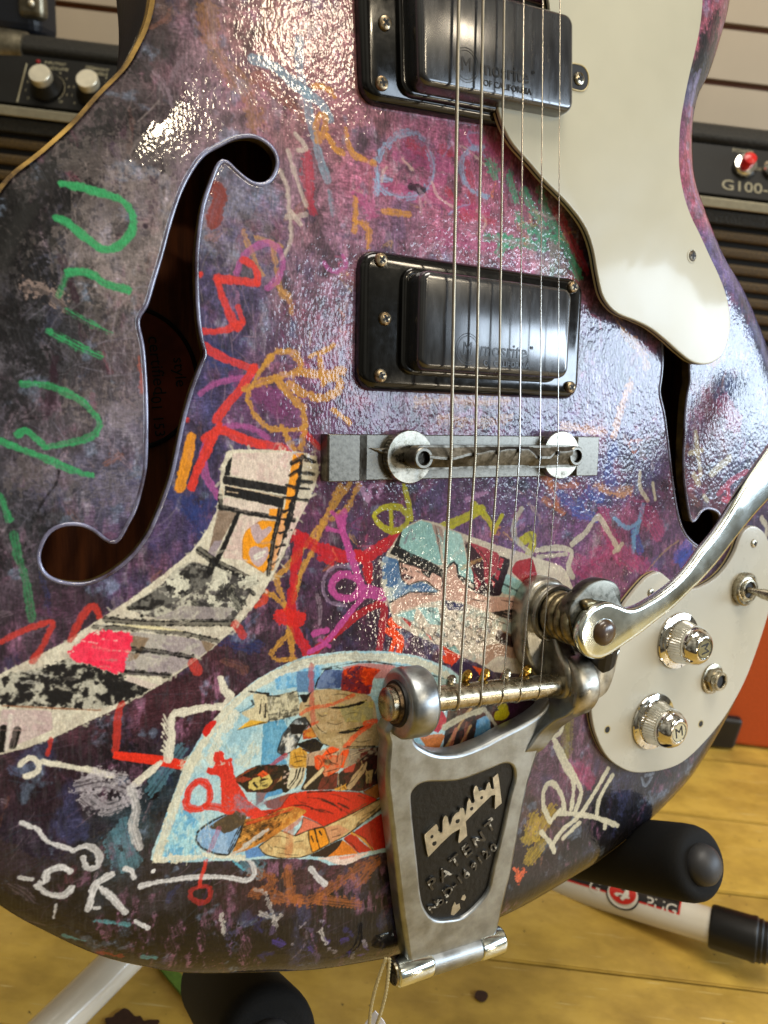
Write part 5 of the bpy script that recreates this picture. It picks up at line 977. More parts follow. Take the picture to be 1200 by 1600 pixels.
def knob(px, py, rot, label):
    c = G(px, py, CPH+.5); at = Vector((c.x, c.y, CPH)); mb = MB()
    mb.lathe([(13.4, .2), (13.6, .8), (13.3, 1.3), (11.0, 1.9), (10.6, 2.0)], at, n=56)
    mb.lathe([(10.7, 1.9), (10.4, 2.3), (9.3, 8.6), (9.0, 8.9)], at, n=92, knurl=((1, 2), .55))
    mb.lathe([(8.9, 8.7), (9.2, 9.3), (9.1, 10.4), (8.4, 12.4), (6.9, 14.4), (5.6, 15.2), (5.3, 15.3)], at, n=56)
    mb.lathe([(5.3, 15.25), (5.1, 15.5), (4.7, 15.5), (4.65, 15.3)], at, n=40, caps=False); mb.lathe([(4.7, 15.0), (4.65, 15.32)], at, n=40, mi=1)
    X = Vector((math.cos(rot), math.sin(rot), 0)); Y = Vector((-math.sin(rot), math.cos(rot), 0))
    add_text(mb, 'M', 7.0, at+Vector((0, 0, 15.32)), X, Y, .12, mi=2)
    for k in range(36):
        a = 2*math.pi*k/36; mb.box(at+Vector((math.cos(a)*4.3, math.sin(a)*4.3, 15.33)), (.4, .4, .12), 2, Matrix.Rotation(a, 3, 'Z'))
    for k in range(8):
        a = rot+2*math.pi*k/8; mb.box(at+Vector((math.cos(a)*12.1, math.sin(a)*12.1, 1.62)), (2.2, .22, .12), 2, Matrix.Rotation(a, 3, 'Z'))
    return mb.build('knob', [CHROME, POL, DARKIN], cplate, label=label, smooth=32)
knob(1060, 1001, math.radians(-80), 'upper chrome control knob'); knob(1021, 1127, math.radians(12), 'lower chrome control knob')
# jack
c = G(1112, 1060, CPH); at = Vector((c.x, c.y, CPH)); mb = MB()
mb.lathe([(7.6, 0), (7.6, .8), (7.2, 1.0)], at, n=36); mb.lathe([(6.3, .9), (6.3, 2.6), (5.7, 3.2)], at, n=6)
mb.lathe([(4.7, 1), (4.7, 5.2), (4.4, 5.7), (3.3, 5.7), (3.1, 5.2)], at, n=32, caps=False); mb.lathe([(3.2, 4.0), (3.15, 4.6)], at, n=24, mi=1)
mb.build('jack_socket', [NICK, DARKIN], cplate, smooth=32)
# toggle switch
c = G(1163, 920, CPH+1); at = Vector((c.x, c.y, CPH)); mb = MB()
mb.lathe([(8.2, 0), (8.4, 1.0), (8.4, 2.6), (7.6, 3.2), (6.6, 3.2), (6.2, 2.8)], at, n=60, knurl=((1, 2), .2), caps=False)
mb.lathe([(6.4, 2.7), (5.3, 2.9), (5.1, 4.2), (4.3, 4.3), (3.9, 3.3)], at, n=36, caps=False); mb.lathe([(4.1, 2.4), (4.05, 3.2)], at, n=24, mi=1)
q0 = at+Vector((0, 0, 3)); q1 = G(1210, 933, 18)
mb.tube([q0, q0.lerp(q1, .3), q0.lerp(q1, .6), q1, q1.lerp(q0, -.12)], [1.5, 1.7, 2.6, 2.9, 1.8], 16)
mb.build('toggle_switch', [NICK, DARKIN], cplate, smooth=32)

# ------------------------------------------------------------------ bridge
bx0, bx1 = G(512, 712, 6).x, G(937, 712, 6).x; byt, byb = G(700, 680, 4).y, G(700, 748, 4).y; bcy = (byt+byb)/2; bh = byt-byb
xL1 = G(562, 712, 6).x; xL2 = G(600, 712, 3).x; xR1 = G(903, 712, 6).x; xR2 = G(880, 712, 3).x
mb = MB(); n_ = 1
prof = [(bx0, 0), (bx0, 5.4), (bx0+.5, 5.9), (xL1, 5.9), (xL1+4.5, 2.9), (xR1-2.2, 2.9), (xR1, 5.6), (bx1-.4, 5.6), (bx1, 5.2), (bx1, 0)]
vs = [(x, bcy-bh/2, z) for x, z in prof]+[(x, bcy+bh/2, z) for x, z in prof]; k = len(prof)
mb.add(vs, [tuple(range(k)), tuple(range(k, 2*k))[::-1]]+[(i+k, (i+1) % k+k, (i+1) % k, i) for i in range(k)])
me = mesh('bridge', mb.v, mb.f); fixn(me); bridge = link('bridge', me, GREYM, guitar, smooth=30, bevel=.0007, seg=3)
mb = MB(); mb.prism([(xL1+22, bcy-3.4), (xR1-2, bcy-3.4), (xR1-2, bcy+3.4), (xL1+5, bcy+3.4)], 2.8, 4.1); mb.build('bridge_rail', GREYM, bridge, bevel=.0006)
wheels = []
for px, py in ((641, 714), (877, 711)):
    c = G(px, py, 6.4); at = Vector((c.x, c.y, 0)); mb = MB(); n = 88
    mb.lathe([(9.4, 3.2), (9.8, 3.6), (9.8, 6.2), (9.4, 6.6), (2, 6.7)], at, n=n, knurl=((1, 2), .35)); mb.build('thumbwheel', pm('tarnished_nickel', 'b4b0a4', .34, 1., namt=.3, nscale=260, ramt=.14, bump=.2, bscale=900, bdist=.0001, color2='6a665a'), bridge, smooth=30)
    mb = MB(); hh = 15.6 if px < 700 else 15.2
    mb.lathe([(3.0, 6.4), (3.0, 11)], at, n=24); mb.lathe([(3.9, 9.5), (3.9, hh), (3.5, hh+.4), (2.6, hh+.4), (2.4, hh)], at, n=32, caps=False); mb.lathe([(2.5, 9), (2.45, hh-1.6)], at, n=20, mi=1)
    mb.build('bridge_post', [GREYM, DARKIN], bridge, smooth=32); wheels.append(at)
mb = MB(); SH = 17.
x0, x1 = wheels[0].x, wheels[1].x; yc = (wheels[0].y+wheels[1].y)/2
mb.prism(rrect((x0+x1)/2, yc, x1-x0+7, 8.6, 4.1, 6), 9.5, 14.0)
brp_ = [(705, 716), (743, 711), (779, 707), (812, 704), (844, 715.5), (872, 708)]
rid = [(672, 714), (691, 716), (708, 717), (722, 713.5), (732, 710), (750, 710), (765, 706), (783, 706), (793, 703.5), (826, 703.5), (833, 709), (839, 715), (860, 715), (868, 707.5), (886, 707), (896, 705)]
R3 = [G(a, b, 16.2) for a, b in rid]; k = len(R3)
lo = [Vector((p.x, yc-4.1, 13.6)) for p in R3]; hi = [Vector((p.x, yc+4.1, 13.6)) for p in R3]
ra = [p+Vector((0, .45, 0)) for p in R3]; rb = [p-Vector((0, .45, 0)) for p in R3]
mb.add(lo+rb+ra+hi, [(j*k+i, j*k+i+1, (j+1)*k+i+1, (j+1)*k+i) for j in range(3) for i in range(k-1)])
GREYD = pm('dull_saddle_metal', '6f6c65', .4, 1., namt=.3, nscale=500, bump=.2, bscale=1200, bdist=.0001, color2='4a473f')
for p in brp_: mb.box(G(p[0], p[1], 16.6), (.9, 1.6, 1.0), 1)
mb.build('saddle_bar', [GREYD, DARKIN], bridge, smooth=28)

# ------------------------------------------------------------------ vibrato tailpiece
def fz(x, y):   # height of the frame's face
    t = min(max((y+205)/110, 0), 1); return 8.0+4.6*t
fr = [(605, 1140), (607, 1165), (604, 1200), (604, 1228), (608, 1262), (617, 1340), (627, 1425), (634, 1473), (639, 1505), (652, 1524), (671, 1527), (710, 1514), (745, 1497), (765, 1480), (777, 1460), (784, 1431), (793, 1392), (800, 1364), (811, 1305), (825, 1234), (833, 1205), (840, 1183), (847, 1162), (856, 1140), (866, 1124), (885, 1112), (903, 1100), (912, 1086), (912, 1060),
      (880, 1060), (868, 1085), (850, 1110), (825, 1128), (802, 1140), (780, 1151), (760, 1162), (727, 1175), (702, 1179), (680, 1177), (660, 1168), (651, 1160), (650, 1150), (660, 1135), (664, 1110), (640, 1100)]
def face_pts(px, n=4, hh=11.):
    q = cr(px, n, True); out = []
    for a, b in q:
        h = hh
        for _ in range(3): p = G(a, b, h); h = fz(p.x, p.y)
        out.append((p.x, p.y))
    return out
fo = face_pts(fr)
fo = [tuple(p) for p in resample(np.array(fo), 1.3)]
win = [(643, 1251), (644, 1239), (653, 1228), (667, 1222.5), (690, 1222), (716, 1220), (742, 1212), (769, 1201), (786, 1194), (797, 1194), (804, 1202), (805, 1218), (797, 1247), (788, 1291), (777, 1335), (770, 1366), (763, 1393), (746, 1415), (725, 1433), (704, 1438), (681, 1438), (666, 1424), (658, 1401), (653, 1352), (646, 1291)]
wo = resample(np.array(face_pts(win)), 1.3); fo_a = np.array(fo)
def holed(outer, hole, zf, depth, parent, name, mats):
    """plate with rounded rims and a window"""
    def orient(p, ccw=True):
        a = np.sum(p[:, 0]*np.roll(p[:, 1], -1)-np.roll(p[:, 0], -1)*p[:, 1]); return p if (a > 0) == ccw else p[::-1]
    O_ = orient(np.array(outer)); H_ = orient(np.array(hole))
    loops = [(O_, -depth), (O_, -1.8), (inset(O_, .25), -.9), (inset(O_, .8), -.25), (inset(O_, 1.7), 0)]
    hl = [(inset(H_, 1.3), 0, ), (inset(H_, .0), -.0)]
    hloops = [(inset(H_, -.9), 0.), (inset(H_, -.35), -.12), (H_, -.5), (H_, -2.2)]
    P = list(map(tuple, loops[-1][0])); Q = list(map(tuple, hloops[0][0])); a = len(P); b = len(Q)
    vv, ee, ff, *_ = delaunay_2d_cdt([Vector(p) for p in P+Q], [(i, (i+1) % a) for i in range(a)]+[(a+i, a+(i+1) % b) for i in range(b)], [], 0, 1e-5)
    V = np.array([(v.x, v.y) for v in vv]); T = []
    for f in ff:
        c = V[list(f)].mean(0)
        if inside(np.array(P), c[0], c[1]) and not inside(np.array(Q), c[0], c[1]):
            p0, p1, p2 = V[f[0]], V[f[1]], V[f[2]]
            T.append(tuple(f) if (p1[0]-p0[0])*(p2[1]-p0[1])-(p1[1]-p0[1])*(p2[0]-p0[0]) > 0 else tuple(f)[::-1])
    mb = MB(); mb.add([(x, y, zf(x, y)) for x, y in V], T)
    for ls, fl in ((loops, False), (hloops, False)):
        n = len(ls[0][0]); vs = []; fs = []
        for p, dz in ls: vs += [(x, y, zf(x, y)+dz) for x, y in p]
        for j in range(len(ls)-1):
            for i in range(n): k = (i+1) % n; fs.append((j*n+i, j*n+k, (j+1)*n+k, (j+1)*n+i))
        mb.add(vs, fs)
    return mb.build(name, mats, parent, smooth=50)
tail = holed(fo, wo, fz, 7.2, guitar, 'vibrato_tailpiece', ALU); tail['label'] = 'cast aluminium vibrato tailpiece with black name panel'
mb = MB(); mb.prism([tuple(p) for p in inset(wo, -.4)], lambda x, y: fz(x, y)-4, lambda x, y: fz(x, y)-1.5); panel = mb.build('name_panel', CRINK, tail)
Z6 = lambda x, y: G(620+x/5.715, 1160+y/5.715, 10)
def zpt(x, y, dz=0.):
    h = 10.
    for _ in range(3): p = G(620+x/5.715, 1160+y/5.715, h); h = fz(p.x, p.y)+dz
    return Vector((p.x, p.y, h))
logo = [250, 830, 345, 742, 362, 735, 376, 768, 372, 790, 392, 812, 412, 808, 415, 770, 412, 715, 424, 672, 442, 655, 458, 672, 466, 710, 480, 752, 492, 715, 505, 672, 530, 640, 560, 622, 572, 592, 592, 585, 606, 606, 614, 658, 628, 600, 634, 540, 650, 500, 662, 520, 672, 548, 690, 545, 702, 530, 694, 490, 688, 440, 700, 400, 714, 388, 728, 405, 738, 440, 768, 428, 798, 432, 806, 395, 812, 375, 828, 358, 838, 372, 844, 408, 860, 424, 874, 412, 866, 360, 862, 318, 908, 283, 918, 340, 930, 440, 942, 545, 880, 600, 884, 470, 850, 478, 740, 585, 620, 710, 626, 770, 633, 838, 560, 905, 553, 888, 562, 830, 570, 776, 500, 815, 400, 908, 285, 1028, 268, 950]
lp = [zpt(logo[i], logo[i+1]) for i in range(0, len(logo), 2)]
mb = MB(); mb.prism([(p.x, p.y) for p in lp], lambda x, y: fz(x, y)-1.7, lambda x, y: fz(x, y)-.35)
for x, y, r in ((318, 845, 15), (340, 905, 21), (548, 705, 21), (673, 595, 17), (762, 497, 15)):
    p = zpt(x, y); rr = r/5.715/3.6; mb.lathe([(rr, -.3), (rr, .03)], (p.x, p.y, fz(p.x, p.y)-.35), n=14, mi=1)
mb.build('maker_script', [BARE, CRINK], panel, smooth=30)
mb = MB(); mc = MB()
def gl(s, x, y, size, ang):
    p = zpt(x, y); a = math.radians(ang); X = Vector((math.cos(a), math.sin(a), .04)); Y = Vector((-math.sin(a), math.cos(a), .04))
    add_text(mb, s, size, (p.x, p.y, fz(p.x, p.y)-1.5), X, Y, .8, sx=1.05, bold=.02)
for s, x, y in (('P', 330, 1275), ('A', 440, 1190), ('T', 535, 1075), ('E', 640, 985), ('N', 745, 880), ('T', 848, 760)): gl(s, x, y, 7.4, 30)
for s, x, y in (('N', 338, 1482), ('o', 398, 1430), ('.', 440, 1415), ('D', 470, 1345), ('-', 525, 1285), ('1', 575, 1240), ('6', 632, 1190), ('9', 705, 1120), ('1', 755, 1062), ('2', 812, 1012), ('0', 876, 950)): gl(s, x, y, 5.7, 32)
PTXT = pm('chipped_black_letters', '1a1a18', .25, namt=.0, coat=.6)
_nt = PTXT.node_tree; _tn = [k for k in _nt.nodes if k.type == 'VALTORGB'][0]; _tn.color_ramp.elements[0].position = .56; _tn.color_ramp.elements[1].position = .60; _tn.color_ramp.elements[0].color = lin('161615'); _tn.color_ramp.elements[1].color = lin('b0aca0')
[k for k in _nt.nodes if k.type == 'TEX_NOISE'][0].inputs['Scale'].default_value = 420
mb.build('patent_lettering', PTXT, panel, smooth=30)
for pp in ([500, 1555, 512, 1490, 535, 1440, 550, 1470, 578, 1455, 585, 1500, 560, 1530, 525, 1562], [590, 1420, 605, 1385, 625, 1375, 636, 1400, 620, 1430]):
    q = [zpt(pp[i], pp[i+1]) for i in range(0, len(pp), 2)]; mc.prism([(p.x, p.y) for p in q], lambda x, y: fz(x, y)-1.6, lambda x, y: fz(x, y)-1.38)
mc.build('paint_chip', BARE, panel)

BH = 14.
bl = G(640, 1097, BH); brr = G(898, 1066, BH); bdir = Vector((1, (G(858, 1070, BH).y-G(684, 1090, BH).y)/(G(858, 1070, BH).x-G(684, 1090, BH).x), 0)).normalized()
xa = G(616, 1100, BH); x682 = G(680, 1092, BH); yb_ = lambda x: x682.y+(x-x682.x)*bdir.y/bdir.x
def barpt(x, z=BH): return Vector((x, yb_(x), z))
R_ = 12.9
def boss(xl, xr, name, mat):
    mb = MB(); w = xr-xl
    mb.lathe([(R_-2.2, 0), (R_-.8, .35), (R_, 1.6), (R_, w-2), (R_-.7, w-.6), (R_-2.0, w), (4.6, w)], barpt(xl), bdir, n=64)
    return mb.build(name, mat, tail, smooth=45)
xl0 = xa.x+1.0; xl1 = G(678, 1095, BH+6).x-.5
boss(xl0, xl1, 'left_boss', ALU); xr0 = G(872, 1068, BH).x; xr1 = xr0+12.0
boss(xr0, xr1, 'right_boss', ALUD)
def web(xl, w, pts, name, mat, skew=0.):           # side cheek carrying a boss: outline in (distance along the strings, height)
    mb = MB(); n = len(pts); c = barpt(xl); vs = []
    for k, dx in enumerate((0, w)):
        for y, z in pts: vs.append(Vector((c.x+dx+min(0, y+6)*skew, c.y+bdir.y*dx+y, z)))
    mb.add(vs, [tuple(range(n)), tuple(range(n, 2*n))[::-1]]+[(i+n, (i+1) % n+n, (i+1) % n, i) for i in range(n)])
    me = mesh(name, mb.v, mb.f); fixn(me); return link(name, me, mat, tail, bevel=.0016, seg=3, smooth=40)
ck = cr([(10, 3), (11.8, 10), (8.5, 21.5), (-2, 25.6), (-9.5, 22.5), (-14, 17.5), (-20, 13.6), (-27, 11.8), (-30, 6), (-10, 2.5)], 4, True)
web(xr0+.6, 10.6, [tuple(p) for p in ck], 'boss_cheek', ALU, .7)
ck2 = cr([(-6, 4), (-4, 20), (8, 20.5), (14, 15.5), (22, 11.5), (32, 9.6), (34, 4), (10, 2.5)], 4, True)
web(xr0-1.5, 9, [tuple(p) for p in ck2], 'arm_cheek', ALUD)
mb = MB(); p = barpt(xl0)
mb.lathe([(8.2, -.9), (8.6, .2), (5.6, .4)], p, bdir, n=44, mi=1); mb.lathe([(6.9, -2.2), (7.2, -.8), (6.6, -.6)], p, bdir, n=36, mi=0)
mb.lathe([(5.2, -4.8), (6.0, -4.2), (6.1, -2.2)], p, bdir, n=40, mi=2); mb.build('bearing_cap', [RUSTM, DARKIN, NICK], tail, smooth=40)
mb = MB(); mb.lathe([(4.75, 0), (4.75, xr0-xl1+2)], barpt(xl1-1), bdir, n=40); bar = mb.build('roller_bar', NICK, tail, smooth=40)
mb = MB(); mb.lathe([(7.8, -.4), (8.1, -.1), (7.9, .5), (6.4, .5), (6.2, -.2)], barpt(xr0), bdir, n=44, caps=False); mb.lathe([(6.3, -.1), (6.25, .1)], barpt(xr0), bdir, n=36, mi=1); mb.build('bar_bushing', [NICK, DARKIN], tail, smooth=40)
# arm from right boss up to the spring cup
SPx, SPy = 866, 958
sc = G(SPx, SPy, 8); 
armp = [G(a, b, 8) for a, b in ((912, 1075), (905, 1040), (893, 1012), (880, 995), (895, 970), (892, 930), (878, 908), (858, 904), (838, 912), (824, 935), (818, 960), (817, 990), (820, 1020), (832, 1050), (850, 1075), (880, 1090))]
ap = resample(cr([(p.x, p.y) for p in armp], 5, True), 1.4)
mb = MB(); pillow(mb, [tuple(p) for p in ap], [(0, .6), (0, 5.8), (.5, 7.2), (1.4, 8.0), (2.6, 8.2)]); arm = mb.build('spring_arm', ALUD, tail, smooth=40)
mb = MB(); at = Vector((sc.x, sc.y, 0)); mb.lathe([(12.2, 3), (12.2, 9.2), (11.7, 10.0), (10.6, 10.0), (10.2, 8.2), (4, 8.1)], at, n=52); mb.build('spring_cup', ALUD, arm, smooth=40)
SPR = pm('old_spring_steel', '8f8468', .38, .9, namt=.5, nscale=260, bump=.3, bscale=700, bdist=.0002, color2='4c4330')
pts = [at+Vector((math.cos(t)*8.3, math.sin(t)*8.3, 9.5+t/(2*math.pi)*4.0)) for t in np.linspace(0, 2*math.pi*4.3, 150)]
mb = MB(); mb.tube(pts, 1.85, 10); mb.lathe([(6.4, 8), (6.4, 25)], at, n=28, mi=1); mb.build('coil_spring', [SPR, pm('spring_core', '3a3424', .5, .6)], tail, smooth=180)
# rocker lever: hub beyond the right boss, plate above the spring
hub = MB(); xh = xr1+1.0
LV = 26.
hook = [(909, 925), (924, 911), (944, 905), (963, 911), (971, 925), (973, 945), (985, 960), (975, 1000), (966, 1022), (950, 1030), (925, 1030), (905, 1010), (893, 985), (890, 950)]
lev = resample(np.array([tuple(G(a, b, LV)[:2]) for a, b in cr(hook, 4, True)]), 1.4)
pillow(hub, [tuple(p) for p in lev], [(0.3, LV-6), (0, LV-5), (0, LV-1.2), (.5, LV-.3), (1.4, LV)])
hub.build('rocker_plate', pm('dark_old_casting', '6a675e', .34, 1., namt=.3, nscale=300, ramt=.1, bump=.2, bscale=900, bdist=.0001, color2='4c4a42'), tail, smooth=40)
mb = MB(); low = [(928, 1018), (968, 1010), (965, 1030), (960, 1055), (950, 1080), (936, 1092), (915, 1097), (918, 1075), (924, 1050)]
q = resample(np.array([tuple(G(a, b, 20)[:2]) for a, b in cr(low, 4, True)]), 1.4)
pillow(mb, [tuple(p) for p in q], [(0, 2.2), (0, 18.5), (.6, 20.2), (1.6, 21)]); mb.build('rocker_hub', ALUD, tail, smooth=40)
mb = MB(); c1 = G(935, 1030, 16); c2 = G(940, 1000, 22); mb.tube([c1, c2], [7, 7], 16); mb.build('rocker_web', DARKIN, tail)
HH = 30.5
ec = G(940, 988, HH); mb = MB(); mb.lathe([(9.5, LV-1), (10.4, LV+.5), (10.4, HH-3.0), (9.6, HH-2.6)], Vector((ec.x, ec.y, 0)), n=48); mb.build('pivot_washer', RUSTM, tail, smooth=40)
hd = [(952, 940.5), (938, 944), (924, 953), (911, 971), (905, 993), (909, 1014), (920, 1027), (936, 1031), (953, 1025), (974, 1011), (1000, 993), (1025, 973), (1051, 953), (1083, 922), (1097, 909), (1121, 882), (1144, 852), (1165, 825), (1184, 802), (1202, 782), (1230, 745), (1262, 700), (1300, 640), (1322, 590), (1310, 570), (1290, 585), (1262, 620), (1232, 664), (1204, 705), (1178, 742), (1155, 778), (1137, 808), (1118, 836),
      (1097, 862), (1079, 887), (1060, 908), (1037, 926), (1013, 941), (997, 949), (983, 951), (969, 946)]
def hz(x, y): return HH+max(0, x-ec.x)*.02
hp = resample(np.array([tuple(G(a, b, HH)[:2]) for a, b in cr(hd, 4, True)]), 1.2)
mb = MB(); pillow(mb, [tuple(p) for p in hp], [(1.0, lambda x, y: HH-4.6), (.2, lambda x, y: HH-4.0), (0, lambda x, y: HH-3.0), (.1, lambda x, y: HH-1.0), (.5, lambda x, y: HH-.4), (1.1, lambda x, y: HH-.1), (2.0, lambda x, y: HH)])
mb.build('vibrato_handle', POL, tail, label='long polished vibrato arm curving up to the right', smooth=60)
sp_ = G(944, 988, HH); mb = MB(); mb.lathe([(5.4, HH-.3), (5.4, HH+.5), (5.0, HH+1.3), (3.8, HH+2.2), (2.0, HH+2.7), (.6, HH+2.8)], Vector((sp_.x, sp_.y, 0)), n=36); mb.build('pivot_cap', BROWN, tail, smooth=50)
# hinge at the bottom edge
h0 = G(612, 1516, 4); h1 = G(778, 1464, 4); hdv = (h1-h0).normalized()
mb = MB(); Lh = (h1-h0).length
for a, b in ((0.0, .31), (.76, 1.0)):
    mb.lathe([(4.6, 0), (5.6, .7), (5.7, 2), (5.7, (b-a)*Lh-1), (5.2, (b-a)*Lh)], h0+hdv*a*Lh+Vector((0, 0, 1.5)), hdv, n=36)
mb.build('hinge_knuckle', POL, tail, smooth=40)
mb = MB(); mb.lathe([(5.3, 0), (5.3, (.45)*Lh)], h0+hdv*.31*Lh+Vector((0, 0, 1.5)), hdv, n=36); mb.build('hinge_barrel', ALU, tail, smooth=40)
mb = MB(); mb.lathe([(3.6, -.9), (4.4, -.7), (4.7, 0)], h0+Vector((0, 0, 1.5)), hdv, n=28, mi=0); mb.box(h0+Vector((0, 0, 1.5))-hdv*.95, (.5, 8, .8), 1); mb.build('hinge_pin', [NICK, DARKIN], tail, smooth=40)
mb = MB(); mb.box((h0+h1)/2+Vector((0, 7, -14)), (38, 3, 34), 0); mb.build('hinge_plate', ALU, tail, bevel=.0006)

# ------------------------------------------------------------------ strings
NUTY = 480.
tops = [(717, 0), (755, 0), (788, 0), (818, 0), (848, 0), (875, 0)]
brp = [(705, 715), (743, 710), (779, 706), (812, 703.5), (844, 715), (872, 707.5)]
end = [(686, 1088), (718, 1082), (753, 1077), (787, 1072), (815, 1066), (845, 1062)]
rad = [.62, .52, .42, .30, .24, .19]
for k in range(6):
    t = G(*tops[k], 16.0); b = G(*brp[k], 17.0); b.z = 16.9; d = (t-b)/(t.y-b.y)
    far = b+d*(NUTY-b.y); e_ = G(*end[k], BH+5); e_.z = BH+4.9
    ye = yb_(e_.x); pts = [far, b+d*(240-b.y), t, b]
    # straight to the bar then wrapped over its front and under
    ang0 = math.radians(80)
    wrap = [Vector((e_.x, ye+math.cos(a)*5.0, BH+math.sin(a)*5.0)) for a in np.radians([78, 60, 35, 0, -35, -70, -100])]
    # the strings pass in front: over the side facing the viewer
    wrap = [Vector((e_.x-.0, ye-(5.1*math.cos(math.radians(g))), BH+5.1*math.sin(math.radians(g)))) for g in (110, 90, 60, 30, 0, -30, -60)]
    mb = MB(); mb.tube(pts+wrap, rad[k], 8)
    mb.build('string', WIREW if k < 3 else PLAIN, guitar, smooth=180)
for k, (px, py) in enumerate(((704, 1060), (729, 1052), (757, 1050), (790, 1050), (822, 1044), (703, 1060))):
    if k == 5: continue
    p = G(px, py+6, 12); mb = MB(); mb.lathe([(1.6, -3), (1.6, 0), (1.9, .3), (1.9, 1.4), (1.3, 2), (1.5, 2.4), (1.0, 3.0)], p, (.1, .9, .45), n=16); mb.build('string_pin', BRASS if k != 0 and k != 3 else NICK, bar, smooth=35)
for k, (px, py) in enumerate(((775, 1103), (808, 1096), (840, 1087))):
    p = G(px, py, 9); mb = MB(); mb.tube([p, p+Vector((1.5, 1.5, 1)), p+Vector((3, 3.5, 2))], [.9, .5, .3], 6); mb.build('string_end', CHROME, bar, smooth=180)
# neck beyond the frame
NECKW = pm('neck_maple', '8a5a2c', .35, namt=.25, nscale=20, stretch=(8, 1, 8), coat=.5); FBM = pm('fingerboard_rosewood', '2a1a12', .5, namt=.3, nscale=60, stretch=(4, 1, 4))
mb = MB(); mb.prism([(-26, 196), (30, 196), (26, NUTY+2), (-20, NUTY+2)], -14, 3); neck = mb.build('neck', NECKW, guitar, bevel=.004)
mb = MB(); mb.prism([(-27, 190), (31, 190), (26.5, NUTY), (-20.5, NUTY)], 3, 10.5); fb = mb.build('fingerboard', FBM, neck, bevel=.0008)
y = 190.
for k in range(16):
    y = y+10*1.06**k
    if y > NUTY-6: break
    mb = MB(); w = 29-(y-190)/290*5; mb.tube([(2-w, y, 10.5), (2+w, y, 10.5)], 1.0, 8); mb.build('fret', NICK, fb)

# ------------------------------------------------------------------ stand, amplifiers, wall, floor
FOAM = pm('black_foam', '0b0b0b', .85, bump=.5, bscale=1400, bdist=.0003, namt=.3, nscale=900, spec=.3); CAPM = pm('grey_rubber_cap', '2b2b2d', .5, namt=.15, nscale=200, bump=.1, bscale=300)
WHT = pm('white_painted_tube', 'd8d2c2', .22, namt=.04, nscale=30, coat=.5, bump=.03, bscale=80); RUB = pm('black_rubber', '121212', .42, namt=.3, nscale=100, bump=.15, bscale=300)
stand_base = Wfloor(560, 1330)
stand = thing('guitar_stand', 'white tubular guitar stand with black foam arms cradling the guitar bottom', 'guitar stand', stand_base)
def SL(v): return Vector(v)-stand_base
def wtube(name, A, B, r, mat, parent=stand, prof=None, n=40, smooth=40, xf=SL, label=None):
    mb = MB(xf); ax = (B-A); l = ax.length
    mb.lathe(prof(l, r) if prof else [(r, 0), (r, l)], A, ax, n=n); return mb.build(name, mat, parent, smooth=smooth, label=label)
foamp = lambda l, r: [(r*.9, 0), (r, .003), (r, l-.010), (r*.985, l-.006), (r*.93, l-.0025), (r*.82, l-.0004), (r*.7, l)]
fA1, fB1 = W(845, 1312, 455), W(1097, 1351, 352)
wtube('foam_sleeve', fA1, fB1, .0172, FOAM, prof=foamp)
d_ = (fB1-fA1).normalized(); capp = lambda l, r: [(r, 0), (r, .002), (r*.93, .0045), (r*.75, .0065), (r*.45, .008), (r*.15, .0086)]
wtube('end_cap', fB1-d_*.001, fB1+d_*.008, .0092, CAPM, prof=capp)
fA2, fB2 = W(345, 1530, 400), W(422, 1632, 305)
wtube('foam_sleeve', fA2, fB2, .0208, FOAM, prof=foamp); d2 = (fB2-fA2).normalized()
wtube('end_cap', fB2-d2*.001, fB2+d2*.008, .0092, CAPM, prof=capp)
# legs
footc = Wfloor(1172, 1478, .017)
hubp = Vector((footc.x*.35, footc.y+.06, .20))
lb = W(1119, 1449, 1); la = W(872, 1374, 1)
o_c = Vector((0, 0, CH)); f1 = (lb-o_c).normalized(); f2 = (la-o_c).normalized()
Zf = (footc-o_c).length
lB = o_c+f1*(Zf*.985)
tgt = o_c+f2*(Zf*.985*1.02); leg_dir = (tgt-lB).normalized(); lA = lB+leg_dir*.34
leg = wtube('leg', lB, lA, .0122, WHT)
fd = -leg_dir
wtube('rubber_foot', lB-fd*.004, lB+fd*.045, .0150, RUB, prof=lambda l, r: [(r*.93, 0), (r, .002), (r, .026), (r*1.03, .028), (r*1.03, .030), (r*.95, .031), (r*.98, .0335), (r*.90, .0345), (r*.93, .037), (r*.83, .038), (r*.84, .041), (r*.6, .046)], n=48)
l2a, l2b = W(215, 1475, 455), W(40, 1648, 402)
e2 = (l2b-l2a).normalized(); l2a = l2a-e2*.06; t_ = (.016-l2b.z)/e2.z if e2.z < -.01 else .05
l2e = l2b+e2*max(.0, min(t_, .5))
leg2 = wtube('leg', l2a, l2e, .0112, WHT)
wtube('rubber_foot', l2e-e2*.006, l2e+e2*.012, .0145, RUB)
# crossbar and upright hidden behind the body
top_c = GW((5, -150, -95)); wtube('upright', Vector((top_c.x, top_c.y, .10)), Vector((top_c.x, top_c.y+.02, .55)), .0122, WHT)
wtube('crossbar', lA, Vector((top_c.x, top_c.y, .16)), .0115, WHT); wtube('crossbar', l2a, Vector((top_c.x, top_c.y, .16)), .0115, WHT)
wtube('cradle_arm', Vector((top_c.x, top_c.y, .16)), fA1, .008, WHT); wtube('cradle_arm', Vector((top_c.x, top_c.y, .16)), fA2, .008, WHT)
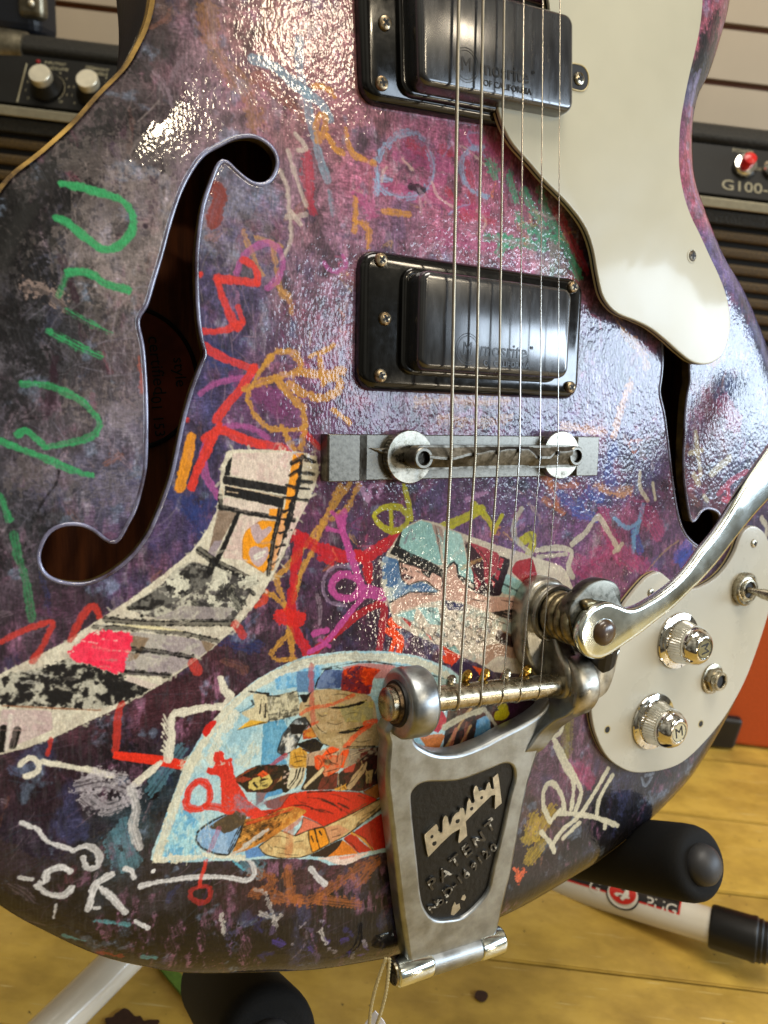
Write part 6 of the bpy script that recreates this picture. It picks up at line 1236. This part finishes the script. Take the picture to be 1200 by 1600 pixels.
# printed sticker wrapped on the tube: a curved shell facing up and to the viewer
def shell(name, along0, along1, a0, a1, r, mat, parent, xf=SL, shape=None, lift=0.):
    ax = (lA-lB).normalized(); u = (Vector((0, 0, 1))-ax*ax.z).normalized(); v = ax.cross(u); mb = MB(xf); n, m = 26, 14; vs = []; fs = []
    for i in range(n+1):
        for j in range(m+1):
            s = along0+(along1-along0)*i/n; a = a0+(a1-a0)*j/m
            vs.append(lB+ax*s+(u*math.cos(a)+v*math.sin(a))*(r+lift))
    for i in range(n):
        for j in range(m): fs.append((i*(m+1)+j, (i+1)*(m+1)+j, (i+1)*(m+1)+j+1, i*(m+1)+j+1))
    mb.add(vs, fs); return mb.build(name, mat, parent, smooth=180)
ax_ = (lA-lB).normalized(); uu = (Vector((0, 0, 1))-ax_*ax_.z).normalized(); vv_ = ax_.cross(uu)
camd = (o_c-lB); camd = (camd-ax_*camd.dot(ax_)).normalized(); acam = math.atan2(camd.dot(vv_), camd.dot(uu))
sgn = 1 if acam > 0 else -1
def tubept(px, py, lift=0.):             # point on the leg's surface under this pixel
    d = (W(px, py, 1)-o_c).normalized(); w0 = o_c-lB; dd = d-ax_*d.dot(ax_); ww = w0-ax_*w0.dot(ax_); r = .0122+lift
    A = dd.dot(dd); B = 2*dd.dot(ww); Cc = ww.dot(ww)-r*r; disc = max(B*B-4*A*Cc, 0); t = (-B-math.sqrt(disc))/2/A
    q = o_c+d*t; s = (q-lB).dot(ax_); rr = q-lB-ax_*s; return s, math.atan2(rr.dot(vv_), rr.dot(uu))
STW = pm('sticker_black', '14100e', .3, coat=.3); STR = pm('sticker_red', 'c4281c', .3, coat=.3, namt=.1, nscale=200); STWH = pm('sticker_white', 'd8d2c4', .3, coat=.3)
s0, aB = tubept(1062, 1430); s1, _ = tubept(890, 1384); aT = aB-sgn*1.5
shell('sticker', s0, s1+.02, aB, aT, .0122, STR, leg, lift=.00012); shell('sticker_band', s0+.0012, s1+.02, aB-sgn*.10, aT+sgn*.1, .0122, STW, leg, lift=.00022)
def wrap_poly(pts2, mat, name, lift, mb=None):
    """pts2: (along metres, arc metres) triangles list"""
def wrap_mesh(vs, fs, c_s, c_a, mat, name, lift, sx=1.):
    mb = MB(SL); out = []
    for x, y in vs:
        s = c_s-x; a = c_a-sgn*y/.0122; out.append(lB+ax_*s+(uu*math.cos(a)+vv_*math.sin(a))*(.0122+lift))
    mb.add(out, fs); return mb.build(name, mat, leg)
def wtext(t, px, py, size, name='sticker_lettering'):
    vs, fs, be = text_mesh(t, size*1000); s, a = tubept(px, py)
    return wrap_mesh([(v[0]*.001, v[1]*.001) for v in vs], fs, s, a, STWH, name, .00034)
wtext('IG', 926, 1386, .0125); wtext('PUG', 1033, 1417, .0115)
def disc(px, py, r, mat, lift, name, ry=1.):
    s, a = tubept(px, py); n = 28; vs = [(0, 0)]+[(math.cos(t)*r, math.sin(t)*r*ry) for t in np.linspace(0, 2*math.pi, n, endpoint=False)]
    wrap_mesh(vs, [(0, 1+i, 1+(i+1) % n) for i in range(n)], s, a, mat, name, lift)
disc(973, 1399, .0120, STW, .0004, 'emblem_rim', .85); disc(973, 1398, .0110, STWH, .00048, 'emblem_ring', .85); disc(973, 1395, .0098, STR, .00056, 'emblem_disc', .78)
s, a = tubept(976, 1401); wrap_mesh([(-.003, -.002), (-.001, -.003), (.001, -.001), (.003, .002), (.002, .005), (0, .006), (-.001, .002)], [(0, 1, 2), (0, 2, 6), (6, 2, 3), (6, 3, 4), (6, 4, 5)], s, a, STWH, 'emblem_figure', .00064)

# floor: structure with boards
def wmat(name, color, c2, rough, nscale, stretch, bump=.2, coat=.2):
    return pm(name, color, rough, namt=.2, nscale=nscale, stretch=stretch, bump=bump, bscale=nscale*8, bdist=.0008, color2=c2, coat=coat, coat_rough=.3, ramt=.15)
FLM = bpy.data.materials.new('worn_yellow_floor_paint'); FLM.use_nodes = True
n = FLM.node_tree.nodes; l = FLM.node_tree.links; b = n['Principled BSDF']; t = n.new('ShaderNodeTexCoord'); oi = n.new('ShaderNodeObjectInfo')
def NZ(scale, det, st=(1, 1, 1), rough=.6):
    mp = n.new('ShaderNodeMapping'); mp.inputs['Scale'].default_value = st; l.new(t.outputs['Object'], mp.inputs['Vector']); add = n.new('ShaderNodeVectorMath'); l.new(mp.outputs[0], add.inputs[0])
    sc_ = n.new('ShaderNodeVectorMath'); sc_.operation = 'SCALE'; sc_.inputs[0].default_value = (3.1, 1.7, 2.3); l.new(oi.outputs['Random'], sc_.inputs['Scale']); l.new(sc_.outputs[0], add.inputs[1])
    k = n.new('ShaderNodeTexNoise'); k.inputs['Scale'].default_value = scale; k.inputs['Detail'].default_value = det; k.inputs['Roughness'].default_value = rough; l.new(add.outputs[0], k.inputs['Vector']); return k
def RAMP(src, stops):
    r = n.new('ShaderNodeValToRGB'); e = r.color_ramp.elements; e[0].position, e[0].color = stops[0]; e[1].position, e[1].color = stops[-1]
    for p, c in stops[1:-1]: q = e.new(p); q.color = c
    l.new(src, r.inputs[0]); return r
def MIX(a, b_, f, mode='MIX'):
    m = n.new('ShaderNodeMix'); m.data_type = 'RGBA'; m.blend_type = mode
    for s, i in ((f, 0), (a, 6), (b_, 7)):
        if isinstance(s, (int, float, tuple)): m.inputs[i].default_value = s
        else: l.new(s, m.inputs[i])
    return m.outputs[2]
base = RAMP(NZ(9, 8, (1, 1.6, 1)).outputs['Fac'], [(.3, lin('a4843a')), (.5, lin('bc9a42')), (.7, lin('c8a654'))])
streak = RAMP(NZ(34, 7, (.8, 1.4, 1)).outputs['Fac'], [(.33, (.74, .72, .66, 1)), (.6, (1.05, 1.05, 1.05, 1))])
c = MIX(base.outputs[0], streak.outputs[0], 1., 'MULTIPLY')
dirt = RAMP(NZ(60, 8, (1, 2, 1), .7).outputs['Fac'], [(.64, (0, 0, 0, 1)), (.78, (.8, .8, .8, 1))])
c = MIX(c, lin('5c4420'), dirt.outputs[0])
spk = RAMP(NZ(150, 3).outputs['Fac'], [(.70, (0, 0, 0, 1)), (.74, (1, 1, 1, 1))]); c = MIX(c, lin('3c2c18'), spk.outputs[0])
scr = RAMP(NZ(70, 2, (.3, 9, 1)).outputs['Fac'], [(.68, (0, 0, 0, 1)), (.72, (1, 1, 1, 1))]); c = MIX(c, lin('c4ac6c'), scr.outputs[0])
l.new(c, b.inputs['Base Color']); b.inputs['Roughness'].default_value = .42; b.inputs['Coat Weight'].default_value = .15; b.inputs['Coat Roughness'].default_value = .25
bp = n.new('ShaderNodeBump'); bp.inputs['Strength'].default_value = .4; bp.inputs['Distance'].default_value = .0012; l.new(NZ(22, 9, (1, 2, 1)).outputs['Fac'], bp.inputs['Height']); l.new(bp.outputs[0], b.inputs['Normal'])
GAP = pm('floor_gap_dirt', '2c2010', .9, namt=.3, nscale=50)
me = mesh('floor', [(-3, -1.5, -.012), (3, -1.5, -.012), (3, 2.2, -.012), (-3, 2.2, -.012)], [(0, 1, 2, 3)]); floor = link('floor', me, GAP, kind='structure')
bw = .0835; yl = .802*CH+.0
bme = None; k = -16
vsb = []
mbf = MB(ID); mbf.box((0, 0, -.006), (2.4, bw-.0014, .012)); bme = mesh('floor_board', mbf.v, mbf.f); bme.materials.append(FLM)
bm = bmesh.new(); bm.from_mesh(bme); bmesh.ops.bevel(bm, geom=[e for e in bm.edges], offset=.0010, segments=2, affect='EDGES'); bm.to_mesh(bme); bm.free()
for i in range(-14, 20):
    yy = yl+bw*(i+.5)
    for sx_ in (-1, 1):
        off = [.35, -.6, .1, .75, -.3][i % 5]
        o = bpy.data.objects.new('floor_board', bme); COL.objects.link(o); o.parent = floor; o.location = (off+sx_*1.2007, yy, RNG.uniform(-.0006, .0002))
# dark blot on the floor
BLOT = pm('dark_floor_mark', '3a2216', .5, namt=.3, nscale=200); mb = MB(ID); cc = Wfloor(212, 1618)
pts = []
for a in np.linspace(0, 2*math.pi, 110, endpoint=False):
    r = .0165*(1+.22*math.sin(3*a+1)+.10*math.sin(7*a)+.07*math.sin(13*a)+.05*math.sin(19*a+2)); pts.append((cc.x+r*1.3*math.cos(a), cc.y+r*.75*math.sin(a)))
mb.prism(pts, .0004, .0009); o = mb.build('floor_mark', BLOT, floor)
mb = MB(ID); cc = Wfloor(752, 1557); mb.prism([(cc.x+.004*(1+.1*math.sin(2*a))*math.cos(a)*1.1, cc.y+.004*(1+.08*math.sin(3*a))*math.sin(a)) for a in np.linspace(0, 6.283, 20, endpoint=False)], .0004, .0009); mb.build('floor_mark', BLOT, floor)  # small round mark standing for a knot in the board

# strip of green webbing
GRN = pm('green_webbing', '5d7d2a', .6, namt=.2, nscale=300, bump=.3, bscale=900); q0, q1 = Wfloor(240, 1500, .004), Wfloor(345, 1625, .004); gb = Wfloor(262, 1530)
w_ = Wfloor(262, 1500, .004)-q0
st_ = thing('green_strap', 'narrow green strap lying under the guitar by the left foam arm', 'strap', q0)
mb = MB(lambda v: Vector(v)-q0); vs = []
for i in range(12):
    t = i/11; c0 = q0.lerp(q1, t); u_ = w_.normalized()*(.011-.004*t); zz = .002+.003*math.sin(t*3)
    vs += [(c0.x, c0.y, .0012+zz*0), (c0.x+u_.x, c0.y+u_.y, .0012), (c0.x+u_.x, c0.y+u_.y, .0035), (c0.x, c0.y, .0035)]
fs = []
for i in range(11):
    for j in range(4): fs.append((i*4+j, i*4+(j+1) % 4, (i+1)*4+(j+1) % 4, (i+1)*4+j))
mb.add(vs, fs+[(0, 1, 2, 3), (47, 46, 45, 44)]); mb.build('strap_webbing', GRN, st_)
# price tag on its cord
cord0 = W(606, 1497, 292); cord1 = W(583, 1600, 300); tg = thing('price_tag', 'white paper price tag hanging on twisted cord below the guitar', 'price tag', cord1)
TL = lambda v: Vector(v)-cord1
CORDM = pm('cream_cord', 'b8a878', .7, bump=.6, bscale=2500, bdist=.0004, namt=.3, nscale=1500); PAP = pm('white_paper', 'd8d8e0', .6)
for off in (-.0017, .0017):
    pa, pb = [], []
    for t in np.linspace(0, 1, 60):
        p = cord0.lerp(cord1, t)+Vector((off*(.4+.9*math.sin(t*2.6)), 0, 0)); a = t*60
        pa.append(p+Vector((math.cos(a), 0, math.sin(a)))*.00035); pb.append(p-Vector((math.cos(a), 0, math.sin(a)))*.00035)
    mb = MB(TL); mb.tube(pa, .00045, 6); mb.tube(pb, .00045, 6); mb.build('cord', CORDM, tg, smooth=180)
pc = [W(586, 1580, 301), W(600, 1596, 300), W(625, 1650, 300), W(560, 1668, 302), W(570, 1600, 302)]
mb = MB(TL); nn = Vector((0, .0004, 0)); mb.add(pc+[p+nn for p in pc], [(0, 1, 2, 3, 4), (9, 8, 7, 6, 5)]+[(i, (i+1) % 5, 5+(i+1) % 5, 5+i) for i in range(5)]); mb.build('paper', PAP, tg)

# slatwall
WALLM = pm('beige_wall_panel', 'b4a38a', .55, namt=.08, nscale=4, bump=.05, bscale=60); GRV = pm('brown_groove', '6a3810', .6)
WY = 1.13
g1 = Wdepth(1150, 42, WY).z; g2 = Wdepth(1150, 132, WY).z; ph = g1-g2
wall = link('wall', mesh('wall', [(-3, WY+.012, -.2), (3, WY+.012, -.2), (3, WY+.012, 2.4), (-3, WY+.012, 2.4)], [(0, 1, 2, 3)]), GRV, kind='structure')
mbw = MB(ID); mbw.box((0, .007, 0), (6, .014, ph-.0075)); sme = mesh('slat_panel', mbw.v, mbw.f); sme.materials.append(WALLM)
for i in range(-9, 16):
    o = bpy.data.objects.new('slat_panel', sme); COL.objects.link(o); o.parent = wall; o.location = (0, WY, g2+ph*(i+.5))

# amplifiers -------------------------------------------------------------
TOLEX = pm('black_tolex', '191816', .6, spec=.25, bump=.9, bscale=420, bdist=.0009, namt=.35, nscale=500, color2='2c2a24'); PANEL = pm('amp_panel_black', '161512', .5, namt=.15, nscale=100, spec=.2)
TRIM = pm('silver_trim', '9c957e', .4, .4, namt=.15, nscale=200); GRL = pm('amber_grille_cloth', '4e3a14', .7, namt=.5, nscale=900, bump=.6, bscale=1800, bdist=.0005, color2='2c2008', stretch=(1, 1, .4)); DKSL = pm('dark_grille_slot', '0b0805', .8)
PRT = pm('printed_legend', '8c8468', .5); STEEL = pm('worn_corner_steel', '8c8470', .42, .85, namt=.35, nscale=60, color2='5c5646'); ALK = pm('spun_aluminium', 'dcd4bc', .42, .7, namt=.12, nscale=80)
def amp(name, label, x0, x1, yf, ztrim, zbot, depth, details, tilt=math.radians(34)):
    base = Vector(((x0+x1)/2, yf+depth/2, zbot)); root = thing(name, label, 'amplifier', base, group='amplifiers standing behind the guitar'); X_ = lambda v: Vector(v)-base
    ph_ = .061; pu = Vector((0, math.sin(tilt), math.cos(tilt))); pn = Vector((0, -math.cos(tilt), math.sin(tilt)))   # panel up and normal
    p0 = Vector((0, yf, ztrim)); ptop = p0+pu*ph_
    mb = MB(X_); hx = (x1-x0)/2; cx = (x0+x1)/2
    prof = [(yf+.012, zbot), (yf+.012, ztrim-.012), (yf+.004, ztrim-.004), (ptop.y+.004, ptop.z-.008), (ptop.y-.006, ptop.z+.004), (ptop.y+.004, ptop.z+.015), (ptop.y+.016, ptop.z+.018), (yf+depth, ptop.z+.018), (yf+depth, zbot)]
    vs = [(x0, y, z) for y, z in prof]+[(x1, y, z) for y, z in prof]; k = len(prof)
    mb.add(vs, [tuple(range(k)), tuple(range(k, 2*k))[::-1]]+[(i+k, (i+1) % k+k, (i+1) % k, i) for i in range(k)])
    me = mesh('cabinet', mb.v, mb.f); fixn(me); cab = link('cabinet', me, TOLEX, root, bevel=.004, seg=3, smooth=40)
    def on(x, s, lift=0.): return Vector((x, 0, 0))+p0+pu*s+pn*lift
    mb = MB(X_); a, b_, c_, d_ = on(x0+.012, .004, .002), on(x1-.012, .004, .002), on(x1-.012, ph_-.004, .002), on(x0+.012, ph_-.004, .002)
    mb.add([a, b_, c_, d_]+[p-pn*.006 for p in (a, b_, c_, d_)], [(0, 1, 2, 3), (0, 4, 5, 1), (1, 5, 6, 2), (2, 6, 7, 3), (3, 7, 4, 0)]); panel_ = mb.build('control_panel', PANEL, root)
    mb = MB(X_); mb.box((cx, yf+.001, ztrim-.003), (x1-x0-.004, .008, .0085)); mb.build('trim_strip', TRIM, root, bevel=.001)
    mb = MB(X_); mb.box((cx, yf+.006, ztrim-.015), (x1-x0-.004, .010, .013)); mb.build('lower_rail', TOLEX, root, bevel=.002)
    mb = MB(X_); mb.box((cx, yf+.012, (ztrim-.02+zbot)/2), (x1-x0-.03, .006, ztrim-.02-zbot)); gr = mb.build('grille', DKSL, root)
    sl = MB(X_); sl.box((cx, yf+.007, 0), (x1-x0-.03, .007, .0095)); sm = mesh('grille_slat', [v+base for v in sl.v], sl.f)
    sm = mesh('grille_slat', [Vector((v.x, v.y, v.z)) for v in [Vector(w) for w in sl.v]], sl.f); sm.materials.append(GRL)
    nsl = min(40, int((ztrim-.026-zbot)/.0148))
    for i in range(nsl):
        o = bpy.data.objects.new('grille_slat', sm); COL.objects.link(o); o.parent = gr; o.location = (0, 0, ztrim-.031-i*.0148); bv = o.modifiers.new('bevel', 'BEVEL'); bv.width = .003; bv.segments = 3
    details(root, panel_, on, pu, pn, X_, ph_)
    return root
def amp_knob(panel_, on, pn, pu, X_, x, s):
    mb = MB(X_); at = on(x, s, .002); mb.lathe([(.0152, 0), (.0152, .0035), (.0120, .007), (.0098, .012)], at, pn, n=40, mi=1)
    mb.lathe([(.0098, .0115), (.0100, .012), (.0100, .0185), (.0094, .0192)], at, pn, n=56, mi=0, knurl=((1, 2), .0002)); mb.build('amp_knob', [ALK, PANEL], panel_, smooth=35)
def legend(panel_, on, pn, pu, X_, x, s, r=.0165, n=11):
    mb = MB(X_); X = Vector((1, 0, 0))
    for i in range(n):
        a = math.radians(-130+260*i/(n-1)); c_ = on(x+math.sin(a)*r*1.22, s+math.cos(a)*r*1.22, .0022); add_text(mb, str(i), .0036, c_, X, pu, .0001)
    pts = [on(x+math.sin(a)*r, s+math.cos(a)*r, .0022) for a in np.radians(np.linspace(-20, 130, 20))]; mb.tube(pts, .0003, 4); return mb
def inter(px, py, x0, yf, ztrim, tilt, lift=.002):     # pixel -> (x, s) on the sloped panel
    pu = Vector((0, math.sin(tilt), math.cos(tilt))); pn = Vector((0, -math.cos(tilt), math.sin(tilt))); p0 = Vector((0, yf, ztrim))+pn*lift
    d = W(px, py, 1)-o_c; t = (p0-o_c).dot(pn)/d.dot(pn); q = o_c+d*t-p0; return q.x, q.dot(pu)
TLT = math.radians(34)
YA = .80
zt1 = Wdepth(60, 173, YA).z; zt2 = Wdepth(1150, 315, YA).z
def det_left(root, panel_, on, pu, pn, X_, ph_):
    X = Vector((1, 0, 0))
    for px, py in ((74, 138), (146, 146)):
        x, s = inter(px, py, 0, YA, zt1, TLT); amp_knob(panel_, on, pn, pu, X_, x, s); m = legend(panel_, on, pn, pu, X_, x, s); m.build('knob_scale', PRT, panel_)
    mb = MB(X_)
    for t, px, py, sz in (('INPUT', 80, 99, .0045), ('FAT', 97, 101, .0045), ('VOLUME', 92, 108, .0048), ('MID', 140, 106, .0045), ('BRIGHT', 158, 109, .0045), ('TREBLE', 156, 116, .0048)):
        x, s = inter(px, py, 0, YA, zt1, TLT); add_text(mb, t, sz, on(x, s, .0022), X, pu, .0001)
    xa_, sa = inter(42, 100, 0, YA, zt1, TLT); xb_, sb = inter(27, 160, 0, YA, zt1, TLT); mb.tube([on(xa_, sa, .0023), on(xb_, sb, .0023)], .0007, 6)
    mb.build('panel_lettering', PRT, panel_)
    x, s = inter(60, 97, 0, YA, zt1, TLT); mb = MB(X_); mb.lathe([(.0022, 0), (.0022, .001), (.001, .002)], on(x, s, .002), pn, n=16); mb.build('indicator_lamp', pm('dim_red_lamp', '7a1414', .3), panel_)
    # steel corner
    c0 = on(xlA, ph_, .0); mb = MB(X_); mb.tube([c0+Vector((-.020, .004, -.030)), c0+Vector((-.012, .006, -.006)), c0+Vector((-.001, .009, .003)), c0+Vector((.018, .010, .003)), c0+Vector((.026, .010, .003))], [.013, .0165, .0175, .0165, .016], 20)
    mb.build('corner_protector', STEEL, root, smooth=60)
xlA = Wdepth(8, 88, YA+.05).x
amp('guitar_amplifier', 'black amplifier with two silver knobs and corner protector behind the guitar at left', xlA-.016, xlA+.40, YA, zt1, .10, .24, det_left)
def det_right(root, panel_, on, pu, pn, X_, ph_):
    X = Vector((1, 0, 0)); x, s = inter(1162, 261, 0, YA, zt2, TLT); mb = MB(X_); at = on(x, s, .002)
    mb.lathe([(.0118, 0), (.0118, .003), (.0104, .0055), (.0074, .006)], at, pn, n=36, mi=0); mb.lathe([(.0062, .005), (.0062, .011), (.0060, .0135), (.003, .0148), (.0006, .0150)], at, pn, n=28, mi=1)
    REDL = bpy.data.materials.new('red_lamp_glass'); REDL.use_nodes = True; bb = REDL.node_tree.nodes['Principled BSDF']; bb.inputs['Base Color'].default_value = lin('c01410'); bb.inputs['Roughness'].default_value = .3; bb.inputs['Emission Color'].default_value = lin('e01208'); bb.inputs['Emission Strength'].default_value = .05
    mb.build('power_lamp', [CHROME, REDL], panel_, smooth=35)
    x, s = inter(1207, 266, 0, YA, zt2, TLT); mb = MB(X_); mb.lathe([(.010, 0), (.010, .004), (.006, .008)], on(x, s, .002), pn, n=30); mb.build('toggle_bezel', CHROME, panel_, smooth=35)
    mb = MB(X_); x, s = inter(1170, 294, 0, YA, zt2, TLT); add_text(mb, 'G100-2', .0155, on(x+.0005, s, .0022), X, pu, .0003, sx=1.15)
    x, s = inter(1161, 237, 0, YA, zt2, TLT); add_text(mb, 'POWER', .006, on(x, s, .0022), X, pu, .0001); x, s = inter(1187, 265, 0, YA, zt2, TLT); add_text(mb, 'OFF', .005, on(x, s, .0022), X, pu, .0001)
    mb.build('panel_lettering', PRT, panel_)
xr_ = Wdepth(1090, 300, YA).x
oz = Wdepth(1150, 960, YA).z
amp('guitar_amplifier', 'black amplifier with red power lamp and G100 lettering behind the guitar at right', xr_-.10, xr_+.42, YA, zt2, max(.21, oz), .24, det_right)
# orange cabinet on the floor under the right amplifier
yo = Wfloor(1150, 1168).y; obase = Vector((Wfloor(1150, 1150).x+.2, yo+.12, 0)); xo0 = Wdepth(1100, 1100, yo).x; zo = max(.21, oz)-.0015
orc = thing('speaker_cabinet', 'orange covered speaker cabinet with black corner on the floor at right', 'speaker cabinet', obase)
OL_ = lambda v: Vector(v)-obase
ORG = pm('orange_tolex', 'b8480e', .55, bump=.5, bscale=500, bdist=.0005, namt=.15, nscale=500)
mb = MB(OL_); mb.box((xo0+.21, yo+.14, zo/2+.001), (.42, .28, zo-.002)); mb.build('cabinet', ORG, orc, bevel=.006)
mb = MB(OL_); mb.box((xo0+.012, yo-.002, .020), (.058, .012, .036)); mb.box((xo0+.001, yo-.004, .033), (.034, .012, .034)); mb.build('corner_protector', RUB, orc, bevel=.004)
# case with steel corner standing on the left amplifier
ctop = zt1+.061*math.cos(TLT)+.0195
yc_ = YA+.075; xc = Wdepth(60, 45, yc_).x; cbase = Vector((xc-.1, yc_+.025, ctop)); cs = thing('equipment_case', 'dark case with riveted steel corner standing on the left amplifier', 'case', cbase)
CL_ = lambda v: Vector(v)-cbase
NAVY = pm('dark_blue_vinyl', '10141c', .5, namt=.2, nscale=200, bump=.3, bscale=500)
mb = MB(CL_); mb.box((xc-.15, yc_+.025, ctop+.151), (.30, .05, .30)); mb.build('case_body', NAVY, cs, bevel=.010)
mb = MB(CL_); mb.box((xc-.006, yc_+.004, ctop+.075), (.026, .016, .12)); cp_ = mb.build('steel_corner', STEEL, cs, bevel=.006)
for i in range(5):
    mb = MB(CL_); mb.lathe([(.0032, 0), (.003, .001), (.0018, .002), (.0005, .0024)], (xc-.004, yc_-.004, ctop+.028+i*.0135), (0, -1, 0), n=14); mb.build('rivet', ALK, cp_, smooth=60)
